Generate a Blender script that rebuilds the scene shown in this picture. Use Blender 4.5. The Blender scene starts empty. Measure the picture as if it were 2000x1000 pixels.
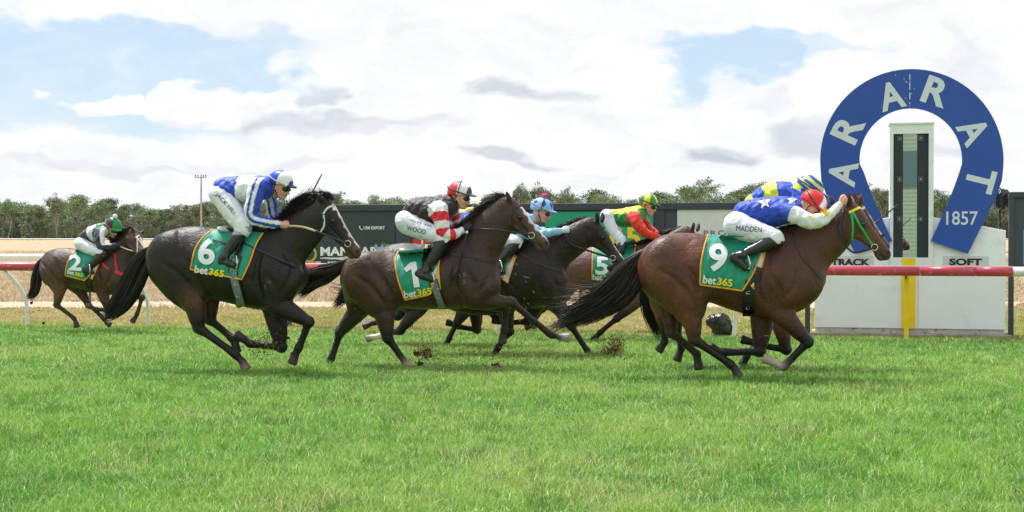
import bpy, bmesh, math, random
import numpy as np
from mathutils import Vector, Matrix

# ------------------------------------------------------------------ camera
S = bpy.context.scene
C = S.collection
random.seed(7)
rng = np.random.default_rng(7)
FP = 2778.0          # focal length in photo pixels (2000 px wide), 50 mm on 36 mm
HOR = 467.0
CH = 1.35
PITCH = math.atan((500.0 - HOR) / FP)
cam_d = bpy.data.cameras.new("camera")
cam_d.lens = 50.0
cam_d.sensor_width = 36.0
cam_d.clip_end = 3000
cam = bpy.data.objects.new("camera", cam_d)
C.objects.link(cam)
cam.location = (0, 0, CH)
cam.rotation_euler = (math.radians(90) - PITCH, 0, 0)
S.camera = cam
S.view_settings.view_transform = 'Standard'
S.view_settings.look = 'None'
S.view_settings.gamma = 1
S.view_settings.exposure = 0.62

# ------------------------------------------------------------------ sun and sky
SUN_EL, SUN_AZ = 64.0, 318.0      # azimuth: clockwise from +Y (direction the light comes from)
sd = bpy.data.lights.new("sun", 'SUN')
sd.energy = 3.5
sd.angle = math.radians(7)
sd.color = (1.0, 0.965, 0.925)
sun = bpy.data.objects.new("sun", sd)
C.objects.link(sun)
_a = math.radians(SUN_AZ)
_dir = Vector((math.sin(_a) * math.cos(math.radians(SUN_EL)), math.cos(_a) * math.cos(math.radians(SUN_EL)), math.sin(math.radians(SUN_EL))))
sun.rotation_euler = _dir.to_track_quat('Z', 'Y').to_euler()
sun.location = (0, -10, 30)

W = bpy.data.worlds.new("World")
S.world = W
W.use_nodes = True


class NT:
    """tiny helper for building node trees"""
    def __init__(s, tree):
        s.t = tree
        s.n = tree.nodes
        s.l = tree.links

    def node(s, typ, **kw):
        n = s.n.new(typ)
        for k, v in kw.items():
            setattr(n, k, v)
        return n

    def put(s, sock, v):
        if isinstance(v, bpy.types.NodeSocket):
            s.l.new(v, sock)
        elif v is not None:
            if isinstance(v, (tuple, list)) and hasattr(sock.default_value, '__len__') and len(sock.default_value) == 4 and len(v) == 3:
                v = tuple(v) + (1.0,)
            sock.default_value = v

    def m(s, op, a, b=None, c=None, clamp=False):
        n = s.node('ShaderNodeMath', operation=op)
        n.use_clamp = clamp
        s.put(n.inputs[0], a)
        if b is not None: s.put(n.inputs[1], b)
        if c is not None: s.put(n.inputs[2], c)
        return n.outputs[0]

    def mix(s, f, a, b, blend='MIX'):
        n = s.node('ShaderNodeMix', data_type='RGBA', blend_type=blend)
        s.put(n.inputs[0], f)
        s.put(n.inputs[6], a)
        s.put(n.inputs[7], b)
        return n.outputs[2]

    def smooth(s, x, lo, hi, a=0.0, b=1.0):
        n = s.node('ShaderNodeMapRange', interpolation_type='SMOOTHSTEP')
        s.put(n.inputs[0], x)
        for i, v in enumerate((lo, hi, a, b)):
            s.put(n.inputs[1 + i], v)
        return n.outputs[0]

    def noise(s, vec, scale, detail=4.0, rough=0.55, dist=0.0):
        n = s.node('ShaderNodeTexNoise')
        if vec is not None: s.put(n.inputs['Vector'], vec)
        n.inputs['Scale'].default_value = scale
        n.inputs['Detail'].default_value = detail
        n.inputs['Roughness'].default_value = rough
        n.inputs['Distortion'].default_value = dist
        return n.outputs['Fac']

    def sep(s, v):
        n = s.node('ShaderNodeSeparateXYZ')
        s.put(n.inputs[0], v)
        return n.outputs

    def comb(s, x, y, z):
        n = s.node('ShaderNodeCombineXYZ')
        for i, v in enumerate((x, y, z)):
            s.put(n.inputs[i], v)
        return n.outputs[0]


def build_world():
    t = NT(W.node_tree)
    t.n.clear()
    out = t.node('ShaderNodeOutputWorld')
    bg = t.node('ShaderNodeBackground')
    t.l.new(bg.outputs[0], out.inputs[0])
    sky = t.node('ShaderNodeTexSky', sky_type='NISHITA')
    sky.sun_disc = False
    sky.sun_elevation = math.radians(SUN_EL)
    sky.sun_rotation = math.radians(SUN_AZ)
    STR = 0.12
    bg.inputs[1].default_value = STR
    tc = t.node('ShaderNodeTexCoord')
    x, y, z = t.sep(tc.outputs['Generated'])
    ay = t.m('MAXIMUM', t.m('ABSOLUTE', y), 0.08)
    az = t.m('DIVIDE', x, ay)
    el = t.m('DIVIDE', z, ay)
    wn = t.node('ShaderNodeTexNoise'); wn.inputs['Scale'].default_value = 16.0; wn.inputs['Detail'].default_value = 3.0; wn.inputs['Roughness'].default_value = .5
    t.l.new(t.comb(az, t.m('MULTIPLY', el, 1.8), 1.5), wn.inputs['Vector'])
    wx, wy, wz = t.sep(wn.outputs['Color'])
    az0, el0 = az, el
    az = t.m('ADD', az, t.m('MULTIPLY', t.m('SUBTRACT', wx, .5), .13))
    el = t.m('ADD', el, t.m('MULTIPLY', t.m('SUBTRACT', wy, .5), .050))
    v = t.comb(t.m('MULTIPLY', az, 1.0), t.m('MULTIPLY', el, 2.0), t.m('MULTIPLY', t.m('SIGN', y), 3.0))
    nA = t.noise(v, 7.0, 7.0, 0.58, 0.2)
    nB = t.noise(v, 20.0, 6.0, 0.6, 0.3)
    vs = t.comb(az, t.m('MULTIPLY', el, 4.5), 5.0)
    nC = t.noise(vs, 7.0, 5.0, 0.6, 0.4)      # flat streaky undersides
    nD = t.noise(v, 52.0, 4.0, 0.6, 0.2)
    nn = t.m('ADD', t.m('MULTIPLY', t.m('SUBTRACT', nA, 0.5), 2.6), t.m('ADD', t.m('MULTIPLY', t.m('SUBTRACT', nB, 0.5), 1.5), t.m('MULTIPLY', t.m('SUBTRACT', nD, 0.5), .7)))

    def blobs(lst, nz=1.0, lo=0.55, hi=1.25):
        cur = None
        for (px, py, rx, ry, amt) in lst:
            a0, e0, ra, re = (px - 1000) / FP, (HOR - py) / FP, rx / FP, ry / FP
            dx = t.m('DIVIDE', t.m('SUBTRACT', az, a0), ra)
            dy = t.m('DIVIDE', t.m('SUBTRACT', el, e0), re)
            d = t.m('SQRT', t.m('ADD', t.m('MULTIPLY', dx, dx), t.m('MULTIPLY', dy, dy)))
            d = t.m('ADD', d, t.m('MULTIPLY', nn, nz))
            mk = t.smooth(d, lo, hi, amt, 0.0)
            cur = mk if cur is None else t.m('MAXIMUM', cur, mk)
        return cur
    # clear air, then the cumulus in front of it
    hole = blobs([(330, 150, 400, 120, .95), (-60, 150, 260, 130, .95), (1390, 130, 210, 95, .95), (2350, 200, 260, 80, .8), (100, -250, 500, 80, .7), (1560, 90, 120, 36, .7)], 0.30, .75, 1.15)
    puff = blobs([(205, 192, 84, 26, 1), (330, 196, 70, 36, 1), (420, 205, 130, 44, 1), (540, 215, 130, 55, 1), (760, 130, 175, 150, 1), (1100, 120, 225, 130, 1), (1010, 260, 460, 95, 1), (1600, 235, 250, 90, 1), (1720, 160, 140, 60, 1),
                  (80, 320, 330, 62, 1), (420, 330, 260, 50, 1), (700, 25, 330, 40, .8), (1500, 20, 330, 48, 1), (250, 12, 260, 34, .75)], 0.34, .78, 1.08)
    thin = t.smooth(nA, .42, .66, 0, .55)
    hole = t.m('MULTIPLY', t.m('MULTIPLY', hole, t.m('SUBTRACT', 1.0, puff)), t.m('SUBTRACT', 1.0, thin))
    grey = blobs([(1040, 182, 190, 24, .75), (640, 240, 260, 24, .7), (640, 192, 48, 22, .7), (1400, 284, 84, 24, 1.0), (1570, 262, 100, 44, .7), (985, 305, 130, 16, .7),
                  (1900, 120, 140, 80, .25), (480, 320, 200, 14, .35), (1880, 300, 160, 36, .4), (200, 336, 260, 14, .35), (1500, 190, 90, 30, .3), (330, 235, 120, 18, .35)], 0.30, .4, 1.2)
    streak = t.m('MULTIPLY', t.smooth(nC, 0.50, 0.74), t.smooth(el, 0.005, 0.07, 0.5, 0.2))
    gm = t.m('MAXIMUM', t.m('MULTIPLY', grey, t.smooth(nC, .30, .58, .35, 1.0)), streak)
    gm = t.m('ADD', gm, t.m('MULTIPLY', t.smooth(nA, .38, .64), .15), clamp=True)
    cloud = t.mix(gm, (5.6, 5.68, 5.82, 1), (3.2, 3.45, 3.8, 1))
    tex = t.smooth(nB, 0.3, 0.7, 0.94, 1.05)
    cl2 = t.node('ShaderNodeVectorMath', operation='SCALE')
    t.l.new(cloud, cl2.inputs[0]); t.l.new(tex, cl2.inputs[3])
    blue = t.mix(t.smooth(el, .0, .14, .95, .85), sky.outputs[0], t.mix(t.smooth(el, 0.03, .15), (3.9, 4.6, 5.2, 1), (2.95, 3.95, 4.95, 1)))
    # generic breaks in the cloud overhead and behind, away from the photographed part
    gen = t.m('MULTIPLY', t.smooth(nA, 0.36, 0.25), t.smooth(el, 0.2, 0.4))
    hol = t.m('MAXIMUM', hole, gen)
    col = t.mix(hol, cl2.outputs[0], blue)
    t.l.new(col, bg.inputs[0])


build_world()

# ------------------------------------------------------------------ projection helpers
_sa, _ca = math.sin(PITCH), math.cos(PITCH)


def ray(px, py):
    x = (px - 1000.0) / FP
    y = -(py - 500.0) / FP
    return np.array([x, y * _sa + _ca, y * _ca - _sa])


def atY(px, py, Y):
    d = ray(px, py)
    return np.array([0, 0, CH]) + d * (Y / d[1])


def ground(px, py):
    d = ray(px, py)
    return np.array([0, 0, CH]) + d * (-CH / d[2])


class Frame:
    """local frame: x along the heading, y to the left of it (away from the track side), z up"""
    def __init__(s, px, Y, deg):
        p = atY(px, HOR, Y)
        s.O = np.array([p[0], Y, 0.0])
        s.th = math.radians(deg)
        s.F = np.array([math.cos(s.th), math.sin(s.th), 0])
        s.V = np.array([-math.sin(s.th), math.cos(s.th), 0])
        s.sc = FP / Y

    def loc(s, px, py, off=0.0):
        d = ray(px, py)
        t = (s.O @ s.V + off) / (d @ s.V)
        p = np.array([0, 0, CH]) + d * t
        return np.array([(p - s.O) @ s.F, off, p[2]])

    def world(s, l):
        return s.O + s.F * l[0] + s.V * l[1] + np.array([0, 0, l[2]])


# ------------------------------------------------------------------ object helpers
def tag(o, label=None, cat=None, group=None, kind=None):
    if label: o['label'] = label
    if cat: o['category'] = cat
    if group: o['group'] = group
    if kind: o['kind'] = kind
    return o


def empty(name, loc, rz=0.0):
    o = bpy.data.objects.new(name, None)
    o.empty_display_size = 0.2
    C.objects.link(o)
    o.location = tuple(loc)
    o.rotation_euler = (0, 0, rz)
    return o


def mk(name, verts, faces, mat, parent=None, smooth=True, col=None, loc=None, rz=0.0):
    me = bpy.data.meshes.new(name)
    verts = np.asarray(verts, dtype=np.float32)
    if isinstance(faces, np.ndarray) and faces.ndim == 2:
        nf, k = faces.shape
        me.vertices.add(len(verts))
        me.vertices.foreach_set('co', verts.ravel())
        me.loops.add(nf * k)
        me.loops.foreach_set('vertex_index', faces.astype(np.int32).ravel())
        me.polygons.add(nf)
        me.polygons.foreach_set('loop_start', np.arange(0, nf * k, k, dtype=np.int32))
        me.polygons.foreach_set('loop_total', np.full(nf, k, dtype=np.int32))
        me.update(calc_edges=True)
    else:
        me.from_pydata([tuple(v) for v in verts.tolist()], [], [tuple(f) for f in faces])
    if smooth:
        me.polygons.foreach_set('use_smooth', np.ones(len(me.polygons), dtype=bool))
    if col is not None:
        a = me.color_attributes.new('Col', 'FLOAT_COLOR', 'POINT')
        cc = np.ones((len(verts), 4), dtype=np.float32)
        cc[:, :3] = col
        a.data.foreach_set('color', cc.ravel())
    if mat is not None:
        me.materials.append(mat)
    me.update()
    o = bpy.data.objects.new(name, me)
    C.objects.link(o)
    if parent is not None:
        o.parent = parent
    if loc is not None:
        o.location = tuple(loc)
        o.rotation_euler = (0, 0, rz)
    return o


class MB:
    """collects primitives into one mesh"""
    def __init__(s):
        s.v = []
        s.f = []
        s.c = []
        s.n = 0

    def add(s, verts, faces, col=None):
        verts = np.asarray(verts, dtype=float)
        s.v.append(verts)
        for f in faces:
            s.f.append(tuple(int(i) + s.n for i in f))
        s.c.append(np.tile(np.array(col if col is not None else (1, 1, 1), dtype=float), (len(verts), 1)))
        s.n += len(verts)
        return s

    def box(s, lo, hi, col=None, R=None, ctr=None):
        x0, y0, z0 = lo
        x1, y1, z1 = hi
        v = np.array([(x0, y0, z0), (x1, y0, z0), (x1, y1, z0), (x0, y1, z0), (x0, y0, z1), (x1, y0, z1), (x1, y1, z1), (x0, y1, z1)], dtype=float)
        if R is not None:
            c = np.array(ctr if ctr is not None else (0, 0, 0))
            v = (v - c) @ np.array(R).T + c
        return s.add(v, [(0, 3, 2, 1), (4, 5, 6, 7), (0, 1, 5, 4), (1, 2, 6, 5), (2, 3, 7, 6), (3, 0, 4, 7)], col)

    def tube(s, pts, r, n=8, col=None, flat=1.0, caps=True):
        pts = np.asarray(pts, dtype=float)
        r = np.broadcast_to(np.asarray(r, dtype=float), (len(pts),))
        T = np.gradient(pts, axis=0)
        T /= np.linalg.norm(T, axis=1)[:, None] + 1e-9
        up = np.array([0, 0, 1.0]) if abs(T[0][2]) < 0.9 else np.array([0, 1.0, 0])
        vs = []
        N = np.cross(T[0], up)
        N /= np.linalg.norm(N)
        for i in range(len(pts)):
            N = N - T[i] * (N @ T[i])
            N /= np.linalg.norm(N) + 1e-9
            B = np.cross(T[i], N)
            for k in range(n):
                a = 2 * math.pi * k / n
                vs.append(pts[i] + r[i] * (math.cos(a) * N + flat * math.sin(a) * B))
        fs = []
        for i in range(len(pts) - 1):
            for k in range(n):
                a, b = i * n + k, i * n + (k + 1) % n
                fs.append((a, b, b + n, a + n))
        if caps:
            fs.append(tuple(range(n - 1, -1, -1)))
            fs.append(tuple((len(pts) - 1) * n + k for k in range(n)))
        return s.add(vs, fs, col)

    def poly(s, pts, y0, y1, col=None):
        """extrude polygon given as (x,z) between y0 (front) and y1 (back); works for concave outlines as n-gons"""
        n = len(pts)
        v = [(p[0], y0, p[1]) for p in pts] + [(p[0], y1, p[1]) for p in pts]
        f = [tuple(range(n)), tuple(range(2 * n - 1, n - 1, -1))]
        for i in range(n):
            j = (i + 1) % n
            f.append((j, i, i + n, j + n))
        return s.add(v, f, col)

    def sphere(s, c, r, nu=12, nv=8, col=None):
        r = np.broadcast_to(np.asarray(r, dtype=float), (3,))
        v = [(c[0], c[1], c[2] + r[2])]
        for i in range(1, nv):
            ph = math.pi * i / nv
            for k in range(nu):
                a = 2 * math.pi * k / nu
                v.append((c[0] + r[0] * math.sin(ph) * math.cos(a), c[1] + r[1] * math.sin(ph) * math.sin(a), c[2] + r[2] * math.cos(ph)))
        v.append((c[0], c[1], c[2] - r[2]))
        f = []
        for k in range(nu):
            f.append((0, 1 + k, 1 + (k + 1) % nu))
        for i in range(nv - 2):
            for k in range(nu):
                a, b = 1 + i * nu + k, 1 + i * nu + (k + 1) % nu
                f.append((a, a + nu, b + nu, b))
        last = len(v) - 1
        for k in range(nu):
            f.append((last, 1 + (nv - 2) * nu + (k + 1) % nu, 1 + (nv - 2) * nu + k))
        return s.add(v, f, col)

    def build(s, name, mat, parent=None, smooth=False, loc=None, rz=0.0, usecol=False, base=None):
        v = np.concatenate(s.v)
        if base is not None:
            v = v - np.asarray(base)
        o = mk(name, v, s.f, mat, parent, smooth, np.concatenate(s.c) if usecol else None, loc, rz)
        return o


def bevel(o, w, seg=2):
    m = o.modifiers.new('bevel', 'BEVEL')
    m.width = w
    m.segments = seg
    m.limit_method = 'ANGLE'
    m.angle_limit = math.radians(35)
    return o


# ------------------------------------------------------------------ materials
def srgb(r, g, b):
    def f(c):
        c = c / 255.0
        return c / 12.92 if c <= 0.04045 else ((c + 0.055) / 1.055) ** 2.4
    return (f(r), f(g), f(b))


def mat(name, base=(.5, .5, .5), rough=0.6, metal=0.0, spec=0.5, var=0.0, vscale=8.0, bump=0.0, bscale=30.0, attr=False,
        coat=0.0, sheen=0.0, bdet=4.0, dirt=None, dscale=3.0, damt=0.5, bdist=0.0):
    m = bpy.data.materials.new(name)
    m.use_nodes = True
    t = NT(m.node_tree)
    b = t.n['Principled BSDF']
    b.inputs['Roughness'].default_value = rough
    b.inputs['Metallic'].default_value = metal
    b.inputs['Specular IOR Level'].default_value = spec
    b.inputs['Coat Weight'].default_value = coat
    b.inputs['Sheen Weight'].default_value = sheen
    tc = t.node('ShaderNodeTexCoord').outputs['Object']
    col = None
    if attr:
        a = t.node('ShaderNodeAttribute', attribute_name='Col')
        col = a.outputs['Color']
    else:
        rgb = t.node('ShaderNodeRGB')
        rgb.outputs[0].default_value = tuple(base) + (1,)
        col = rgb.outputs[0]
    if var > 0:
        n = t.noise(tc, vscale, 5.0, 0.6)
        f = t.smooth(n, 0.3, 0.7, 1 - var, 1 + var)
        s = t.node('ShaderNodeVectorMath', operation='SCALE')
        t.l.new(col, s.inputs[0]); t.l.new(f, s.inputs[3])
        col = s.outputs[0]
    if dirt is not None:
        n = t.noise(tc, dscale, 7.0, 0.68, 0.5)
        f = t.smooth(n, 0.56, 0.70, 0.0, damt)
        col = t.mix(f, col, tuple(dirt) + (1,))
    t.l.new(col, b.inputs['Base Color'])
    if bump > 0:
        n = t.noise(tc, bscale, bdet, 0.6, bdist)
        bn = t.node('ShaderNodeBump')
        bn.inputs['Strength'].default_value = 1.0
        bn.inputs['Distance'].default_value = bump
        t.l.new(n, bn.inputs['Height'])
        t.l.new(bn.outputs[0], b.inputs['Normal'])
    return m


# ------------------------------------------------------------------ text as a mesh
def text_tris(txt, bold=0.0, spacing=1.0, cell=0.0):
    """verts (n,2) centred, cap height = 1, plus faces"""
    cu = bpy.data.curves.new('lettering', 'FONT')
    cu.body = txt
    cu.size = 1.0
    cu.align_x = 'CENTER'
    cu.offset = bold
    cu.space_character = spacing
    cu.resolution_u = 4
    ob = bpy.data.objects.new('lettering', cu)
    C.objects.link(ob)
    dg = bpy.context.evaluated_depsgraph_get()
    me = bpy.data.meshes.new_from_object(ob.evaluated_get(dg))
    bm = bmesh.new()
    bm.from_mesh(me)
    bmesh.ops.triangulate(bm, faces=bm.faces[:])
    xs = [v.co.x for v in bm.verts]
    ys = [v.co.y for v in bm.verts]
    x0, x1, y0, y1 = min(xs), max(xs), min(ys), max(ys)
    h = y1 - y0
    for v in bm.verts:
        v.co.x = (v.co.x - (x0 + x1) / 2) / h
        v.co.y = (v.co.y - (y0 + y1) / 2) / h
        v.co.z = 0
    if cell > 0:
        w = (x1 - x0) / h
        for ax, lim in ((0, w / 2), (1, .5)):
            k = -lim + cell
            while k < lim:
                co = [0, 0, 0]; no = [0, 0, 0]
                co[ax] = k; no[ax] = 1
                bmesh.ops.bisect_plane(bm, geom=bm.verts[:] + bm.edges[:] + bm.faces[:], plane_co=co, plane_no=no)
                k += cell
    bm.verts.index_update()
    v = np.array([(q.co.x, q.co.y) for q in bm.verts])
    f = [tuple(q.index for q in fc.verts) for fc in bm.faces]
    bm.free()
    bpy.data.objects.remove(ob)
    bpy.data.curves.remove(cu)
    bpy.data.meshes.remove(me)
    return v, f


def flat_text(name, txt, fr, px, py, hpx, wpx, mt, off, parent, base, ang=0.0, bold=0.02, spacing=1.0, thick=0.004):
    """lettering laid on the plane y=off of frame fr, centred on the point seen at (px,py)"""
    v, f = text_tris(txt, bold, spacing)
    c = fr.loc(px, py, off)
    a = fr.loc(px + 10, py, off)
    k = (a[0] - c[0]) / 10.0
    kz = 1.0 / (FP / (fr.world(c)[1]))
    w = v[:, 0].max() - v[:, 0].min()
    X = v[:, 0] / w * wpx * k
    Z = v[:, 1] * hpx * kz
    ca, sa = math.cos(ang), math.sin(ang)
    x2, z2 = X * ca - Z * sa, X * sa + Z * ca
    n = len(v)
    P = np.zeros((2 * n, 3))
    P[:n, 0] = c[0] + x2; P[:n, 1] = off - thick; P[:n, 2] = c[2] + z2
    P[n:, 0] = c[0] + x2; P[n:, 1] = off - 0.0005; P[n:, 2] = c[2] + z2
    from collections import Counter
    ec = Counter()
    for fc in f:
        for i in range(len(fc)):
            ec[(fc[i], fc[(i + 1) % len(fc)])] += 1
    fs = [tuple(fc) for fc in f]
    for (a_, b_) in list(ec):
        if (b_, a_) not in ec:
            fs.append((a_, a_ + n, b_ + n, b_))
    return mk(name, P - base, fs, mt, parent, smooth=False)

# ================================================================== THE SETTING
RDEG = -13.4
_g = ground(1771, 668)
RF = Frame(1771, _g[1], RDEG)            # the running rail's line (feet of its posts)


def rail_y(x):                            # world Y of the rail line at world X
    return RF.O[1] + (x - RF.O[0]) * math.tan(RF.th)


def ground_mats():
    # dry infield
    m = bpy.data.materials.new('dry_grass_ground'); m.use_nodes = True
    t = NT(m.node_tree); b = t.n['Principled BSDF']
    tc = t.node('ShaderNodeTexCoord').outputs['Object']
    n1 = t.noise(tc, 0.35, 6, .6); n2 = t.noise(tc, 3.0, 8, .7); n3 = t.noise(tc, 22.0, 4, .7)
    y = t.sep(tc)[1]
    straw = t.mix(t.smooth(n2, .35, .7), srgb(184, 166, 138) + (1,), srgb(158, 144, 114) + (1,))
    green = t.mix(t.smooth(n2, .3, .7), srgb(172, 166, 108) + (1,), srgb(146, 150, 88) + (1,))
    near = t.m('ADD', t.smooth(y, 25.5, 21.0), t.m('MULTIPLY', t.m('SUBTRACT', n1, .5), 1.2))
    c = t.mix(t.smooth(near, .2, .75), straw, green)
    c = t.mix(t.smooth(n3, .45, .75, 0, .55), c, srgb(100, 86, 60) + (1,))
    t.l.new(c, b.inputs['Base Color']); b.inputs['Roughness'].default_value = .95
    b.inputs['Specular IOR Level'].default_value = .1
    bn = t.node('ShaderNodeBump'); bn.inputs['Distance'].default_value = .05
    t.l.new(n2, bn.inputs['Height']); t.l.new(bn.outputs[0], b.inputs['Normal'])
    # turf soil under the blades
    m2 = bpy.data.materials.new('turf_soil'); m2.use_nodes = True
    t = NT(m2.node_tree); b = t.n['Principled BSDF']
    tc = t.node('ShaderNodeTexCoord').outputs['Object']
    n1 = t.noise(tc, 1.2, 6, .65); n2 = t.noise(tc, 18, 6, .7)
    c = t.mix(t.smooth(n1, .35, .65), srgb(104, 140, 56) + (1,), srgb(128, 152, 72) + (1,))
    c = t.mix(t.smooth(n2, .4, .7, 0, .6), c, srgb(62, 84, 34) + (1,))
    t.l.new(c, b.inputs['Base Color']); b.inputs['Roughness'].default_value = .95
    b.inputs['Specular IOR Level'].default_value = .1
    # sandy path
    m3 = mat('sand', srgb(186, 164, 142), .95, spec=.1, var=.12, vscale=1.5, bump=.02, bscale=12, dirt=srgb(150, 132, 100), dscale=1.2, damt=.5)
    return m, m2, m3


M_dry, M_soil, M_sand = ground_mats()


def sheet(name, pts, z, m, cell=None):
    v = [(p[0], p[1], z) for p in pts]
    o = mk(name, v, [tuple(range(len(v)))], m, smooth=False)
    tag(o, kind='structure')
    return o


def terrain(y):
    k = np.clip((np.asarray(y, dtype=float) - 34) / 76.0, 0, 1)
    return 1.22 * k * k * (3 - 2 * k)


_ys = [-400, -50, 0, 20, 34] + [34 + 4 * i for i in range(1, 20)] + [150, 300, 700, 2500]
mk('ground', [(x, y, float(terrain(y))) for y in _ys for x in (-1500, 1500)], [(2 * i, 2 * i + 1, 2 * i + 3, 2 * i + 2) for i in range(len(_ys) - 1)], M_dry, smooth=True)['kind'] = 'structure'
_e = []
for i in range(61):                       # wavy mown edge of the turf just in front of the rail
    x = -30 + i
    _e.append((x, rail_y(x) + 0.05 + 0.10 * math.sin(i * 1.7) + 0.06 * math.sin(i * 4.1 + 1)))
sheet('track_turf', [(-30, -25), (30, -25)] + _e[::-1], 0.004, M_soil)
_p = [(-60 + 2 * i, 27.9 + 0.3 * math.sin(i * .9) + 0.2 * math.sin(i * 2.3)) for i in range(61)]
_q = [(-60 + 2 * i, 30.2 + 0.35 * math.sin(i * .7 + 2) + 0.2 * math.sin(i * 2.9)) for i in range(61)]
sheet('sand_path', _p + _q[::-1], 0.004, M_sand)


# ------------------------------------------------------------------ grass blades
def noise2(x, y, s, seed):
    """cheap smooth value noise"""
    r = np.random.default_rng(seed)
    G = r.random((64, 64))
    X, Y = x * s, y * s
    xi, yi = np.floor(X).astype(int), np.floor(Y).astype(int)
    fx, fy = X - xi, Y - yi
    fx, fy = fx * fx * (3 - 2 * fx), fy * fy * (3 - 2 * fy)
    g = lambda a, b: G[a % 64, b % 64]
    return (g(xi, yi) * (1 - fx) + g(xi + 1, yi) * fx) * (1 - fy) + (g(xi, yi + 1) * (1 - fx) + g(xi + 1, yi + 1) * fx) * fy


def blades(name, x, y, h, w, lean, cols, mt, z0=0.0, r=rng):
    n = len(x)
    z0 = np.broadcast_to(np.asarray(z0, dtype=float), (n,))
    a = r.random(n) * 2 * math.pi
    la = r.random(n) * 2 * math.pi
    ld = lean * h
    px, py = np.cos(a) * w / 2, np.sin(a) * w / 2
    lx, ly = np.cos(la) * ld, np.sin(la) * ld
    V = np.zeros((n, 5, 3), dtype=np.float32)
    V[:, 0] = np.stack([x - px, y - py, z0], 1)
    V[:, 1] = np.stack([x + px, y + py, z0], 1)
    V[:, 2] = np.stack([x + lx * .35 + px * .8, y + ly * .35 + py * .8, z0 + h * .6], 1)
    V[:, 3] = np.stack([x + lx * .35 - px * .8, y + ly * .35 - py * .8, z0 + h * .6], 1)
    V[:, 4] = np.stack([x + lx, y + ly, z0 + h * (1 - .25 * lean)], 1)
    base = (np.arange(n) * 5)[:, None]
    # quads and tris both as quads/tris: store tri as separate faces
    q = base + np.array([[0, 1, 2, 3]])
    t = base + np.array([[3, 2, 4]])
    me = bpy.data.meshes.new(name)
    me.vertices.add(n * 5)
    me.vertices.foreach_set('co', V.reshape(-1))
    me.loops.add(n * 7)
    me.loops.foreach_set('vertex_index', np.concatenate([q, t], 1).astype(np.int32).ravel())
    me.polygons.add(n * 2)
    ls = np.stack([np.arange(n) * 7, np.arange(n) * 7 + 4], 1).astype(np.int32).ravel()
    me.polygons.foreach_set('loop_start', ls)
    me.polygons.foreach_set('loop_total', np.tile(np.array([4, 3], dtype=np.int32), n))
    me.update(calc_edges=True)
    at = me.color_attributes.new('Col', 'FLOAT_COLOR', 'POINT')
    cc = np.ones((n, 5, 4), dtype=np.float32)
    cc[:, :, :3] = cols[:, None, :]
    at.data.foreach_set('color', cc.ravel())
    me.materials.append(mt)
    o = bpy.data.objects.new(name, me)
    C.objects.link(o)
    return o


def blade_mat(name, trans=.35):
    m = bpy.data.materials.new(name); m.use_nodes = True
    t = NT(m.node_tree); b = t.n['Principled BSDF']
    a = t.node('ShaderNodeAttribute', attribute_name='Col')
    t.l.new(a.outputs['Color'], b.inputs['Base Color'])
    b.inputs['Roughness'].default_value = .5
    b.inputs['Specular IOR Level'].default_value = .35
    tr = t.node('ShaderNodeBsdfTranslucent')
    t.l.new(a.outputs['Color'], tr.inputs[0])
    mx = t.node('ShaderNodeMixShader'); mx.inputs[0].default_value = trans
    t.l.new(b.outputs[0], mx.inputs[1]); t.l.new(tr.outputs[0], mx.inputs[2])
    t.l.new(mx.outputs[0], t.n['Material Output'].inputs[0])
    return m


def sample_area(y0, y1, dens, pad, r):
    """points in the strip of ground the camera sees, density a function of distance"""
    xs, ys = [], []
    step = .5
    y = y0
    while y < y1:
        wdt = .74 * (y + step) + 2 * pad
        n = int(wdt * step * dens(y))
        xs.append((r.random(n) - .5) * wdt)
        ys.append(y + r.random(n) * step)
        y += step
    return np.concatenate(xs), np.concatenate(ys)


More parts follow.
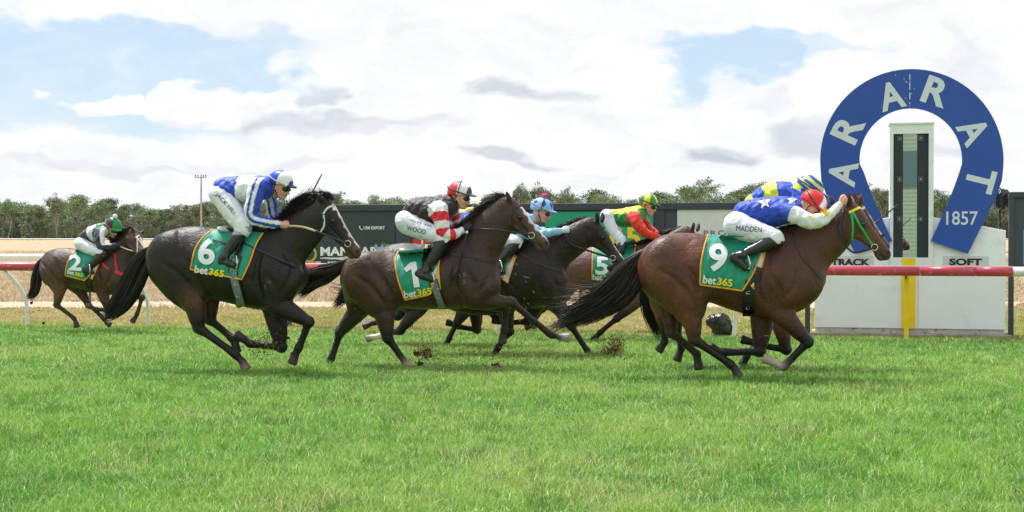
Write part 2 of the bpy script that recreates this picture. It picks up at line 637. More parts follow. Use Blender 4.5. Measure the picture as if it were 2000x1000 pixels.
def build_grass():
    r = np.random.default_rng(11)
    x, y = sample_area(6.4, 24.5, lambda d: 6500 * (7.0 / d) ** 1.35, 1.2, r)
    k = y < rail_y(x) + .08 + .12 * (r.random(len(x)) - .3)
    # the concrete plinth carries no grass
    x, y = x[k], y[k]
    n = len(x)
    c1, c2, c3 = noise2(x, y, .8, 1), noise2(x, y, 3.1, 2), noise2(x, y, 8.0, 3)
    big = noise2(x, y, .35, 9)
    h = (.038 + .055 * (c2 * .6 + c3 * .4)) * (0.65 + .7 * r.random(n)) * (.85 + .35 * c1)
    w = .0032 * (1 + .6 * r.random(n)) * np.maximum(1, (y / 9.0)) ** .9
    lean = .25 + .75 * r.random(n)
    ga = np.array(srgb(142, 186, 78)); gb = np.array(srgb(116, 168, 74)); gc = np.array(srgb(172, 194, 108)); st = np.array(srgb(206, 200, 148)); dk = np.array(srgb(86, 130, 52))
    f = np.clip((c1 * .6 + c2 * .4 - .3) * 2.2, 0, 1)[:, None]
    col = ga * f + gb * (1 - f)
    f = (np.clip((big * .6 + c1 * .4 - .36) * 2.6, 0, 1) * .45)[:, None]
    col = col * (1 - f) + gc * f
    f = np.clip((c3 - .58) * 2.6, 0, .65)[:, None]
    col = col * (1 - f) + dk * f
    straw = (r.random(n) < .03 + .30 * np.clip((noise2(x, y, 1.7, 5) * .6 + noise2(x, y, 5, 6) * .4 - .58) * 4, 0, 1))
    tip = r.random(n) < .13
    col[tip] = np.array(srgb(196, 218, 160))
    col[straw] = st * (.75 + .4 * r.random((straw.sum(), 1)))
    col *= (.58 + .8 * r.random((n, 1)))
    o = blades('grass', x, y, h, w, lean, col, blade_mat('grass_blade', .4), .004, r)
    tag(o, 'lush green racetrack grass in the foreground', 'grass', kind='stuff')
    # taller wispy light stems
    # dry infield grass
    r = np.random.default_rng(12)
    x, y = sample_area(18.0, 28.2, lambda d: 850 * (18 / d) ** 1.3, 1.5, r)
    k = (y > rail_y(x) - .1) & (y < 27.9 + .3 * np.sin(x * .8))
    x, y = x[k], y[k]
    x2, y2 = sample_area(30.6, 75.0, lambda d: 200 * (29 / d) ** 1.8, 1.5, r)
    x, y = np.concatenate([x, x2]), np.concatenate([y, y2])
    n = len(x)
    c1, c2, c3 = noise2(x, y, .5, 21), noise2(x, y, 2.3, 22), noise2(x, y, 6.5, 23)
    far = y > 28
    h = np.where(far, .10, .05) * (.5 + .9 * c3 + .3 * r.random(n))
    w = np.where(far, .02, .0095) * (1 + .5 * r.random(n))
    sa = np.array(srgb(196, 180, 152)); sb = np.array(srgb(188, 178, 116)); sc_ = np.array(srgb(160, 138, 100)); gg = np.array(srgb(148, 166, 82))
    f = np.clip((c1 - .3) * 2.2, 0, 1)[:, None]
    col = np.where(far[:, None], sa, (sa * .25 + sb * .6 + gg * .15) * f + (gg * .8 + sb * .2) * (1 - f))
    f = np.clip((c2 * .5 + c3 * .5 - .55) * 3, 0, .7)[:, None]
    col = col * (1 - f) + sc_ * f
    col = col * (.75 + .5 * r.random((n, 1)))
    o = blades('dry_grass', x, y, h, w, .3 + .7 * r.random(n), col, blade_mat('dry_blade', .3), terrain(y), r)
    tag(o, 'dry yellow grass of the infield behind the rail', 'grass', kind='stuff')


build_grass()

# ------------------------------------------------------------------ running rails
M_red = mat('red_rail_paint', srgb(186, 62, 82), .34, var=.06, vscale=3, dirt=srgb(214, 176, 178), dscale=9, damt=.8)
M_wht = mat('white_rail_paint', (.78, .79, .80), .4, var=.05, vscale=4, dirt=srgb(150, 150, 145), dscale=10, damt=.35)
M_yel = mat('yellow_paint', srgb(240, 206, 20), .45, var=.06, vscale=6, dirt=srgb(150, 130, 60), dscale=9, damt=.35)
M_steel = mat('grey_steel', srgb(92, 96, 100), .5, metal=.3, var=.1)


def rail():
    root = empty('running_rail', RF.O, RF.th)
    tag(root, 'low red running rail on white posts, passing in front of the winning post', 'rail')
    OV = -.22                             # the rail overhangs the track side of its posts
    def X(px, py=529): return RF.loc(px, py, OV)[0]
    zc = 0.5 * (RF.loc(1771, 520, OV)[2] + RF.loc(1771, 539, OV)[2])
    xr = X(1978)
    edges = [X(-900)] + [X(-200)] + [X(p) for p in (210, 560, 900, 1180, 1440, 1797, 1906)] + [xr]
    for a, b in zip(edges[:-1], edges[1:]):
        mb = MB().tube([(a + .004, OV, zc), (b - .004, OV, zc)], .062, 20)
        mb.build('rail_section', M_red, root, smooth=True)
    mb = MB()
    mb.tube([(xr + .004, OV, zc), (xr + 7, OV, zc)], .062, 20)
    mb.build('rail_section', M_wht, root, smooth=True)
    # thin white bead painting the sun's highlight along the top of the red rail
    mb = MB()
    mb.tube([(edges[0], OV + .012, zc + .063), (xr, OV + .012, zc + .063)], .007, 6)
    mb.build('top_strip', M_wht, root, smooth=True)
    for px, py, tilt in ((55, 640, -.27), (298, 643, -.24), (727, 648, -.05), (986, 651, .02), (1440, 657, .05), (2300, 672, 0)):
        f = ground(px, py)
        d = f - RF.O
        u = d @ RF.F
        top = zc - .05
        pts = []
        for i in range(12):
            k = i / 11
            e = max(0, (k - .35) / .65) ** 2.0
            pts.append((u + tilt * (e if abs(tilt) > .2 else k), OV * e, -0.02 + (top + .02) * k))
        MB().tube(pts, .026, 10, flat=1.25).build('post', M_wht, root, smooth=True)
    # yellow post at the finish
    mb = MB().box((-.028, -.012, -.02), (.028, .012, zc - .05))
    mb.box((-.045, -.012, 0), (-.032, .02, zc - .05)) if False else None
    o = mb.build('finish_post', M_yel, root)
    for z in (.62, .75):
        MB().tube([(-.01, OV, zc), (-.01, -.0, zc - .1)], .015, 8).build('bracket', M_steel, root, smooth=True)
        break


rail()


def far_rail(name, label, Y, z, r, x0, x1, deg, step, grp=None):
    root = empty(name, (0, Y, float(terrain(Y))), math.radians(deg))
    tag(root, label, 'rail', grp)
    MB().tube([(x0, 0, z), (x1, 0, z)], r, 10).build('rail_section', M_wht, root, smooth=True)
    x = x0 + .5
    while x < x1:
        MB().tube([(x, .05, 0), (x, .04, z)], r * .35, 6).build('post', M_steel, root, smooth=True)
        x += step


far_rail('white_rail', 'thick white rail on thin posts behind the red rail, along the sandy path', 26.9, 1.01, .062, -24, 14, 0, 3.1)
far_rail('distant_rail', 'low thin white rail far away at the foot of the trees', 116, .14, .055, -75, 75, 0, 7)


# ------------------------------------------------------------------ advertising boards
M_board = mat('dark_board', srgb(62, 70, 82), .55, var=.06, vscale=2, bump=.002, bscale=6)
M_panelg = mat('dark_green_panel', srgb(44, 62, 62), .45, var=.06, vscale=2)
M_beam = mat('board_beam', srgb(52, 60, 68), .5, var=.08, vscale=3)
M_post = mat('charcoal_post', srgb(56, 66, 78), .5, var=.06)
M_tgreen = mat('bright_green_panel', srgb(10, 158, 116), .4, var=.03)
M_white = mat('white_paint', srgb(214, 218, 222), .5, var=.03, vscale=3)
M_offw = mat('offwhite_panel', srgb(214, 219, 217), .45, var=.03)
M_lw = mat('lettering_white', srgb(238, 241, 243), .5)
M_ly = mat('lettering_yellow', srgb(236, 206, 30), .5)
M_lb = mat('lettering_dark', srgb(30, 32, 36), .5)
M_lgrey = mat('lettering_grey', srgb(88, 92, 92), .5)
M_redp = mat('red_panel', srgb(206, 40, 44), .45)
M_teal = mat('teal_panel', srgb(70, 150, 190), .4, var=.05)


def boards():
    g = ground(600, 645)
    BF = Frame(1000, 20.9, RDEG)
    root = empty('advertising_board', BF.O, BF.th)
    tag(root, 'long charcoal advertising hoarding with green and white panels, just behind the red rail', 'hoarding')
    B0 = np.zeros(3)
    L = lambda px, py, off=0.0: BF.loc(px, py, off)
    xl, xr = L(556, 450)[0], L(1581, 450)[0]
    zt = L(1000, 398)[2]
    zb = L(700, 523)[2]
    MB().box((xl, .0, zb), (xr, .06, zt - .10)).build('backing', M_board, root)
    bevel(MB().box((xl - .02, -.05, zt - .10), (xr + .02, .10, zt)).build('top_beam', M_beam, root), .01)
    MB().box((xl, -.035, zb - .05), (xr, .09, zb - .002)).build('bottom_beam', M_beam, root)
    for px in (560, 797, 1040, 1290, 1577):
        x = L(px, 600)[0]
        bevel(MB().box((x - .035, .062, -.02), (x + .035, .14, zt - .102)).build('post', M_post, root), .006)
    for px in (797, 1290):
        x = L(px, 600)[0]
        MB().box((x - .06, -.028, zb), (x + .06, -.002, zt - .101)).build('cover_strip', M_beam, root)
    def panel(px0, py0, px1, py1, m, name='panel', off=-.004, th=.012):
        a, b = L(px0, py0), L(px1, py1)
        o = MB().box((a[0], off - th, b[2]), (b[0], off, a[2])).build(name, m, root)
        return bevel(o, .002)
    p1 = panel(585, 421, 772, 521, M_panelg)
    flat_text('lettering', 'MANHARI', BF, 685, 491, 17.5, 119, M_lw, -.017, p1, B0, 0, .035)
    flat_text('lettering', 'REDUCE . REUSE . RECYCLE', BF, 702, 513, 4.6, 124, M_lw, -.017, p1, B0, 0, .03)
    flat_text('lettering', '1300 EXPORT', BF, 731, 445, 6.4, 41, M_lw, -.017, p1, B0, 0, .02)
    # handset symbol
    q = L(706, 445)
    MB().tube([(q[0] - .022, -.020, q[2] + .028), (q[0] - .020, -.020, q[2] - .002), (q[0] - .002, -.020, q[2] - .022), (q[0] + .026, -.020, q[2] - .026)],
              [.011, .006, .006, .011], 6).build('phone_symbol', M_lw, p1, smooth=True)
    # scroll ornament
    mb = MB()
    for s in (1, -1):
        for ph in (0, .9):
            pts = []
            for i in range(40):
                k = i / 39
                px = 626 + 146 * k if s > 0 else 772 - 146 * k
                env = math.sin(math.pi * min(1, k * 1.15))
                py = 504.5 + (2.6 * env) * math.sin(k * 13 + ph) * (1 if ph == 0 else -1)
                a = L(px, py)
                pts.append((a[0], -.020, a[2]))
            mb.tube(pts, .0065, 4)
    mb.build('scroll_ornament', M_lw, p1)
    # round badge and little rating squares
    q = L(604, 496)
    c = [(q[0] + .13 * math.cos(a * math.pi / 16), q[2] + .13 * math.sin(a * math.pi / 16)) for a in range(32)]
    MB().poly(c, -.024, -.0165).build('badge', mat('badge_yellow', srgb(188, 180, 70), .5), p1)
    c = [(q[0] + .095 * math.cos(a * math.pi / 16), q[2] + .095 * math.sin(a * math.pi / 16)) for a in range(32)]
    MB().poly(c, -.027, -.0245).build('badge_centre', M_panelg, p1)
    for i, cc in enumerate((srgb(200, 120, 110), srgb(232, 170, 100), srgb(190, 200, 205))):
        a, b = L(590 + 13 * i, 510.5), L(601.5 + 13 * i, 515.5)
        MB().box((a[0], -.022, b[2]), (b[0], -.0165, a[2])).build('rating_square', mat('square', cc, .5), p1)
    p2 = panel(806, 467, 843, 479, M_redp)
    a, b = L(824, 467), L(827, 479)
    MB().box((a[0], -.022, b[2]), (b[0], -.0165, a[2])).build('stripe', M_lw, p2)
    p3 = panel(1066, 414, 1276, 521, M_tgreen)
    flat_text('lettering', 'bet', BF, 1128, 466, 46, 96, M_lw, -.017, p3, B0, 0, .02)
    flat_text('lettering', '365', BF, 1205, 463, 40, 92, M_ly, -.017, p3, B0, 0, .03)
    p4 = panel(1323, 409, 1572, 521, M_offw)
    flat_text('lettering', 'PROGRESS', BF, 1432, 455, 10, 116, M_lgrey, -.017, p4, B0, 0, .0, 1.2)
    panel(860, 421, 1040, 521, M_board)
    # right hand board at the edge of the frame
    BF2 = Frame(2000, 19.25, RDEG)
    r2 = empty('advertising_board', BF2.O, BF2.th)
    tag(r2, 'second charcoal hoarding, right of the white finish box, cut by the picture edge', 'hoarding')
    L2 = lambda px, py, off=0.0: BF2.loc(px, py, off)
    x0 = L2(1972, 450)[0]; z1 = L2(1980, 375)[2]; z0 = L2(1980, 521)[2]
    MB().box((x0 + .03, 0, z0), (x0 + 6, .06, z1 - .08)).build('backing', M_board, r2)
    bevel(MB().box((x0 - .0, -.05, z1 - .08), (x0 + 6, .10, z1)).build('top_beam', M_beam, r2), .01)
    x1 = L2(1975, 600)[0]
    bevel(MB().box((x1 - .035, -.04, -.02), (x1 + .03, .062, z1 - .081)).build('post', M_post, r2), .006)
    a = L2(1998, 449)
    o = MB().box((a[0], -.014, z0 + .03), (a[0] + 2.5, -.002, a[2])).build('panel', M_teal, r2)
    # small potted flowers resting on the bottom ledge of the panel, behind the pale rump
    fl = empty('flower_bunch', BF.world((L(748, 486)[0], -.12, L(748, 489)[2])), BF.th)
    tag(fl, 'pale blue bloom with green leaves in front of the dark green panel', 'flowers')
    mb = MB(); r = random.Random(3)
    for i in range(26):
        a1, rr = r.random() * 6.28, .055 * math.sqrt(r.random())
        mb.sphere((rr * math.cos(a1) - .02, rr * .5 * math.sin(a1), .02 + rr * .9 * math.sin(a1 * 2 + 1)), .018 + .012 * r.random(), 7, 5)
    mb.build('bloom', mat('bloom_blue', srgb(150, 176, 214), .7), fl, smooth=True)
    mb = MB()
    for i in range(16):
        x, z = .01 + .10 * r.random(), .06 + .05 * r.random()
        a1 = r.random() * 3
        dx, dz = .03 * math.cos(a1), .03 * math.sin(a1)
        mb.add([(x - dx, 0, z - dz), (x - dz * .4, -.012, z + dx * .4), (x + dx, .0, z + dz), (x + dz * .4, .012, z - dx * .4)], [(0, 1, 2, 3)])
    mb.build('leaf', mat('leaf_green', srgb(100, 160, 70), .5), fl)


boards()


# ------------------------------------------------------------------ the winning post
def winning_post():
    g = ground(1780, 659)
    WF = Frame(1780, g[1] + .0, RDEG)
    base = np.zeros(3)
    root = empty('winning_post', WF.O, WF.th)
    tag(root, 'white winning post box and mirror tower with a yellow stripe, standing on a concrete slab', 'winning post')
    L = lambda px, py, off=0.0: WF.loc(px, py, off)
    pw = mat('painted_sheet', srgb(238, 243, 250), .42, var=.025, vscale=2.0, bump=.0015, bscale=3, dirt=srgb(176, 182, 180), dscale=2.2, damt=.22)
    # slab
    a, b = L(1584, 656), L(1975, 664)
    bevel(MB().box((a[0], -.10, -.02), (b[0], .75, .055)).build('slab', mat('concrete', srgb(158, 156, 146), .9, spec=.2, var=.15, vscale=6, bump=.006, bscale=20, dirt=srgb(96, 94, 74), dscale=4, damt=.6), root), .01)
    zb = .056
    skirt = mat('skirt', srgb(196, 194, 184), .7, var=.1, vscale=8, dirt=srgb(60, 60, 44), dscale=10, damt=.9)
    xl, xr = L(1591, 600)[0], L(1964, 600)[0]
    MB().box((xl + .01, .03, zb), (xr - .01, .55, zb + .065)).build('skirt', skirt, root)
    z1 = zb + .066
    zs = L(1964, 450)[2]
    zt = L(1822, 424)[2]
    xm0, xm1 = L(1737, 500)[0], L(1823, 500)[0]
    zn = L(1780, 520)[2]
    outline = [(xl, z1), (xr, z1), (xr, zs), (xm1, zt), (xm1, zn), (xm0, zn), (xm0, zt), (xl, zs)]
    bevel(MB().poly(outline, 0, .56).build('box', pw, root), .006)
    # sheet joints on the front
    for x in (L(1790, 600)[0] + .02,):
        MB().box((x, -.004, z1 + .02), (x + .004, -.0005, L(1790, 545)[2])).build('joint', mat('joint_grey', srgb(170, 176, 180), .6), root)
    # tower
    xm0 += .002; xm1 -= .002
    tz = L(1780, 243, -.03)[2]
    fr = L(1745, 262)[0], L(1814, 262)[0]
    zlo = L(1780, 503, -.03)[2]
    zhi = L(1780, 261, -.03)[2]
    tw = mat('tower_paint', srgb(226, 233, 238), .45, var=.03, dirt=srgb(120, 126, 120), dscale=6, damt=.3)
    mb = MB()
    mb.box((xm0, -.03, (zn + .002)), (fr[0], .40, tz))
    mb.box((fr[1], -.03, (zn + .002)), (xm1, .40, tz))
    mb.box((fr[0], -.03, zhi), (fr[1], .40, tz))
    mb.box((fr[0], -.03, (zn + .002)), (fr[1], .40, zlo))
    mb.box((fr[0], .06, zlo), (fr[1], .40, zhi))
    o = mb.build('tower', tw, root)
    mb = MB().box((xm0 - .012, -.05, tz), (xm1 + .012, .42, tz + .03)); bevel(mb.build('tower_cap', tw, root), .006)
    xs0, xs1 = L(1763.5, 400)[0], L(1791.5, 400)[0]
    blk = mat('black_rubber', srgb(42, 48, 56), .7, bump=.002, bscale=60)
    clipm = mat('clip_plastic', srgb(70, 76, 84), .35)
    for x0, x1 in ((fr[0], xs0), (xs1, fr[1])):
        q = MB().box((x0 + .002, .01, zlo + .002), (x1 - .002, .055, zhi - .002)).build('black_panel', blk, root)
        for py in (270, 350, 428):
            z = L(1780, py)[2]
            xc = x1 - .045 if x0 < xs0 else x0 + .045
            MB().box((xc - .035, -.0, z - .04), (xc + .035, .0095, z + .04)).build('clip', clipm, q)
            MB().sphere((xc, -.003, z), .008, 8, 6).build('screw', M_wht, q, smooth=True)
    mir = bpy.data.materials.new('mirror_glass'); mir.use_nodes = True
    b = mir.node_tree.nodes['Principled BSDF']
    b.inputs['Metallic'].default_value = 1.0; b.inputs['Roughness'].default_value = .015
    b.inputs['Base Color'].default_value = (.66, .72, .68, 1)
    zc, xc = (zlo + zhi) / 2, (xs0 + xs1) / 2
    mb = MB().box((xs0 + .002, .030, zlo + .002), (xs1 - .002, .040, zhi - .002))
    ang = math.radians(-3.0)
    Rz = Matrix.Rotation(ang, 3, 'Z')
    mb.v[0] = (mb.v[0] - np.array((xc, .03, 0))) @ np.array(Rz).T + np.array((xc, .03, 0))
    mb.build('mirror_strip', mir, root)
    # yellow stripe on the box
    y0, y1 = L(1761.5, 600)[0], L(1787.5, 600)[0]
    MB().box((y0, -.036, z1 + .0), (y1, -.0305, zlo - .012)).build('yellow_stripe', M_yel, root)
    MB().box((y0, -.030, z1 + .0), (y1, -.0005, zn - .003)).build('stripe_batten', M_yel, root)
    # name plates
    def plate(px0, py0, px1, py1):
        a, b = L(px0, py0), L(px1, py1)
        o = bevel(MB().box((a[0], -.012, b[2]), (b[0], -.001, a[2])).build('name_plate', mat('plate_white', srgb(206, 210, 214), .4), root), .002)
        return o
    q = plate(1618, 500, 1706, 522)
    flat_text('lettering', 'TRACK', WF, 1661, 512, 13.5, 76, M_lb, -.0135, q, base, 0, .045)
    q = plate(1842, 500, 1931, 522)
    flat_text('lettering', 'SOFT', WF, 1886, 511.5, 13.5, 64, M_lb, -.0135, q, base, 0, .045)
    # the horseshoe sign (its own thing, fixed to the box)
    hs = empty('horseshoe_sign', WF.world(L(1780, 424, -.06)), WF.th)
    tag(hs, 'big blue horseshoe sign with white letters arching over the mirror tower', 'sign')
    hb = L(1780, 424, -.06)
    OFF = -.06
    cx, cy = 1781, 313
    K = 22
    out_, in_ = [], []
    for i in range(K * 2 + 1):
        a = math.radians(-4 + 188 * i / (K * 2))
        out_.append((cx + 179 * math.cos(a), cy - 178 * math.sin(a)))
        in_.append((cx - 2 + 100 * math.cos(a), cy - 101 * math.sin(a)))
    ro = [(1957, 352), (1948, 378), (1934, 408), (1912, 452), (1890, 496)]
    ri = [(1874, 336), (1864, 364), (1850, 400), (1834, 436), (1818, 471)]
    mir_ = lambda p: (2 * cx - 1 - p[0], p[1])
    ring = ro[::-1] + out_ + [mir_(p) for p in ro] + [mir_(p) for p in ri[::-1]] + in_[::-1] + ri
    ring = [tuple(L(p[0], p[1], OFF)[[0, 2]]) for p in ring]
    blue = mat('sign_blue', srgb(30, 76, 168), .42, var=.04, vscale=2, dirt=srgb(190, 205, 230), dscale=26, damt=.0)
    # ring as quads between outer and inner so the shading stays clean
    no = len(ro) * 2 + len(out_)
    outer = ring[:no]; inner = ring[no:][::-1]
    v, f = [], []
    for (x, z) in outer: v.append((x, OFF - .02, z))
    for (x, z) in inner: v.append((x, OFF - .02, z))
    for (x, z) in outer: v.append((x, OFF + .02, z))
    for (x, z) in inner: v.append((x, OFF + .02, z))
    n = no
    for i in range(n - 1):
        f += [(i, i + 1, n + i + 1, n + i), (2 * n + i + 1, 2 * n + i, 3 * n + i, 3 * n + i + 1), (i + 1, i, 2 * n + i, 2 * n + i + 1), (n + i, n + i + 1, 3 * n + i + 1, 3 * n + i)]
    f += [(0, n, 3 * n, 2 * n), (n - 1, 3 * n - 1, 4 * n - 1, 2 * n - 1)]
    mk('horseshoe_plate', np.array(v) - hb, f, blue, hs, smooth=False)
    lm = mat('sign_letter', srgb(206, 216, 228), .5, var=.03)
    for ch, px, py, rot, hh, ww in (('A', 1646, 338, 79, 54, 50), ('R', 1656, 251, 64, 54, 50), ('A', 1741, 187, 14, 54, 50),
                                    ('R', 1829, 179, -20, 54, 50), ('A', 1902, 256, -50 - 12, 54, 50), ('T', 1915, 352, -105, 54, 48)):
        flat_text('letter', ch, WF, px, py, hh, ww, lm, OFF - .021, hs, hb, math.radians(rot), .03)
    flat_text('year_lettering', '1857', WF, 1879, 426, 27, 62, lm, OFF - .021, hs, hb, 0, .012)
    a = L(1777, 145, OFF); b = L(1777, 208, OFF)
    mb = MB(); rr = random.Random(5)
    z = a[2]
    while z > b[2]:
        l = .02 + .10 * rr.random()
        mb.box((a[0] - .006, OFF - .0225, max(b[2], z - l)), (a[0] + .006, OFF - .0203, z))
        z -= l + .01 + .03 * rr.random()
    for i in range(10):
        px, py = 1777 + rr.gauss(0, 22), 146 + rr.random() * 60
        d = math.hypot(px - cx, py - cy)
        if 106 < d < 174:
            q = L(px, py, OFF)
            mb.box((q[0] - .004, OFF - .0225, q[2] - .010), (q[0] + .004, OFF - .0203, q[2] + .006))
    o = mb.build('paint_chip', lm, hs); o.location = tuple(-hb)
    # struts fixing the sign to the box
    mb = MB()
    for px in (1850, 1712):
        q = L(px, 455, 0)
        mb.box((q[0] - .02, OFF + .021, q[2] - .02), (q[0] + .02, -.0005, q[2] + .02))
    o = mb.build('bracket', M_steel, hs); o.location = tuple(-hb)
    # covered camera on a stand on the box's right shoulder
    q = L(1953, 448, .25)
    cs = empty('covered_camera', WF.world(q), WF.th)
    tag(cs, 'black plastic covered camera on a thin stand on top of the white box', 'camera')
    return WF, L, cs, q


WF, WL, CAMSTAND, CAMQ = winning_post()


# ------------------------------------------------------------------ power pole
def power_pole():
    Y = 150.0
    p = atY(393, HOR, Y); top = atY(393, 341, Y)[2]
    root = empty('power_pole', (p[0], Y, 1.2))
    top -= 1.2
    tag(root, 'tall timber power pole with a cross arm rising above the trees', 'power pole')
    wood = mat('weathered_wood', srgb(168, 164, 152), .85, var=.15, vscale=2, bump=.01, bscale=5)
    MB().tube([(0, 0, -.1), (0, 0, top * .5), (0, 0, top)], [.13, .11, .09], 10).build('pole', wood, root, smooth=True)
    za = atY(393, 348, Y)[2] - 1.2
    MB().box((-.62, -.3, za), (.62, -.2, za + .10)).build('cross_arm', wood, root)
    for x in (-.56, -.3, .3, .56):
        MB().tube([(x, -.23, za + .13), (x, -.23, za + .2), (x, -.23, za + .34)], [.03, .07, .05], 8).build('insulator', M_steel, root, smooth=True)


power_pole()


# ------------------------------------------------------------------ trees
def leaf_material():
    m = bpy.data.materials.new('gum_leaves'); m.use_nodes = True
    t = NT(m.node_tree); b = t.n['Principled BSDF']
    a = t.node('ShaderNodeAttribute', attribute_name='Col')
    oi = t.node('ShaderNodeObjectInfo')
    hs = t.node('ShaderNodeHueSaturation')
    t.l.new(a.outputs['Color'], hs.inputs['Color'])
    t.l.new(t.smooth(oi.outputs['Random'], 0, 1, .485, .545), hs.inputs['Hue'])
    t.l.new(t.smooth(t.m('FRACT', t.m('MULTIPLY', oi.outputs['Random'], 7.3)), 0, 1, .75, 1.3), hs.inputs['Value'])
    t.l.new(hs.outputs[0], b.inputs['Base Color'])
    b.inputs['Roughness'].default_value = .6
    b.inputs['Specular IOR Level'].default_value = .3
    return m


M_leaf = leaf_material()
M_bark = mat('gum_bark', srgb(140, 134, 122), .85, var=.25, vscale=1.5)


def tree_meshes(seed, H, spread, open_=False, low=False):
    """a gum tree: tapered trunk, forked limbs, a crown of leaf clumps made of small leaf faces"""
    r = random.Random(seed)
    nr = np.random.default_rng(seed)
    mb = MB()
    tips = []

    def branch(p, d, l, rad, lev):
        n = 4
        pts = [np.array(p)]
        dd = np.array(d, dtype=float)
        for i in range(n):
            dd = dd + np.array([r.gauss(0, .12), r.gauss(0, .12), .06])
            dd /= np.linalg.norm(dd)
            pts.append(pts[-1] + dd * l / n)
        mb.tube(pts, np.linspace(rad, rad * .6, n + 1), 6 if lev else 8, caps=False)
        if lev >= (3 if open_ else 2):
            tips.append((pts[-1], l)); tips.append((pts[-3], l * .8))
            return
        k = r.choice([2, 3, 3]) if lev else r.choice([3, 4])
        for j in range(k):
            a = 6.283 * (j + r.random() * .6) / k
            out = spread * (.55 + .5 * r.random())
            nd = np.array([math.cos(a) * out, math.sin(a) * out, 1.0 - .25 * lev * r.random()])
            nd = nd * .7 + dd * .5
            nd /= np.linalg.norm(nd)
            branch(pts[-1 - (r.random() < .3)], nd, l * (.62 + .2 * r.random()), rad * .58, lev + 1)
    t0 = .22 if low else (.45 if open_ else .36)
    branch((0, 0, -.1), (r.gauss(0, .06), r.gauss(0, .06), 1), H * t0, H * .015, 0)
    V, F, Cc = [], [], []
    zmax = max(t[0][2] for t in tips)
    sc = H * .9 / zmax
    for (p, l) in tips:
        p = p * np.array([1, 1, sc])
        ncl = 2 if open_ else 3
        for q in range(ncl):
            c = p + nr.normal(0, .055 * H, 3) * np.array([1, 1, .6])
            rad = H * (.045 + .04 * nr.random()) * (.9 if open_ else 1.25)
            n = 46 if open_ else 60
            dirs = nr.normal(0, 1, (n, 3)); dirs /= np.linalg.norm(dirs, axis=1)[:, None]
            pos = c + dirs * (rad * nr.random((n, 1)) ** .45) * np.array([1.25, 1.25, .8])
            s = H * .013 * (.7 + .8 * nr.random((n, 1)))
            a = nr.normal(0, 1, (n, 3)); a /= np.linalg.norm(a, axis=1)[:, None]
            b = np.cross(a, nr.normal(0, 1, (n, 3))); b /= np.linalg.norm(b, axis=1)[:, None]
            a[:, 2] -= .3
            quad = np.stack([pos - a * s, pos - b * s * .5, pos + a * s, pos + b * s * .5], 1)
            V.append(quad.reshape(-1, 3))
            base = np.array(srgb(114, 130, 98)) * (.75 + .5 * nr.random())
            alt = np.array(srgb(154, 162, 124)) if nr.random() < .35 else base
            colr = (base * .6 + alt * .4)[None] * (.7 + .6 * nr.random((n, 1)))
            Cc.append(np.repeat(colr, 4, 0))
    if low:
        for q in range(26):
            a1 = nr.random() * 6.28
            c = np.array([math.cos(a1) * spread * H * .22, math.sin(a1) * spread * H * .22, H * (.1 + .4 * nr.random())])
            n = 60
            dirs = nr.normal(0, 1, (n, 3)); dirs /= np.linalg.norm(dirs, axis=1)[:, None]
            pos = c + dirs * (H * .09 * nr.random((n, 1)) ** .45)
            s = H * .014 * (.7 + .8 * nr.random((n, 1)))
            a = nr.normal(0, 1, (n, 3)); a /= np.linalg.norm(a, axis=1)[:, None]
            b = np.cross(a, nr.normal(0, 1, (n, 3))); b /= np.linalg.norm(b, axis=1)[:, None]
            V.append(np.stack([pos - a * s, pos - b * s * .5, pos + a * s, pos + b * s * .5], 1).reshape(-1, 3))
            Cc.append(np.repeat(np.array(srgb(100, 114, 84))[None] * (.65 + .6 * nr.random((n, 1))), 4, 0))
    V = np.concatenate(V); Cc = np.concatenate(Cc)
    F = np.arange(len(V)).reshape(-1, 4)
    tv = np.concatenate(mb.v); tv[:, 2] *= sc
    mb.v = [tv]
    return mb, V, F, Cc


def plant(kind_, x, y, s, rz, label, grp):
    root = empty('gum_tree', (x, y, 1.15), rz)
    root.scale = (s[0], s[0], s[1])
    tag(root, label, 'tree', grp)
    for nm, me in kind_:
        c = bpy.data.objects.new(nm, me); C.objects.link(c); c.parent = root
    return root


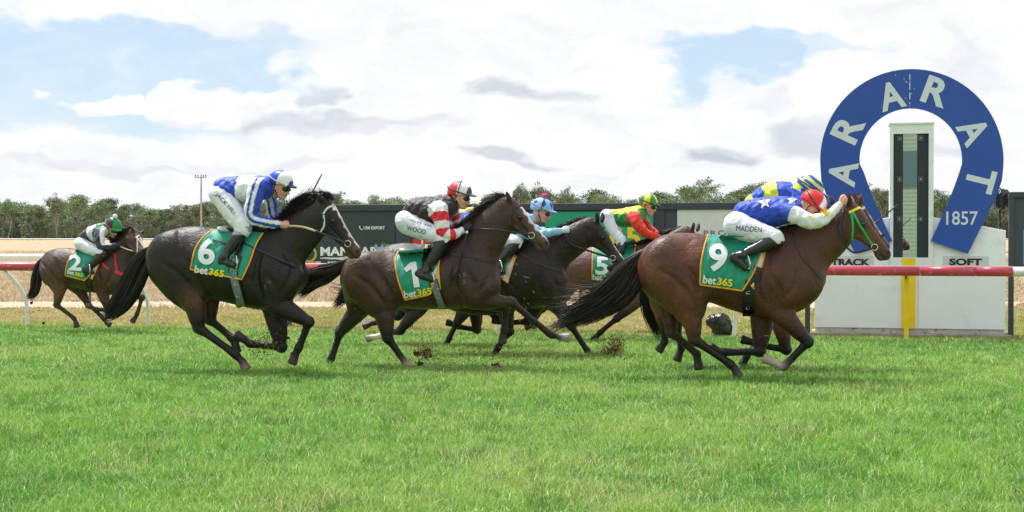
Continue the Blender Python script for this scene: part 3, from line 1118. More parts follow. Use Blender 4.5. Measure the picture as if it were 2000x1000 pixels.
def trees():
    kinds = []
    specs = [(1, 10, .75, False, True), (2, 10, .6, False, True), (3, 10, .85, False, False), (4, 10, .55, False, True), (5, 10, .9, True, False), (6, 10, .65, True, False), (8, 10, .8, True, False)]
    for sd_, H, sp, op, low in specs:
        mb, V, F, Cc = tree_meshes(sd_, H, sp, op, low)
        o1 = mb.build('trunk', M_bark, None, smooth=True)
        o2 = mk('crown', V, F, M_leaf, None, smooth=False, col=Cc)
        kinds.append([('trunk', o1.data), ('crown', o2.data)])
        bpy.data.objects.remove(o1); bpy.data.objects.remove(o2)
    r = random.Random(21)
    G = 'gum trees of the distant tree line'
    # the named, free standing ones (px of the trunk, px of the top, kind, width factor, label)
    solo = [(1325, 344, 4, 1.15, 'tallest broad open-crowned gum tree above the white panel of the hoarding', 150),
            (1062, 352, 5, .8, 'slim open gum tree above the pink pompom cap', 150),
            (1020, 351, 6, .45, 'thin wispy gum with tufts at its tips, behind the blazed horse head', 150),
            (1110, 360, 4, .55, 'small open gum tree right of the pink pompom cap', 150),
            (1160, 374, 1, .5, 'narrow dark tree standing alone over the bright green panel', 150),
            (112, 374, 5, .8, 'tall ragged gum above the left end of the tree line', 190),
            (14, 384, 6, .9, 'bushy topped gum tree at the left picture edge', 190),
            (1490, 354, 3, 1.1, 'dark rounded tree behind the striped jockey', 170),
            (1722, 354, 5, .7, 'open gum between the blue horseshoe leg and the white tower', 170),
            (742, 378, 2, .9, 'rounded tree top above the right end of the dark green panel', 170),
            (655, 375, 0, .6, 'tree top between the whip and the dark panel', 170)]
    for px, top, kk, wf, lab, Y in solo:
        p = atY(px, HOR, Y)
        Z = atY(px, top, Y)[2] - 1.15
        plant(kinds[kk], p[0], Y, (Z / 10 * wf, Z / 10), r.random() * 6, lab, None)
    # heights of the tree line along the picture, in px
    prof = [(-300, 390), (0, 398), (60, 402), (150, 388), (250, 402), (300, 408), (380, 396), (450, 402), (560, 390), (640, 384), (700, 396), (760, 394), (830, 388), (900, 392),
            (960, 386), (1000, 392), (1080, 384), (1150, 394), (1200, 386), (1250, 384), (1290, 378), (1350, 386), (1400, 374), (1440, 372), (1480, 366), (1540, 372), (1600, 380), (1700, 380), (1760, 384), (1830, 378), (1900, 382), (1960, 376), (2000, 376), (2300, 380)]
    px = -160.0
    i = 0
    while px < 2170:
        top = np.interp(px, [a for a, b in prof], [b for a, b in prof]) + r.gauss(-3, 8)
        Y = 190 + 70 * r.random()
        p = atY(px, HOR, Y); Z = max(3.0, atY(px, top, Y)[2] - 1.15)
        wf = 1.0 + .6 * r.random()
        plant(kinds[r.choice([0, 1, 2, 3, 3, 1, 0])], p[0], Y, (Z / 10 * wf, Z / 10), r.random() * 6, 'grey-green gum tree among the many of the distant tree line', G)
        px += 13 + 11 * r.random()
    # the far-off wood behind, one mass
    nr = np.random.default_rng(5)
    n = 90000
    xs = (nr.random(n) - .5) * 290
    ys = 275 + 12 * nr.random(n)
    topz = np.interp(xs / ys * FP + 1000, [a for a, b in prof], [b for a, b in prof])
    hz = (HOR - topz) / FP * ys * .95
    zs = 1.1 + nr.random(n) ** .8 * hz * (.75 + .35 * noise2(xs, ys * 0, .12, 31)) * (.8 + .3 * noise2(xs, ys * 0, .5, 33))
    s = .32 + .3 * nr.random(n)
    a = nr.normal(0, 1, (n, 3)); a /= np.linalg.norm(a, axis=1)[:, None]
    b = np.cross(a, nr.normal(0, 1, (n, 3))); b /= np.linalg.norm(b, axis=1)[:, None]
    pos = np.stack([xs, ys, zs], 1); s = s[:, None]
    V = np.stack([pos - a * s, pos - b * s * .6, pos + a * s, pos + b * s * .6], 1).reshape(-1, 3)
    col = np.repeat(np.array(srgb(124, 134, 116))[None] * (.6 + .5 * noise2(xs, zs, .25, 41)[:, None] + .2 * nr.random((n, 1))), 4, 0)
    o = mk('woodland', V, np.arange(n * 4).reshape(-1, 4), M_leaf, smooth=False, col=col)
    tag(o, 'dense grey-green wood far behind the tree line', 'woodland', kind='stuff')


trees()


# ------------------------------------------------------------------ tower behind the photographer, seen in the mirror strip
def judge_tower():
    root = empty('judge_tower', (-4.6, -13.0, 0), math.radians(-RDEG * 0))
    tag(root, 'pale green weatherboard tower reflected in the mirror strip', 'tower')
    g = mat('pale_green_boards', srgb(158, 166, 158), .6, var=.04)
    mb = MB()
    for i in range(46):
        z = .05 + i * .15
        mb.box((-2.6, 0, z), (2.6, .05 + .0, z + .135))
    mb.box((-2.6, -2.5, 0), (2.6, -.001, 7.0))
    mb.build('wall', g, root)
    MB().box((-2.0, .055, 3.3), (2.2, .09, 4.6)).build('window', mat('dark_window', srgb(90, 110, 118), .15), root)
    MB().box((-2.9, -2.7, 7.001), (2.9, .35, 7.15)).build('roof', M_wht, root)


judge_tower()

# ================================================================== SIGNED-DISTANCE BODIES (one continuous surface each)
def spline(P, n=5):
    """Catmull-Rom through the rows of P"""
    P = np.asarray(P, dtype=float)
    if len(P) < 3:
        t = np.linspace(0, 1, n + 1)[:, None]
        return P[0] * (1 - t) + P[-1] * t
    Q = np.vstack([2 * P[0] - P[1], P, 2 * P[-1] - P[-2]])
    out = []
    for i in range(1, len(Q) - 2):
        for k in range(n):
            t = k / n
            a, b, c, d = Q[i - 1], Q[i], Q[i + 1], Q[i + 2]
            out.append(.5 * ((2 * b) + (-a + c) * t + (2 * a - 5 * b + 4 * c - d) * t * t + (-a + 3 * b - 3 * c + d) * t ** 3))
    out.append(P[-1])
    out = np.array(out)
    return out


class Field:
    def __init__(s, lo, hi, h):
        s.h = h
        s.lo = np.array(lo, dtype=float) - 2 * h
        n = np.ceil((np.array(hi) - s.lo) / h).astype(int) + 3
        s.n = n
        s.ax = [s.lo[i] + h * np.arange(n[i]) for i in range(3)]
        s.v = np.full(n, 1.0, dtype=np.float32)
        s.samp = []           # (xyz, r, tagcode, t)

    def sub(s, lo, hi):
        a = np.clip(np.floor((np.array(lo) - s.lo) / s.h).astype(int), 0, s.n - 1)
        b = np.clip(np.ceil((np.array(hi) - s.lo) / s.h).astype(int) + 1, 1, s.n)
        sl = tuple(slice(a[i], max(b[i], a[i] + 1)) for i in range(3))
        X = s.ax[0][sl[0]][:, None, None]
        Y = s.ax[1][sl[1]][None, :, None]
        Z = s.ax[2][sl[2]][None, None, :]
        return sl, X, Y, Z

    def union(s, sl, d, k):
        a = s.v[sl]
        if k <= 0:
            s.v[sl] = np.minimum(a, d)
        else:
            h = np.clip(.5 + .5 * (a - d) / k, 0, 1)
            s.v[sl] = a * (1 - h) + d * h - k * h * (1 - h)

    def carve(s, sl, d, k):
        """smooth subtraction of the solid d"""
        a = s.v[sl]
        d = -d
        h = np.clip(.5 - .5 * (a - d) / k, 0, 1)
        s.v[sl] = a * (1 - h) + d * h + k * h * (1 - h)

    def chain_d(s, P, r, asp, pad):
        P = np.asarray(P, float)
        r = np.broadcast_to(np.asarray(r, float), (len(P),))
        asp = np.broadcast_to(np.asarray(asp, float), (len(P),))
        R = (r * np.maximum(1, asp))[:, None]
        lo, hi = (P - R).min(0) - pad, (P + R).max(0) + pad
        sl, X, Y, Z = s.sub(lo, hi)
        d = np.full((X.shape[0], Y.shape[1], Z.shape[2]), 1.0, dtype=np.float32)
        off = [q.start for q in sl]
        for i in range(len(P) - 1):
            a, b = P[i], P[i + 1]
            rr = max(R[i, 0], R[i + 1, 0])
            l2, h2 = np.minimum(a, b) - rr - pad, np.maximum(a, b) + rr + pad
            s2, x, y, z = s.sub(l2, h2)
            cl = [(max(s2[k].start, sl[k].start), max(min(s2[k].stop, sl[k].stop), max(s2[k].start, sl[k].start))) for k in range(3)]
            if any(c[0] >= c[1] for c in cl): continue
            x = x[cl[0][0] - s2[0].start:cl[0][1] - s2[0].start]; y = y[:, cl[1][0] - s2[1].start:cl[1][1] - s2[1].start]; z = z[:, :, cl[2][0] - s2[2].start:cl[2][1] - s2[2].start]
            s2 = tuple(slice(*c) for c in cl)
            loc = tuple(slice(s2[k].start - off[k], s2[k].stop - off[k]) for k in range(3))
            ab = b - a
            L = ab @ ab + 1e-9
            t = np.clip(((x - a[0]) * ab[0] + (y - a[1]) * ab[1] + (z - a[2]) * ab[2]) / L, 0, 1)
            ra = r[i] + (r[i + 1] - r[i]) * t
            aa = asp[i] + (asp[i + 1] - asp[i]) * t
            dd = np.sqrt((x - a[0] - t * ab[0]) ** 2 + ((y - a[1] - t * ab[1]) / aa) ** 2 + (z - a[2] - t * ab[2]) ** 2) - ra
            d[loc] = np.minimum(d[loc], dd)
        return sl, d

    def chain(s, P, r, asp=1.0, k=.02, tagc=None, n=4, col=None, smooth=True):
        P = np.asarray(P, float)
        m = len(P)
        A = np.column_stack([P, np.broadcast_to(np.asarray(r, float), (m,)), np.broadcast_to(np.asarray(asp, float), (m,))])
        if smooth and m > 1:
            A = spline(A, n)
            A[:, 3] = np.maximum(A[:, 3], .002); A[:, 4] = np.maximum(A[:, 4], .1)
        sl, d = s.chain_d(A[:, :3], A[:, 3], A[:, 4], k + 3 * s.h)
        s.union(sl, d, k)
        if tagc is not None:
            for i, q in enumerate(A):
                c = col if col is None or np.ndim(col) == 1 else col[min(len(col) - 1, int(i / max(1, len(A) - 1) * len(col)))]
                s.samp.append((q[0], q[1], q[2], q[3], tagc, i / max(1, len(A) - 1)) + (tuple(c) if c is not None else (0, 0, 0)))
        return A

    def ell(s, c, r, ang=0.0, k=.03, yaw=0.0, carve=False, tagc=None, col=None, pitch_axis='y'):
        """ellipsoid, ang turns it in the x-z plane (nose up positive), yaw about z"""
        c = np.array(c, float); r = np.array(r, float)
        R = r.max() + k + 3 * s.h
        sl, X, Y, Z = s.sub(c - R, c + R)
        x, y, z = X - c[0], Y - c[1], Z - c[2]
        cy, sy = math.cos(yaw), math.sin(yaw)
        x, y = x * cy + y * sy, -x * sy + y * cy
        ca, sa = math.cos(ang), math.sin(ang)
        x, z = x * ca + z * sa, -x * sa + z * ca
        q = np.sqrt((x / r[0]) ** 2 + (y / r[1]) ** 2 + (z / r[2]) ** 2)
        g = np.sqrt((x / r[0] ** 2) ** 2 + (y / r[1] ** 2) ** 2 + (z / r[2] ** 2) ** 2) + 1e-6
        d = (q * (q - 1) / g).astype(np.float32)
        d = np.where(q < .25, -r.min() * .5, d)
        (s.carve if carve else s.union)(sl, d, k)
        if tagc is not None:
            s.samp.append((c[0], c[1], c[2], r.min(), tagc, 0) + (tuple(col) if col is not None else (0, 0, 0)))

    def cut(s, p, nrm, lo, hi, k=.006):
        """keep only the side of the plane away from nrm, inside the box"""
        sl, X, Y, Z = s.sub(lo, hi)
        d = ((X - p[0]) * nrm[0] + (Y - p[1]) * nrm[1] + (Z - p[2]) * nrm[2]).astype(np.float32)
        s.v[sl] = np.maximum(s.v[sl], d)

    def blur(s, n=1):
        for _ in range(n):
            for a in range(3):
                v = s.v
                u = v.copy()
                i0 = [slice(None)] * 3; i1 = [slice(None)] * 3; i2 = [slice(None)] * 3
                i0[a] = slice(1, -1); i1[a] = slice(0, -2); i2[a] = slice(2, None)
                u[tuple(i0)] = .5 * v[tuple(i0)] + .25 * (v[tuple(i1)] + v[tuple(i2)])
                s.v = u

    def mesh(s):
        """surface nets"""
        v = s.v
        v[0] = v[-1] = 1; v[:, 0] = v[:, -1] = 1; v[:, :, 0] = v[:, :, -1] = 1
        ins = v < 0
        c = [v[i:v.shape[0] - 1 + i, j:v.shape[1] - 1 + j, k:v.shape[2] - 1 + k] for i in (0, 1) for j in (0, 1) for k in (0, 1)]
        ci = [(q < 0) for q in c]
        cnt = sum(q.astype(np.int8) for q in ci)
        act = (cnt > 0) & (cnt < 8)
        idx = np.full(act.shape, -1, dtype=np.int64)
        I = np.argwhere(act)
        idx[act] = np.arange(len(I))
        vals = np.stack([q[act] for q in c], 1)
        corners = np.array([(i, j, k) for i in (0, 1) for j in (0, 1) for k in (0, 1)], float)
        acc = np.zeros((len(I), 3)); num = np.zeros(len(I))
        for a in range(8):
            for b in range(a + 1, 8):
                if np.abs(corners[a] - corners[b]).sum() != 1: continue
                va, vb = vals[:, a], vals[:, b]
                m = (va < 0) != (vb < 0)
                t = va[m] / (va[m] - vb[m])
                acc[m] += corners[a] + t[:, None] * (corners[b] - corners[a])
                num[m] += 1
        P = s.lo + s.h * (I + acc / num[:, None])
        F = []
        for ax in range(3):
            sl0 = [slice(1, -1)] * 3
            sl0[ax] = slice(0, -1)
            sl1 = list(sl0); sl1[ax] = slice(1, None)
            A, B = ins[tuple(sl0)], ins[tuple(sl1)]
            for flip in (0, 1):
                e = np.argwhere((A & ~B) if not flip else (~A & B))
                if not len(e): continue
                o = np.array([1, 1, 1]); o[ax] = 0
                e = e + o
                u, w = [k for k in range(3) if k != ax]
                def g(du, dw):
                    q = e.copy(); q[:, u] += du; q[:, w] += dw
                    return idx[q[:, 0], q[:, 1], q[:, 2]]
                q = np.stack([g(-1, -1), g(0, -1), g(0, 0), g(-1, 0)], 1)
                if (ax == 1) != bool(flip):
                    q = q[:, ::-1]
                F.append(q)
        F = np.concatenate(F)
        F = F[(F >= 0).all(1)]
        return P, F

    def side(s):
        """near-side (smallest y) and far-side surfaces over the x-z plane"""
        v = s.v
        ny = v.shape[1]
        ins = v < 0
        anyi = ins.any(1)
        j = ins.argmax(1)
        jj = np.clip(j, 1, ny - 1)
        I, K = np.meshgrid(np.arange(v.shape[0]), np.arange(v.shape[2]), indexing='ij')
        a, b = v[I, jj - 1, K], v[I, jj, K]
        t = np.clip(a / (a - b + 1e-9), 0, 1)
        near = s.lo[1] + s.h * (jj - 1 + t)
        near[~anyi] = np.nan
        s.near = near

    def surf(s, x, z, default=0.0):
        fx, fz = (x - s.lo[0]) / s.h, (z - s.lo[2]) / s.h
        i, k = int(fx), int(fz)
        if i < 0 or k < 0 or i >= s.near.shape[0] - 1 or k >= s.near.shape[1] - 1: return default
        q = s.near[i:i + 2, k:k + 2]
        if np.isnan(q).any():
            return float(np.nanmin(q)) if not np.isnan(q).all() else default
        fx -= i; fz -= k
        return float((q[0, 0] * (1 - fx) + q[1, 0] * fx) * (1 - fz) + (q[0, 1] * (1 - fx) + q[1, 1] * fx) * fz)

    def tags(s, P, soft=.012):
        """for every vertex: blended colour, nearest sample's tag and its position along the chain"""
        S_ = np.array([q[:9] for q in s.samp], float)
        tg = np.zeros(len(P)); tt = np.zeros(len(P)); cc = np.zeros((len(P), 3)); dist = np.zeros(len(P))
        for a in range(0, len(P), 8000):
            p = P[a:a + 8000]
            d = np.sqrt(((p[:, None, :] - S_[None, :, :3]) ** 2).sum(2)) - S_[None, :, 3]
            j = d.argmin(1)
            tg[a:a + 8000] = S_[j, 4]; tt[a:a + 8000] = S_[j, 5]
            w = np.exp(-(d - d.min(1, keepdims=True)) / soft)
            w /= w.sum(1, keepdims=True)
            cc[a:a + 8000] = w @ S_[:, 6:9]
        return cc, tg, tt


def project(fr, f, px, py, out=.006, y0=-.25, default=None):
    y = y0
    for _ in range(4):
        l = fr.loc(px, py, y)
        y2 = f.surf(l[0], l[2], default if default is not None else y)
        y = y2
    l = fr.loc(px, py, y - out)
    return np.array([l[0], y - out, l[2]])


def ribbon(mb, fr, f, pts, wpx, out=.006, col=None, n=6, default=None, thick=.004, ends=None, mirror=False):
    """a strap lying on the near side of the body, following pixel points"""
    A = spline(np.array([(p[0], p[1]) for p in pts], float), n)
    keep = []
    for q in A:
        l = fr.loc(q[0], q[1], -.08)
        fx, fz = int((l[0] - f.lo[0]) / f.h), int((l[2] - f.lo[2]) / f.h)
        ok = 0 <= fx < f.near.shape[0] and 0 <= fz < f.near.shape[1] and not np.isnan(f.near[fx, fz])
        keep.append(ok)
    if default is not None and sum(keep) > 3: A = A[np.array(keep)]
    T = np.gradient(A, axis=0)
    T /= np.linalg.norm(T, axis=1)[:, None] + 1e-9
    N = np.stack([-T[:, 1], T[:, 0]], 1)
    w = np.broadcast_to(np.asarray(wpx, float), (len(pts),))
    w = np.interp(np.linspace(0, 1, len(A)), np.linspace(0, 1, len(pts)), w)
    rows = []
    for i in range(len(A)):
        row = []
        for s_ in (-1, 0, 1):
            q = A[i] + N[i] * w[i] * .5 * s_
            row.append(project(fr, f, q[0], q[1], out, default=default))
        rows.append(row)
    for sgn in ((1, -1) if mirror else (1,)):
        v = []
        for row in rows:
            for q in row: v.append((q[0], q[1] * sgn, q[2]))
            for q in row[::-1]: v.append((q[0], (q[1] + thick) * sgn, q[2]))
        fc = []
        for i in range(len(rows) - 1):
            for k in range(6):
                a, b = i * 6 + k, i * 6 + (k + 1) % 6
                fc.append((a, b, b + 6, a + 6) if sgn > 0 else (b, a, a + 6, b + 6))
        m = len(rows) - 1
        fc.append((0, 1, 4, 5)); fc.append((1, 2, 3, 4)); fc.append(tuple(m * 6 + k for k in (0, 5, 4, 1))); fc.append(tuple(m * 6 + k for k in (1, 4, 3, 2)))
        mb.add(v, fc, col)
    return rows


def decal(name, txt, fr, f, px, py, hpx, wpx, ang, mt, parent, base, out=.004, bold=.02, verts=None, default=None, shear=0.0):
    """lettering that follows the cloth it is printed on; ang in degrees, anticlockwise"""
    v, fc = text_tris(txt, bold, 1.0, cell=.22) if verts is None else verts
    w = v[:, 0].max() - v[:, 0].min()
    ca, sa = math.cos(math.radians(ang)), math.sin(math.radians(ang))
    P = []
    for x, y in v:
        X, Y = x / w * wpx + shear * y * hpx, y * hpx
        P.append(project(fr, f, px + X * ca - Y * sa, py - (X * sa + Y * ca), out, default=default) - base)
    return mk(name, P, fc, mt, parent, smooth=False)


STAR = None


def star_tris(k=5, inner=.42):
    v = [(0, 0)]
    for i in range(2 * k):
        r = .5 if i % 2 == 0 else .5 * inner
        a = math.pi / 2 + math.pi * i / k
        v.append((r * math.cos(a), r * math.sin(a)))
    f = []
    for i in range(2 * k):
        f.append((0, 1 + i, 1 + (i + 1) % (2 * k)))
    return np.array(v), f


# ------------------------------------------------------------------ tack and coat materials
def coat_mat():
    m = bpy.data.materials.new('horse_coat'); m.use_nodes = True
    t = NT(m.node_tree); b = t.n['Principled BSDF']
    a = t.node('ShaderNodeAttribute', attribute_name='Col')
    tc = t.node('ShaderNodeTexCoord').outputs['Object']
    n1 = t.noise(tc, 3.2, 5, .6, .6); n2 = t.noise(tc, 60, 3, .6)
    mp = t.node('ShaderNodeMapping'); mp.inputs['Scale'].default_value = (30, 30, 130); t.l.new(tc, mp.inputs['Vector'])
    n3 = t.noise(mp.outputs[0], 1.0, 3, .6)
    s = t.node('ShaderNodeVectorMath', operation='SCALE')
    f = t.m('MULTIPLY', t.smooth(n1, .3, .7, .66, 1.42), t.smooth(n2, .3, .7, .84, 1.16))
    t.l.new(a.outputs['Color'], s.inputs[0]); t.l.new(f, s.inputs[3])
    t.l.new(s.outputs[0], b.inputs['Base Color'])
    t.l.new(t.smooth(n1, .3, .7, .36, .50), b.inputs['Roughness'])
    b.inputs['Specular IOR Level'].default_value = .40
    bn = t.node('ShaderNodeBump'); bn.inputs['Distance'].default_value = .016; bn.inputs['Strength'].default_value = .8
    n4 = t.noise(tc, 7, 2.5, .5, 1.0)
    t.l.new(t.m('ADD', t.m('MULTIPLY', n4, 1.1), t.m('MULTIPLY', n3, .42)), bn.inputs['Height'])
    t.l.new(bn.outputs[0], b.inputs['Normal'])
    return m


M_coat = coat_mat()
M_hair = mat('mane_hair', attr=True, rough=.42, spec=.5, var=.2, vscale=25)
M_eye = mat('eye_dark', (.008, .006, .005), .08, spec=.8)
M_cloth = mat('saddle_cloth_green', srgb(4, 142, 116), .55, sheen=.25, var=.07, vscale=4, bump=.004, bscale=7, bdist=.6)
M_clothw = mat('cloth_white', srgb(206, 208, 212), .7, var=.05, bump=.004, bscale=14)
M_orange = mat('cloth_orange', srgb(240, 164, 40), .6)
M_num = mat('cloth_number', srgb(228, 232, 236), .6, bump=.002, bscale=9)
M_cly = mat('cloth_yellow', srgb(238, 216, 30), .6)
M_blk = mat('black_leather', srgb(24, 25, 28), .42, spec=.5, bump=.002, bscale=40)
M_girth = mat('grey_elastic', srgb(112, 120, 128), .6, var=.08, vscale=10)
M_irn = mat('stirrup_steel', (.62, .63, .65), .22, metal=1.0)
M_brn = mat('brown_leather', srgb(54, 36, 28), .45)


def hair_bundle(guides, n, w, cols, r, spread, frizz, tmin=.75, tmax=1.05, seg=14, rad_prof=None):
    """many tapered strands following guide polylines; returns verts, faces, colours"""
    G = [spline(np.array(g, float), 6) for g in guides]
    V, F, Cc = [], [], []
    nb = 0
    for i in range(n):
        g = G[r.integers(len(G))]
        u = np.linspace(0, tmin + (tmax - tmin) * r.random(), seg) * (len(g) - 1)
        u = np.clip(u, 0, len(g) - 1)
        i0 = np.minimum(u.astype(int), len(g) - 2)
        p = g[i0] + (g[i0 + 1] - g[i0]) * (u - i0)[:, None]
        tt = np.linspace(0, 1, seg)
        sp = np.interp(tt, np.linspace(0, 1, len(spread)), spread)
        off = r.normal(0, 1, 3); off /= max(1.0, np.linalg.norm(off) / 1.3)
        off2 = r.normal(0, 1, 3) * frizz
        ph = r.random() * 6
        wob = np.stack([np.sin(tt * 3 + ph), np.cos(tt * 2.5 + ph), np.sin(tt * 3 + 2 * ph)], 1) * frizz * .25
        p = p + off[None] * sp[:, None] + off2[None] * (tt ** 2.2)[:, None] + wob * (tt ** 1.5)[:, None]
        ww = w * (.6 + .8 * r.random()) * np.interp(tt, [0, .15, .7, 1], [.7, 1, .8, .12])
        T = np.gradient(p, axis=0); T /= np.linalg.norm(T, axis=1)[:, None] + 1e-9
        a = np.array([0, 1, 0]) + r.normal(0, .5, 3)
        N = np.cross(T, a); N /= np.linalg.norm(N, axis=1)[:, None] + 1e-9
        B = np.cross(T, N)
        for k in range(3):
            an = 2 * math.pi * k / 3
            V.append(p + (N * math.cos(an) + B * math.sin(an) * .6) * ww[:, None])
        c = cols[r.integers(len(cols))]
        Cc.append(np.tile(np.array(c) * (.7 + .6 * r.random()), (3 * seg, 1)))
        q = np.arange(seg - 1)
        for k in range(3):
            a0, b0 = nb + k * seg, nb + ((k + 1) % 3) * seg
            F.append(np.stack([a0 + q, b0 + q, b0 + q + 1, a0 + q + 1], 1))
        nb += 3 * seg
    return np.concatenate(V), np.concatenate(F), np.concatenate(Cc)


HIND_R = [.112, .092, .072, .056, .057, .040, .0345, .034, .043, .034, .038]
HIND_T = [0, .35, .7, .88, 1.0, 1.2, 1.5, 1.8, 2.0, 2.5, 3.0]
FORE_R = [.108, .093, .072, .053, .053, .038, .0315, .033, .042, .033, .037]
FORE_T = [0, .35, .7, .9, 1.0, 1.15, 1.5, 1.8, 2.0, 2.5, 3.0]


def leg_chain(joints, ts, rs, k):
    """joints 0..3 (stifle/elbow, hock/knee, fetlock, coronet); radii by position along the leg"""
    P, R = [], []
    for t, r in zip(ts, rs):
        i = min(2, int(t)); f = t - i
        P.append(joints[i] * (1 - f) + joints[i + 1] * f); R.append(r * k)
    return np.array(P), np.array(R)


def build_horse(sp):
    fr = sp['fr']
    H = .0115
    k = sp.get('k', 1.0)
    sc = fr.sc
    base_c, dark_c, = np.array(sp['coat']), np.array(sp['dark'])
    st = sp['stations']
    lo = [1e9, -.46, -.02]; hi = [-1e9, .46, 0]
    pxs = [p for p in sp['bounds']]
    c1, c2 = fr.loc(pxs[0], pxs[1], 0), fr.loc(pxs[2], pxs[3], 0)
    lo = np.array([min(c1[0], c2[0]) - .12, -.44, min(c1[2], c2[2]) - .08]); hi = np.array([max(c1[0], c2[0]) + .12, .44, max(c1[2], c2[2]) + .08])
    f = Field(lo, hi, H)
    # ---- trunk
    A = []
    for (x, t, b) in st:
        pt, pb = fr.loc(x, t, 0), fr.loc(x, b, 0)
        A.append(((pt[0] + pb[0]) / 2, pt[2], pb[2]))
    A = np.array(A)
    uu = np.linspace(A[0, 0], A[-1, 0], 160)
    top, bot = np.interp(uu, A[:, 0], A[:, 1]), np.interp(uu, A[:, 0], A[:, 2])
    ker = np.hanning(9); ker /= ker.sum()
    def sm(a):
        p = np.concatenate([a[0] + (a[0] - a[1:5][::-1]) * 1.0, a, a[-1] + (a[-1] - a[-5:-1][::-1]) * 1.0])
        return np.convolve(p, ker, 'valid')
    top, bot = sm(top), sm(bot)
    un = (uu - uu[0]) / (uu[-1] - uu[0])
    wd = np.interp(un, [0, .06, .18, .36, .55, .7, .82, .93, 1], [.08, .19, .27, .265, .275, .265, .235, .19, .11]) * k
    sl, X, Y, Z = f.sub([uu[0] - .1, -.4, A[:, 2].min() - .15], [uu[-1] + .1, .4, A[:, 1].max() + .15])
    x = X[:, 0, 0]
    xc = np.clip(x, uu[0], uu[-1])
    T, B_, Wd = np.interp(xc, uu, top), np.interp(xc, uu, bot), np.interp(xc, uu, wd)
    cz, hh = ((T + B_) / 2)[:, None, None], np.maximum((T - B_) / 2, .02)[:, None, None]
    Wd = np.minimum(Wd[:, None, None], hh * .98)
    # barrel sections: widest a little below the middle, narrower at the top
    zz = (Z - cz) / hh
    wloc = Wd * (1 - .20 * np.clip(zz + .15, 0, 1.2) ** 1.5)
    q = (np.abs(zz) ** 2.15 + np.abs(Y / wloc) ** 2.15) ** (1 / 2.15)
    d = (q - 1) * np.minimum(hh, wloc)
    ex = np.maximum(np.abs(x - xc), 0)[:, None, None]
    d = np.where(ex > 0, np.sqrt(np.maximum(d, 0) ** 2 + ex ** 2), d)
    f.union(sl, d.astype(np.float32), 0.0)
    for i in range(0, 160, 8):
        for s_ in (-.5, 0, .5):
            f.samp.append((uu[i], 0, (top[i] + bot[i]) / 2 + s_ * (top[i] - bot[i]) / 2 * .8, wd[i] * .9, 0, un[i]) + tuple(base_c if i < 150 else base_c))
    # ---- neck
    nk = np.array([fr.loc(a[0], a[1], 0) for a in sp['neck']]); nr = np.array([a[2] for a in sp['neck']]) / sc
    f.chain(nk, nr, np.linspace(.62, .60, len(nk)), k=.11, tagc=1, col=base_c * .9)
    # ---- head
    P0, P1 = fr.loc(*sp['poll'], 0), fr.loc(*sp['muzzle'], 0)
    L = np.linalg.norm(P1 - P0)
    yaw = math.radians(sp.get('yaw', 0))
    if yaw: L /= math.cos(yaw)
    vd = P1 - P0; vd[1] = 0; vd /= np.linalg.norm(vd)
    e1 = vd * math.cos(yaw) + np.array([0, -math.sin(yaw), 0])
    pr = np.array([vd[2], 0, -vd[0]])
    pr = pr if pr[2] < 0 else -pr
    e3 = np.cross(e1, pr)
    def hp(a, b, c=0.0): return P0 + L * (a * e1 + b * pr + c * e3)
    hc = base_c * sp.get('headk', 1.1)
    mz = np.array(sp.get('muzz', dark_c))
    f.chain([hp(.02, .12), hp(.14, .13), hp(.30, .145), hp(.44, .15), hp(.60, .15), hp(.76, .15), hp(.88, .15), hp(.94, .155)],
            L * np.array([.125, .148, .152, .130, .108, .092, .088, .072]), [.72, .74, .80, .72, .66, .72, .80, .85], k=.03, tagc=2, col=[hc, hc, hc, hc, hc, (hc + mz) / 2, mz, mz])
    for s_ in (1, -1):
        f.ell(hp(.235, .275, s_ * .045), L * np.array([.155, .062, .125]), -math.atan2(-vd[2], vd[0]), k=.025)
        f.chain([hp(.30, .34, s_ * .03), hp(.5, .275, s_ * .03), hp(.70, .235, s_ * .025), hp(.82, .23, s_ * .02)], L * np.array([.07, .05, .04, .036]), 1, k=.02)
        f.ell(hp(.335, .105, s_ * .095), L * np.array([.055, .028, .035]), -math.atan2(-vd[2], vd[0]), k=.015)      # brow
        f.chain([hp(.42, .17, s_ * .085), hp(.62, .165, s_ * .065)], L * np.array([.016, .010]), 1, k=.015)        # facial crest
        f.ell(hp(.925, .12, s_ * .060), L * np.array([.045, .022, .034]), -1.0, k=.012)                               # nostril rim
        f.ell(hp(.935, .118, s_ * .088), L * np.array([.034, .030, .021]), -1.1, k=.006, carve=True)
        f.samp.append(tuple(hp(.935, .118, s_ * .078)) + (L * .034, 2, 0) + tuple(np.array((.008, .006, .006))))
        f.samp.append(tuple(hp(.345, .125, s_ * .095)) + (L * .050, 2, 0) + tuple(dark_c * .6))
    f.chain([hp(.84, .26), hp(.91, .262), hp(.95, .245)], L * np.array([.038, .042, .030]), 1.1, k=.012, tagc=2, col=mz)   # lower lip
    f.chain([hp(.93, .17), hp(.975, .185)], L * np.array([.055, .042]), 1.05, k=.015, tagc=2, col=mz)                     # upper lip
    for s_ in (1, -1):                                                                                                        # mouth line
        sl, d = f.chain_d(np.array([hp(.80, .212, s_ * .085), hp(.90, .218, s_ * .08), hp(.99, .222, s_ * .05)]), L * .013, 1, .03)
        f.carve(sl, d, .008)
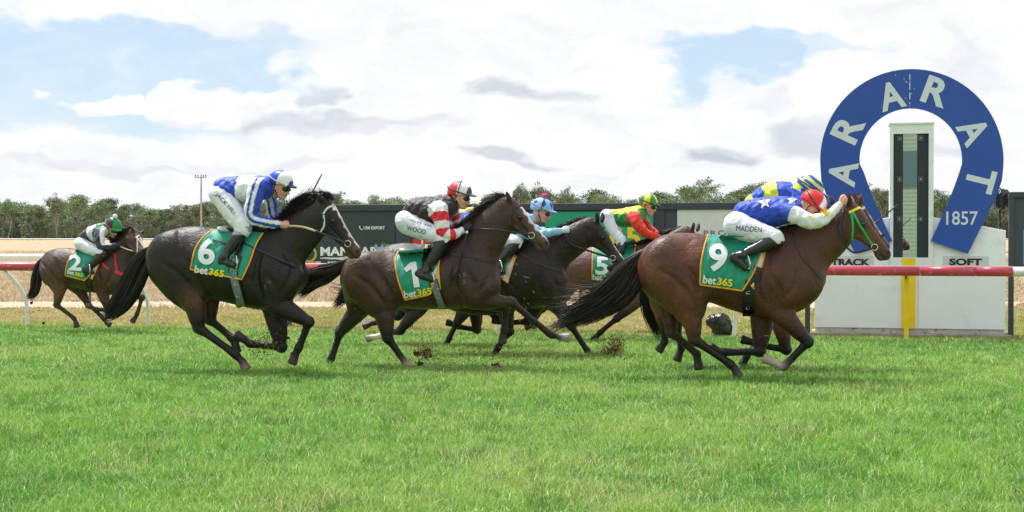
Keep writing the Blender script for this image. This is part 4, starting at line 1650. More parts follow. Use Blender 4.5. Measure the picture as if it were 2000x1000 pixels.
    # ears
    for i, s_ in enumerate((-1, 1)):
        e = sp['ears'][i if len(sp['ears']) > 1 else 0]
        off = s_ * -.0
        b = hp(.05, .02, 0); b[1] += s_ * .055 * k
        tp = fr.loc(e[0], e[1], 0); dv = tp - fr.loc(e[2], e[3], 0)
        b = fr.loc(e[2], e[3], b[1]); tp = b + dv * 1.0; tp[1] = b[1] + s_ * .02
        f.chain([b, b + (tp - b) * .35 + np.array([.006, s_ * .012, 0]), b + (tp - b) * .75 + np.array([.004, s_ * .01, 0]), tp], np.array([.026, .030, .021, .007]) * k, [.8, .75, .7, .7], k=.012, tagc=3, col=dark_c * .6 + base_c * .4)
    # ---- legs
    legs = {}
    BLK = np.array(sp.get('legc', dark_c))
    for nm, lg in sp['legs'].items():
        hind = nm.startswith('h'); near = nm.endswith('n')
        y = (-1 if near else 1) * (.135 if hind else .125) * k
        up = lg.get('up', [])
        js = [fr.loc(p[0], p[1], y * (1 - .12 * min(i, 2))) for i, p in enumerate(lg['j'])]
        P, R = leg_chain(np.array(js[:4]), HIND_T if hind else FORE_T, HIND_R if hind else FORE_R, k * lg.get('k', 1.0))
        ups = [fr.loc(a[0], a[1], y * .8) for a in up]; ur = [a[2] / sc for a in up]
        if ups:
            P = np.vstack([np.array(ups), P]); R = np.concatenate([ur, R])
        nu = len(ups)
        asp = np.concatenate([np.linspace(.58, .7, nu) if nu else [], np.interp(np.arange(len(R) - nu), [0, 3, 4, 10], [.72, .92, .95, 1.0])])
        sock = lg.get('sock')
        cols = []
        m = len(P)
        ntot = (m - 1) * 4 + 1
        tpar = np.concatenate([np.full(nu, -.5), HIND_T if hind else FORE_T])
        tp_ = np.interp(np.linspace(0, m - 1, ntot), np.arange(m), tpar)
        for t in tp_:
            g = np.clip((t - .25) / .7, 0, 1)
            c = base_c * (1 - g) + BLK * g
            if sock and t > sock: c = np.array(srgb(196, 178, 168))
            cols.append(c)
        A4 = np.column_stack([P, R, asp])
        A4 = spline(A4, 4); A4[:, 3] = np.maximum(A4[:, 3], .012)
        sl, d = f.chain_d(A4[:, :3], A4[:, 3], A4[:, 4], .12)
        # broad blend where the limb joins the trunk, tight lower down
        f.union(sl, d, .045)
        for q, c in zip(A4, cols):
            f.samp.append((q[0], q[1], q[2], q[3], 4, 0) + tuple(c))
        hk, ft, cr, toe = js[1], js[2], js[3], js[4]
        if hind:   # point of the hock
            a, b = js[0] - hk, ft - hk
            a /= np.linalg.norm(a); b /= np.linalg.norm(b)
            o = -(a + b); nn = np.linalg.norm(o)
            o = o / nn if nn > .15 else np.array([-1, 0, 0])
            f.ell(hk + o * .035 * k + a * .02, np.array([.034, .026, .042]) * k, math.atan2(a[2], a[0]) - 1.57, k=.02)
            f.chain([hk + o * .035 * k, hk + o * .012 * k + a * .14 * k], np.array([.018, .012]) * k, 1, k=.02)
        else:
            f.ell(hk + np.array([.0, 0, 0]), np.array([.052, .046, .056]) * k, 0, k=.02)
        # tendon behind the cannon, ergot of the fetlock
        dcan = ft - hk; dcan /= np.linalg.norm(dcan)
        bk = np.array([dcan[2], 0, -dcan[0]]); bk = bk if bk @ (cr - ft) < 0 else -bk
        f.chain([hk + dcan * .06 + bk * .016, ft + bk * .020], np.array([.020, .022]) * k, .8, k=.012)
        # hoof: flared cone with a flat sole
        ax = toe - cr; Lh = np.linalg.norm(ax); ax /= Lh
        Lh = max(Lh, .075 * k)
        hc1, hc2 = cr - ax * .012, cr + ax * (Lh * .8)
        slh, X, Y, Z = f.sub(np.minimum(hc1, hc2) - .1, np.maximum(hc1, hc2) + .1)
        t = (X - hc1[0]) * ax[0] + (Y - hc1[1]) * ax[1] + (Z - hc1[2]) * ax[2]
        LL = np.linalg.norm(hc2 - hc1)
        fw = lg.get('fwd')                 # toe direction in the x-z plane
        px_, pz_ = (X - hc1[0]) - t * ax[0], (Z - hc1[2]) - t * ax[2]
        rad = np.sqrt(px_ ** 2 + ((Y - hc1[1]) - t * ax[1]) ** 2 + pz_ ** 2)
        rr = (.037 + .015 * np.clip(t / LL, 0, 1)) * k
        d = np.maximum(rad - rr, np.maximum(-t, t - LL)).astype(np.float32)
        f.union(slh, d, .008)
        hcf = np.array(lg.get('hoof', srgb(70, 66, 64)))
        for q in (.35, .6, .9):
            f.samp.append(tuple(hc1 + ax * LL * q) + ((.040 + .012 * q) * k, 5, 0) + tuple(hcf))
        legs[nm] = js
    # ---- muscles: shoulder, triceps, haunch, gaskin grooves
    for s_ in (-1, 1):
        for m_ in sp.get('mus', []):
            x_, y_, rx, rz, ry, an = m_
            p = fr.loc(x_, y_, 0); p[1] = s_ * ry
            f.ell(p, [rx / sc, .10 * k, rz / sc], math.radians(an), k=.07)
        Jn = legs['hn'][0]; En = legs['fn'][0]
        zz0 = A[:, 1].max()
        gg = [dict(w=[(Jn[0] - .30, Jn[2] + .42), (Jn[0] - .12, Jn[2] + .30), (Jn[0] + .02, Jn[2] + .12), (Jn[0] + .06, Jn[2] - .02)], r=.022, o=.004),
              dict(w=[(Jn[0] - .20, Jn[2] + .10), (Jn[0] - .14, Jn[2] - .02), (Jn[0] - .06, Jn[2] - .14)], r=.020, o=.004),
              dict(w=[(Jn[0] - .05, Jn[2] + .46), (Jn[0] + .02, Jn[2] + .36), (Jn[0] + .09, Jn[2] + .20)], r=.022, o=.002),
              dict(w=[(En[0] - .12, En[2] + .50), (En[0] - .16, En[2] + .34), (En[0] - .17, En[2] + .16), (En[0] - .10, En[2] + .03)], r=.024, o=.004),
              dict(w=[(En[0] + .16, En[2] + .52), (En[0] + .20, En[2] + .36), (En[0] + .17, En[2] + .22), (En[0] + .08, En[2] + .10)], r=.020, o=.002),
              dict(w=[(En[0] - .05, En[2] + .30), (En[0] + .02, En[2] + .18), (En[0] + .03, En[2] + .06)], r=.016, o=.002)]
        for g_ in gg:
            f.side()
            pts = [np.array([x_, s_ * abs(f.surf(x_, z_, -.2) - g_['o']), z_]) for x_, z_ in g_['w']]
            pts = spline(pts, 4)
            rr = np.interp(np.linspace(0, 1, len(pts)), [0, .5, 1], [.006, g_['r'] * 1.25, .006]) * k
            sl, d = f.chain_d(pts, rr, 1, .09)
            f.carve(sl, d, .034)
        for g_ in sp.get('groove', []):
            pts = []
            for (x_, y_) in g_['p']:
                p = fr.loc(x_, y_, -.2)
                pts.append(p)
            f.side()
            pts = [np.array([p[0], s_ * abs(f.surf(p[0], p[2], -.2) - g_.get('o', .012)), p[2]]) for p in pts]
            pts = spline(pts, 4)
            rr = np.interp(np.linspace(0, 1, len(pts)), [0, .5, 1], [.008, g_['r'], .006])
            sl, d = f.chain_d(pts, rr, 1, .09)
            f.carve(sl, d, .035)
    f.blur(1)
    f.side()
    P, F = f.mesh()
    cc, tg, tt = f.tags(P, .022)
    # coat: black points, lighter flank and belly fold, blaze
    nz = np.sin(P[:, 0] * 7 + np.sin(P[:, 2] * 5) * 2) * np.cos(P[:, 2] * 9 + P[:, 1] * 6)
    cc *= (1 + .10 * nz)[:, None]
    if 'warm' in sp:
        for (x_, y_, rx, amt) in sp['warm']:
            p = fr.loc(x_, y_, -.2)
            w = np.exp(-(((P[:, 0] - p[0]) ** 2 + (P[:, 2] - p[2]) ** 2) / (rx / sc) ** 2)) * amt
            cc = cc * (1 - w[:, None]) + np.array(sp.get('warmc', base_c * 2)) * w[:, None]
    if sp.get('blaze'):
        for (a0, b0, wb, a1, wb1) in sp['blaze']:
            rel = P - P0
            a = rel @ e1 / L; c = rel @ e3 / L; b = rel @ pr / L
            ww = np.interp(a, [a0, a1], [wb, wb1])
            mk_ = (a > a0) & (a < a1) & (np.abs(c) < 1.7 * ww * (1 + .2 * np.sin(a * 40))) & (b < .13)
            cc[mk_] = srgb(212, 206, 202)
    def paint(q, rx, rz, c, amt=1.0):
        dd = ((P - q) @ e1 / rx) ** 2 + ((P - q) @ pr / rz) ** 2
        w = np.clip(1.6 - dd * 1.2, 0, 1) * amt * ((P - q) @ e3 * np.sign((q - P0) @ e3) > -.03)
        cc[:] = cc * (1 - w[:, None]) + np.array(c) * w[:, None]
    for s_ in (1, -1):
        paint(hp(.935, .118, s_ * .08), L * .036, L * .026, (.006, .004, .004))
        paint(hp(.345, .125, s_ * .09), L * .062, L * .044, dark_c * .5, .8)
        paint(hp(.90, .215, s_ * .07), L * .10, L * .010, (.01, .008, .008), .8)
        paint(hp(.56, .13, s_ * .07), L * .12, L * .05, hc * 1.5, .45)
    body_base = fr.loc(sp['org'][0], sp['org'][1], 0)
    bw = fr.world(body_base)
    gb = np.array([body_base[0], 0, 0.0])
    root = empty('racehorse', fr.world(gb), fr.th)
    tag(root, sp['label'], 'horse', 'racehorses galloping past the post')
    mk('body', P - gb, F, M_coat, root, True, cc)
    # eyes
    for s_ in (1, -1):
        q = hp(.345, .125, s_ * .10)
        y = f.surf(q[0], q[2], q[1])
        y = (y + .008) * (1 if s_ * e3[1] < 0 else -1)
        MB().sphere(q if yaw else (q[0], y, q[2]), (L * .036, L * .030, L * .028), 12, 8).build('eye', M_eye, root, smooth=True, base=gb)
    # ---- mane
    r = np.random.default_rng(sp['seed'])
    hcol = [dark_c * .7, dark_c * .9, dark_c * .5] + ([np.array(sp['hair2'])] if 'hair2' in sp else [])
    gs = []
    for g in sp['mane']:
        q = [fr.loc(p[0], p[1], 0) for p in g]
        gs.append([q[i] + np.array([0, (-.012 if i == 0 else -.03 * i * sp.get('maneside', 0)), 0]) for i in range(len(q))])
    # interpolate between neighbouring guides for an even mane
    full = []
    for a, b in zip(gs[:-1], gs[1:]):
        a, b = spline(a, 3), spline(b, 3)
        m = min(len(a), len(b))
        for w in np.linspace(0, 1, 6, endpoint=False):
            full.append(a[:m] * (1 - w) + b[:m] * w)
    V, F2, Cc = hair_bundle(full, int(sp.get('nmane', 520) * 2.4), .0030, hcol, r, [.008, .012, .016], sp.get('mfrizz', .03) * .42, .35, 1.1, 8)
    V2, F3, C2 = hair_bundle(full, int(sp.get('nmane', 520) * .35), .0022, hcol, r, [.008, .02, .04], sp.get('mfrizz', .03) * 1.0, .5, 1.15, 9)
    F2 = np.vstack([F2, F3 + len(V)]); V = np.vstack([V, V2]); Cc = np.vstack([Cc, C2])
    mk('mane', V - gb, F2, M_hair, root, True, Cc)
    # ---- tail
    tp = sp['tail']
    tl = [[fr.loc(p[0], p[1], 0) for p in g] for g in tp['g']]
    V, F2, Cc = hair_bundle(tl, tp.get('n', 620), tp.get('w', .0055), hcol, r, np.array(tp['spread']) / sc * .46, tp.get('frizz', .04) * .6, .62, 1.06, 20)
    V[:, 1] = V[:, 1] * .8
    if 'wisps' in tp:
        wl = [[fr.loc(p[0], p[1], 0) for p in g] for g in tp['wisps']]
        V2, F3, C2 = hair_bundle(wl, tp.get('nw', 60), .003, hcol + [np.array(srgb(84, 62, 54))], r, [.02, .03, .05], .05, .7, 1.05, 20)
        F2 = np.vstack([F2, F3 + len(V)]); V = np.vstack([V, V2]); Cc = np.vstack([Cc, C2])
    mk('tail', V - gb, F2, M_hair, root, True, Cc)
    # ---- saddle cloth
    def cloth_sheet(name, left, right, m, out, nu=26, nv=22, ripple=.008, seed=0):
        Lp = spline(np.array(left, float), 6); Rp = spline(np.array(right, float), 6)
        def at(Pl, t):
            i = t * (len(Pl) - 1); j = int(min(i, len(Pl) - 2)); return Pl[j] * (1 - (i - j)) + Pl[j + 1] * (i - j)
        V = []
        for j in range(nv):
            a, b = at(Lp, j / (nv - 1)), at(Rp, j / (nv - 1))
            for i in range(nu):
                q = a * (1 - i / (nu - 1)) + b * (i / (nu - 1))
                w = ripple * (math.sin(q[0] * .35 + seed + q[1] * .12) + .6 * math.sin(q[1] * .31 + q[0] * .21 + seed * 2)) * (.3 + .7 * j / (nv - 1))
                p = project(fr, f, q[0], q[1], out + max(-out * .7, w))
                V.append(p)
        V = np.array(V).reshape(nv, nu, 3)
        F = [(j * nu + i, j * nu + i + 1, (j + 1) * nu + i + 1, (j + 1) * nu + i) for j in range(nv - 1) for i in range(nu - 1)]
        W2 = V.copy(); W2[:, :, 1] *= -1
        n0 = nu * nv
        allV = np.vstack([V.reshape(-1, 3), W2.reshape(-1, 3)])
        F += [tuple(n0 + q for q in fc[::-1]) for fc in F]
        F += [(i, n0 + i, n0 + i + 1, i + 1) for i in range(nu - 1)]
        o = mk(name, allV - gb, F, m, root, True)
        md = o.modifiers.new('thickness', 'SOLIDIFY'); md.thickness = .006; md.offset = 0
        return o, V
    cl = sp['cloth']
    if 'white' in cl:
        o, Vw = cloth_sheet('under_cloth', cl['white'][0], cl['white'][1], M_clothw, .014, 12, 16, .003, 5)
        edge = np.vstack([Vw[::1, -1], Vw[-1, ::-1]])
        MB().tube(edge + np.array([0, -.003, 0]), .0065, 6).build('orange_binding', M_orange, o, smooth=True, base=gb)
    o, V = cloth_sheet('saddle_cloth', cl['left'], cl['right'], M_cloth, .018, seed=sp['seed'])
    edge = np.vstack([V[:, 0], V[-1, 1:], V[::-1, -1][1:]])
    MB().tube(edge + np.array([0, -.004, 0]), .0085, 6).build('orange_binding', M_orange, o, smooth=True, base=gb)
    if 'num' in cl:
        t_, x_, y_, h_, w_, a_ = cl['num']
        vt = None
        if t_ == '1':
            vv, ff_ = [], []
            def quad(a, b, c, d, m=8):
                n0 = len(vv)
                for i in range(m + 1):
                    t = i / m
                    for e, g in ((a, d), (b, c)):
                        vv.append((e[0] * (1 - t) + g[0] * t, e[1] * (1 - t) + g[1] * t))
                for i in range(m):
                    ff_.append((n0 + 2 * i, n0 + 2 * i + 1, n0 + 2 * i + 3, n0 + 2 * i + 2))
            quad((-.02, .5), (.20, .5), (.20, -.5), (-.02, -.5)); quad((-.30, .30), (-.02, .5), (-.02, .24), (-.22, .14), 3)
            vt = (np.array(vv), ff_)
        decal('number', t_, fr, f, x_, y_, h_, w_, a_, M_num, o, gb, .034, .03, verts=vt)
    if 'brand' in cl:
        x_, y_, h_, w_, a_ = cl['brand']
        ca, sa = math.cos(math.radians(a_)), math.sin(math.radians(a_))
        decal('lettering', 'bet', fr, f, x_ - w_ * .25 * ca, y_ + w_ * .25 * sa, h_, w_ * .44, a_, M_num, o, gb, .034, .03)
        decal('lettering', '365', fr, f, x_ + w_ * .25 * ca, y_ - w_ * .25 * sa, h_ * .92, w_ * .50, a_, M_cly, o, gb, .034, .03)
    # ---- freeze brand
    if 'mark' in sp:
        for t_, x_, y_, h_, w_, a_ in sp['mark']:
            decal('freeze_brand', t_, fr, f, x_, y_, h_, w_, a_, mat('brand_grey', srgb(104, 100, 100), .7), root, gb, .003, .0)
    # ---- girth, saddle, straps
    if 'girth' in sp:
        g = sp['girth']
        mb = MB(); ribbon(mb, fr, f, g['p'], g['w'], .024, thick=.008)
        go = mb.build('girth', M_girth if g.get('grey') else M_blk, root, base=gb)
        if g.get('grey'):
            for dx in (-.5, .5):
                mb = MB(); ribbon(mb, fr, f, [(p[0] + dx * g['w'], p[1]) for p in g['p']], 2.2, .026, thick=.012)
                mb.build('girth_edge', M_blk, go, base=gb)
        for (bx, by) in g.get('buckles', []):
            q = project(fr, f, bx, by, .034)
            MB().tube([q + np.array([-.016, 0, -.01]), q + np.array([.016, 0, -.01]), q + np.array([.016, 0, .012]), q + np.array([-.016, 0, .012]), q + np.array([-.016, 0, -.01])], .0035, 5).build('buckle', M_irn, go, base=gb)
    if 'saddle' in sp:
        s0 = sp['saddle']
        fs = Field([fr.loc(s0[0][0], 500, 0)[0] - .15, -.30, fr.loc(s0[0][0], s0[0][1], 0)[2] - .30], [fr.loc(s0[-1][0], 500, 0)[0] + .15, .30, fr.loc(s0[0][0], s0[0][1], 0)[2] + .18], .012)
        q = [fr.loc(a, b, 0) for a, b in s0]
        fs.chain(q, [.045, .040, .035, .045][:len(q)] if len(q) <= 4 else .04, [2.6, 2.3, 2.0, 1.6][:len(q)] if len(q) <= 4 else 2.2, k=0)
        fs.blur(1)
        v, ff = fs.mesh()
        sd_ = mk('saddle', v - gb, ff, M_blk, root)
        if 'flap' in sp:
            mb = MB(); ribbon(mb, fr, f, sp['flap'][0], sp['flap'][1], .030, thick=.006)
            mb.build('saddle_flap', M_blk, sd_, base=gb)
        if 'pad' in sp:
            a, b = sp['pad']
            v = [fr.loc(*a, 0), fr.loc((a[0] + b[0]) / 2, (a[1] + b[1]) / 2 - .5, 0), fr.loc(*b, 0)]
            fs = Field(np.min(v, 0) - [.08, .28, .1], np.max(v, 0) + [.08, .28, .1], .011)
            fs.chain(v, [.020, .032, .022], [4.5, 5.0, 5.2], k=0)
            vv, ff = fs.mesh()
            mk('cantle_pad', vv - gb, ff, M_clothw, sd_)
    for st_ in sp.get('straps', []):
        mb = MB(); ribbon(mb, fr, f, st_['p'], st_['w'], st_.get('o', .006), thick=.005)
        mb.build(st_.get('n', 'breastplate_strap'), st_['m'], root, base=gb)
    # ---- bridle
    br = None
    for st_ in sp['bridle']:
        mb = MB()
        if st_.get('free'):
            pts = spline(np.array([fr.loc(p[0], p[1], p[2]) for p in st_['p']]), 5)
            mb.tube(pts, st_['w'] * .62 / sc, 6, flat=.8)
            mb.build('reins', st_['m'], root, smooth=True, base=gb)
        else:
            ribbon(mb, fr, f, st_['p'], st_['w'], .004, thick=.005, default=-.06)
            o = mb.build('bridle' if br is None else 'bridle_strap', st_['m'], root if br is None else br, base=gb)
            if br is None: br = o
    bx, by, rr = sp['bit']
    q = project(fr, f, bx, by, .010, default=-.06)
    a = np.linspace(0, 2 * math.pi, 19)
    for s_ in (1,):
        c = np.stack([q[0] + rr / sc * np.cos(a), np.full(19, q[1] * s_), q[2] + rr / sc * np.sin(a)], 1)
        MB().tube(c, .0055, 6, caps=False).build('bit_ring', M_irn, root, smooth=True, base=gb)
    sp['_root'] = root; sp['_f'] = f; sp['_gb'] = gb
    return root

# ================================================================== THE HORSES
HEAD_A = -6.0        # heading of the field, degrees
bay, bayd = srgb(112, 66, 44), srgb(28, 22, 22)
brn, brnd = srgb(70, 56, 52), srgb(24, 21, 22)
blk, blkd = srgb(40, 35, 36), srgb(16, 15, 17)

horses = {}


def H9():
    return dict(
        fr=Frame(1440, 13.55, HEAD_A), seed=9, label='bay horse in number 9 cloth with green cheek strap, nearest the winning post', k=1.0,
        coat=srgb(76, 43, 31), dark=srgb(24, 19, 20), headk=1.25, muzz=srgb(62, 48, 46), bounds=(1225, 372, 1768, 752), org=(1440, 740), legc=srgb(18, 15, 17),
        stations=[(1246, 508, 535), (1249, 496, 552), (1256, 486, 568), (1266, 477, 580), (1280, 467, 590), (1297, 458.5, 597), (1325, 454.5, 600), (1360, 455.5, 594), (1385, 459, 590), (1420, 463, 603), (1450, 463, 612), (1480, 460, 618), (1510, 456, 620), (1540, 455, 616), (1565, 465, 607), (1585, 480, 594), (1600, 500, 577), (1610, 520, 556)],
        neck=[(1545, 510, 60), (1580, 487, 49), (1613, 468, 42), (1638, 446, 36), (1655, 428, 31)],
        poll=(1664, 393), muzzle=(1752, 490), ears=[(1654, 374, 1661, 404), (1667, 371, 1672, 400)],
        legs=dict(
            hn=dict(up=[(1305, 515, 52), (1330, 560, 52), (1345, 600, 34)], j=[(1348, 612), (1357, 664), (1427, 712), (1436, 722), (1447, 741)], hoof=srgb(92, 90, 92), k=1.05),
            hf=dict(up=[(1290, 530, 40), (1300, 570, 36)], j=[(1308, 590), (1312, 650), (1361, 692), (1362, 701), (1367, 728)], hoof=srgb(50, 48, 52)),
            fn=dict(up=[(1520, 565, 46)], j=[(1515, 600), (1578, 668), (1530, 716), (1511, 707), (1484, 697)], hoof=srgb(150, 132, 112), sock=2.15, k=1.05),
            ff=dict(up=[(1510, 570, 34)], j=[(1490, 615), (1484, 686), (1412, 688), (1398, 684), (1382, 674)], hoof=srgb(40, 40, 44), k=1.1)),
        mus=[(1535, 545, 34, 50, .165, 20), (1575, 560, 26, 34, .12, -40), (1300, 520, 42, 46, .15, 0)],
        groove=[dict(p=[(1500, 500), (1497, 540), (1500, 580), (1505, 610)], r=.016, o=.006), dict(p=[(1362, 560), (1362, 590), (1362, 620)], r=.02), dict(p=[(1280, 580), (1300, 600), (1322, 630), (1340, 655)], r=.014),
                dict(p=[(1560, 470), (1580, 520), (1598, 560)], r=.012), dict(p=[(1656, 425), (1652, 450), (1655, 480)], r=.012, o=.004)],
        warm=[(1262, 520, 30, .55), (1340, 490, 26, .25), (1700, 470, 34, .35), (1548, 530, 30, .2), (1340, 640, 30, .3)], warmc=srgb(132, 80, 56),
        mane=[[(1540, 452), (1528, 446), (1515, 452), (1508, 462)], [(1570, 443), (1556, 440), (1540, 446), (1530, 458)], [(1600, 432), (1588, 432), (1575, 440), (1565, 452)], [(1630, 415), (1618, 414), (1604, 422), (1596, 432)], [(1655, 397), (1645, 396), (1634, 402), (1626, 412)]], nmane=420, mfrizz=.03,
        tail=dict(g=[[(1258, 492), (1238, 520), (1215, 560), (1180, 590), (1130, 615), (1078, 640)], [(1256, 498), (1245, 540), (1225, 575), (1190, 600), (1150, 618), (1100, 634)], [(1258, 490), (1230, 515), (1200, 545), (1165, 575), (1130, 600), (1095, 620)]],
                  spread=[8, 18, 24, 22, 14, 6], n=1300, w=.006, frizz=.05,
                  wisps=[[(1250, 505), (1215, 540), (1170, 555), (1130, 552), (1098, 545)], [(1245, 515), (1200, 555), (1150, 565), (1110, 575), (1075, 575)], [(1240, 530), (1190, 580), (1150, 580), (1110, 588), (1045, 580)]], nw=90),
        cloth=dict(left=[(1383, 459), (1376, 480), (1369, 515), (1367, 556)], right=[(1490, 462), (1484, 500), (1470, 535), (1450, 568)], num=('9', 1402, 503, 56, 37, -6), brand=(1401, 549, 16, 60, -8),
                   white=([(1488, 470), (1480, 500), (1468, 530), (1461, 550)], [(1500, 470), (1493, 500), (1484, 535), (1473, 565)])),
        girth=dict(p=[(1478, 520), (1468, 550), (1463, 580), (1462, 618)], w=24, buckles=[(1461, 572), (1461, 602)]),
        saddle=[(1440, 462), (1465, 462), (1490, 458), (1512, 452)],
        straps=[dict(p=[(1547, 455), (1560, 490), (1580, 518), (1597, 534)], w=3.2, m=M_blk), dict(p=[(1592, 530), (1603, 540), (1612, 546)], w=6, m=M_blk)],
        bridle=[dict(p=[(1658, 415), (1684, 403), (1690, 402)], w=4.5, m=M_cly, ), dict(p=[(1663, 416), (1666, 445), (1663, 483)], w=4.2, m=M_gstrap), dict(p=[(1666, 414), (1680, 440), (1694, 462), (1704, 478)], w=4.5, m=M_gstrap),
                dict(p=[(1652, 412), (1646, 440), (1652, 478)], w=3, m=M_blk), dict(p=[(1680, 492), (1692, 488), (1705, 484)], w=3, m=M_blk),
                dict(free=True, p=[(1648, 408, -.10), (1640, 450, -.17), (1664, 492, -.14), (1708, 484, -.10)], w=3, m=M_blk)],
        bit=(1708, 483, 6), pad=None)


def H10():
    return dict(
        fr=Frame(1452, 14.65, HEAD_A), seed=10, label='chestnut-faced horse mostly hidden behind the number 9 horse', k=1.0,
        coat=srgb(120, 74, 54), dark=srgb(24, 20, 22), headk=1.1, muzz=srgb(90, 66, 58), bounds=(1240, 376, 1768, 735), org=(1452, 725), legc=srgb(16, 14, 15),
        stations=[(1266, 512, 540), (1276, 490, 565), (1296, 474, 585), (1330, 466, 590), (1385, 468, 588), (1420, 471, 600), (1480, 470, 612), (1510, 466, 612), (1540, 466, 606), (1565, 474, 598), (1585, 490, 586), (1600, 512, 560)],
        neck=[(1550, 512, 54), (1585, 488, 44), (1616, 465, 36), (1645, 440, 30), (1662, 425, 26)],
        poll=(1674, 391), muzzle=(1749, 478), ears=[(1681, 377, 1679, 400), (1676, 380, 1675, 402)],
        legs=dict(
            hn=dict(up=[(1305, 530, 40), (1300, 560, 34)], j=[(1290, 590), (1298, 642), (1298, 668), (1293, 676), (1283, 690)], hoof=srgb(48, 46, 48)),
            hf=dict(up=[(1315, 530, 40)], j=[(1325, 590), (1322, 642), (1331, 680), (1328, 689), (1320, 710)], hoof=srgb(48, 46, 48)),
            fn=dict(up=[(1525, 570, 36)], j=[(1518, 605), (1536, 683), (1478, 672), (1464, 667), (1443, 661)], hoof=srgb(40, 38, 40)),
            ff=dict(up=[(1515, 570, 30)], j=[(1505, 610), (1484, 664), (1458, 697), (1454, 704), (1448, 718)], hoof=srgb(40, 38, 40))),
        mane=[[(1560, 452), (1550, 448), (1540, 452), (1535, 458)], [(1600, 432), (1590, 430), (1582, 436), (1576, 444)], [(1660, 398), (1650, 396), (1642, 400), (1636, 408)]], nmane=200,
        tail=dict(g=[[(1276, 500), (1262, 530), (1262, 580), (1272, 620), (1290, 660)]], spread=[6, 12, 16, 16, 8], n=420),
        blaze=[(.33, 0, .03, .8, .015)],
        cloth=dict(left=[(1395, 468), (1386, 500), (1380, 560)], right=[(1490, 470), (1480, 510), (1465, 560)]),
        saddle=[(1440, 468), (1465, 468), (1490, 464), (1512, 458)],
        bridle=[dict(p=[(1674, 412), (1692, 404), (1702, 402)], w=4, m=M_wstrap), dict(p=[(1690, 410), (1705, 440), (1712, 470)], w=3, m=M_blk), dict(p=[(1712, 466), (1730, 458), (1740, 455)], w=4, m=M_blk)],
        bit=(1715, 478, 5), pad=None)


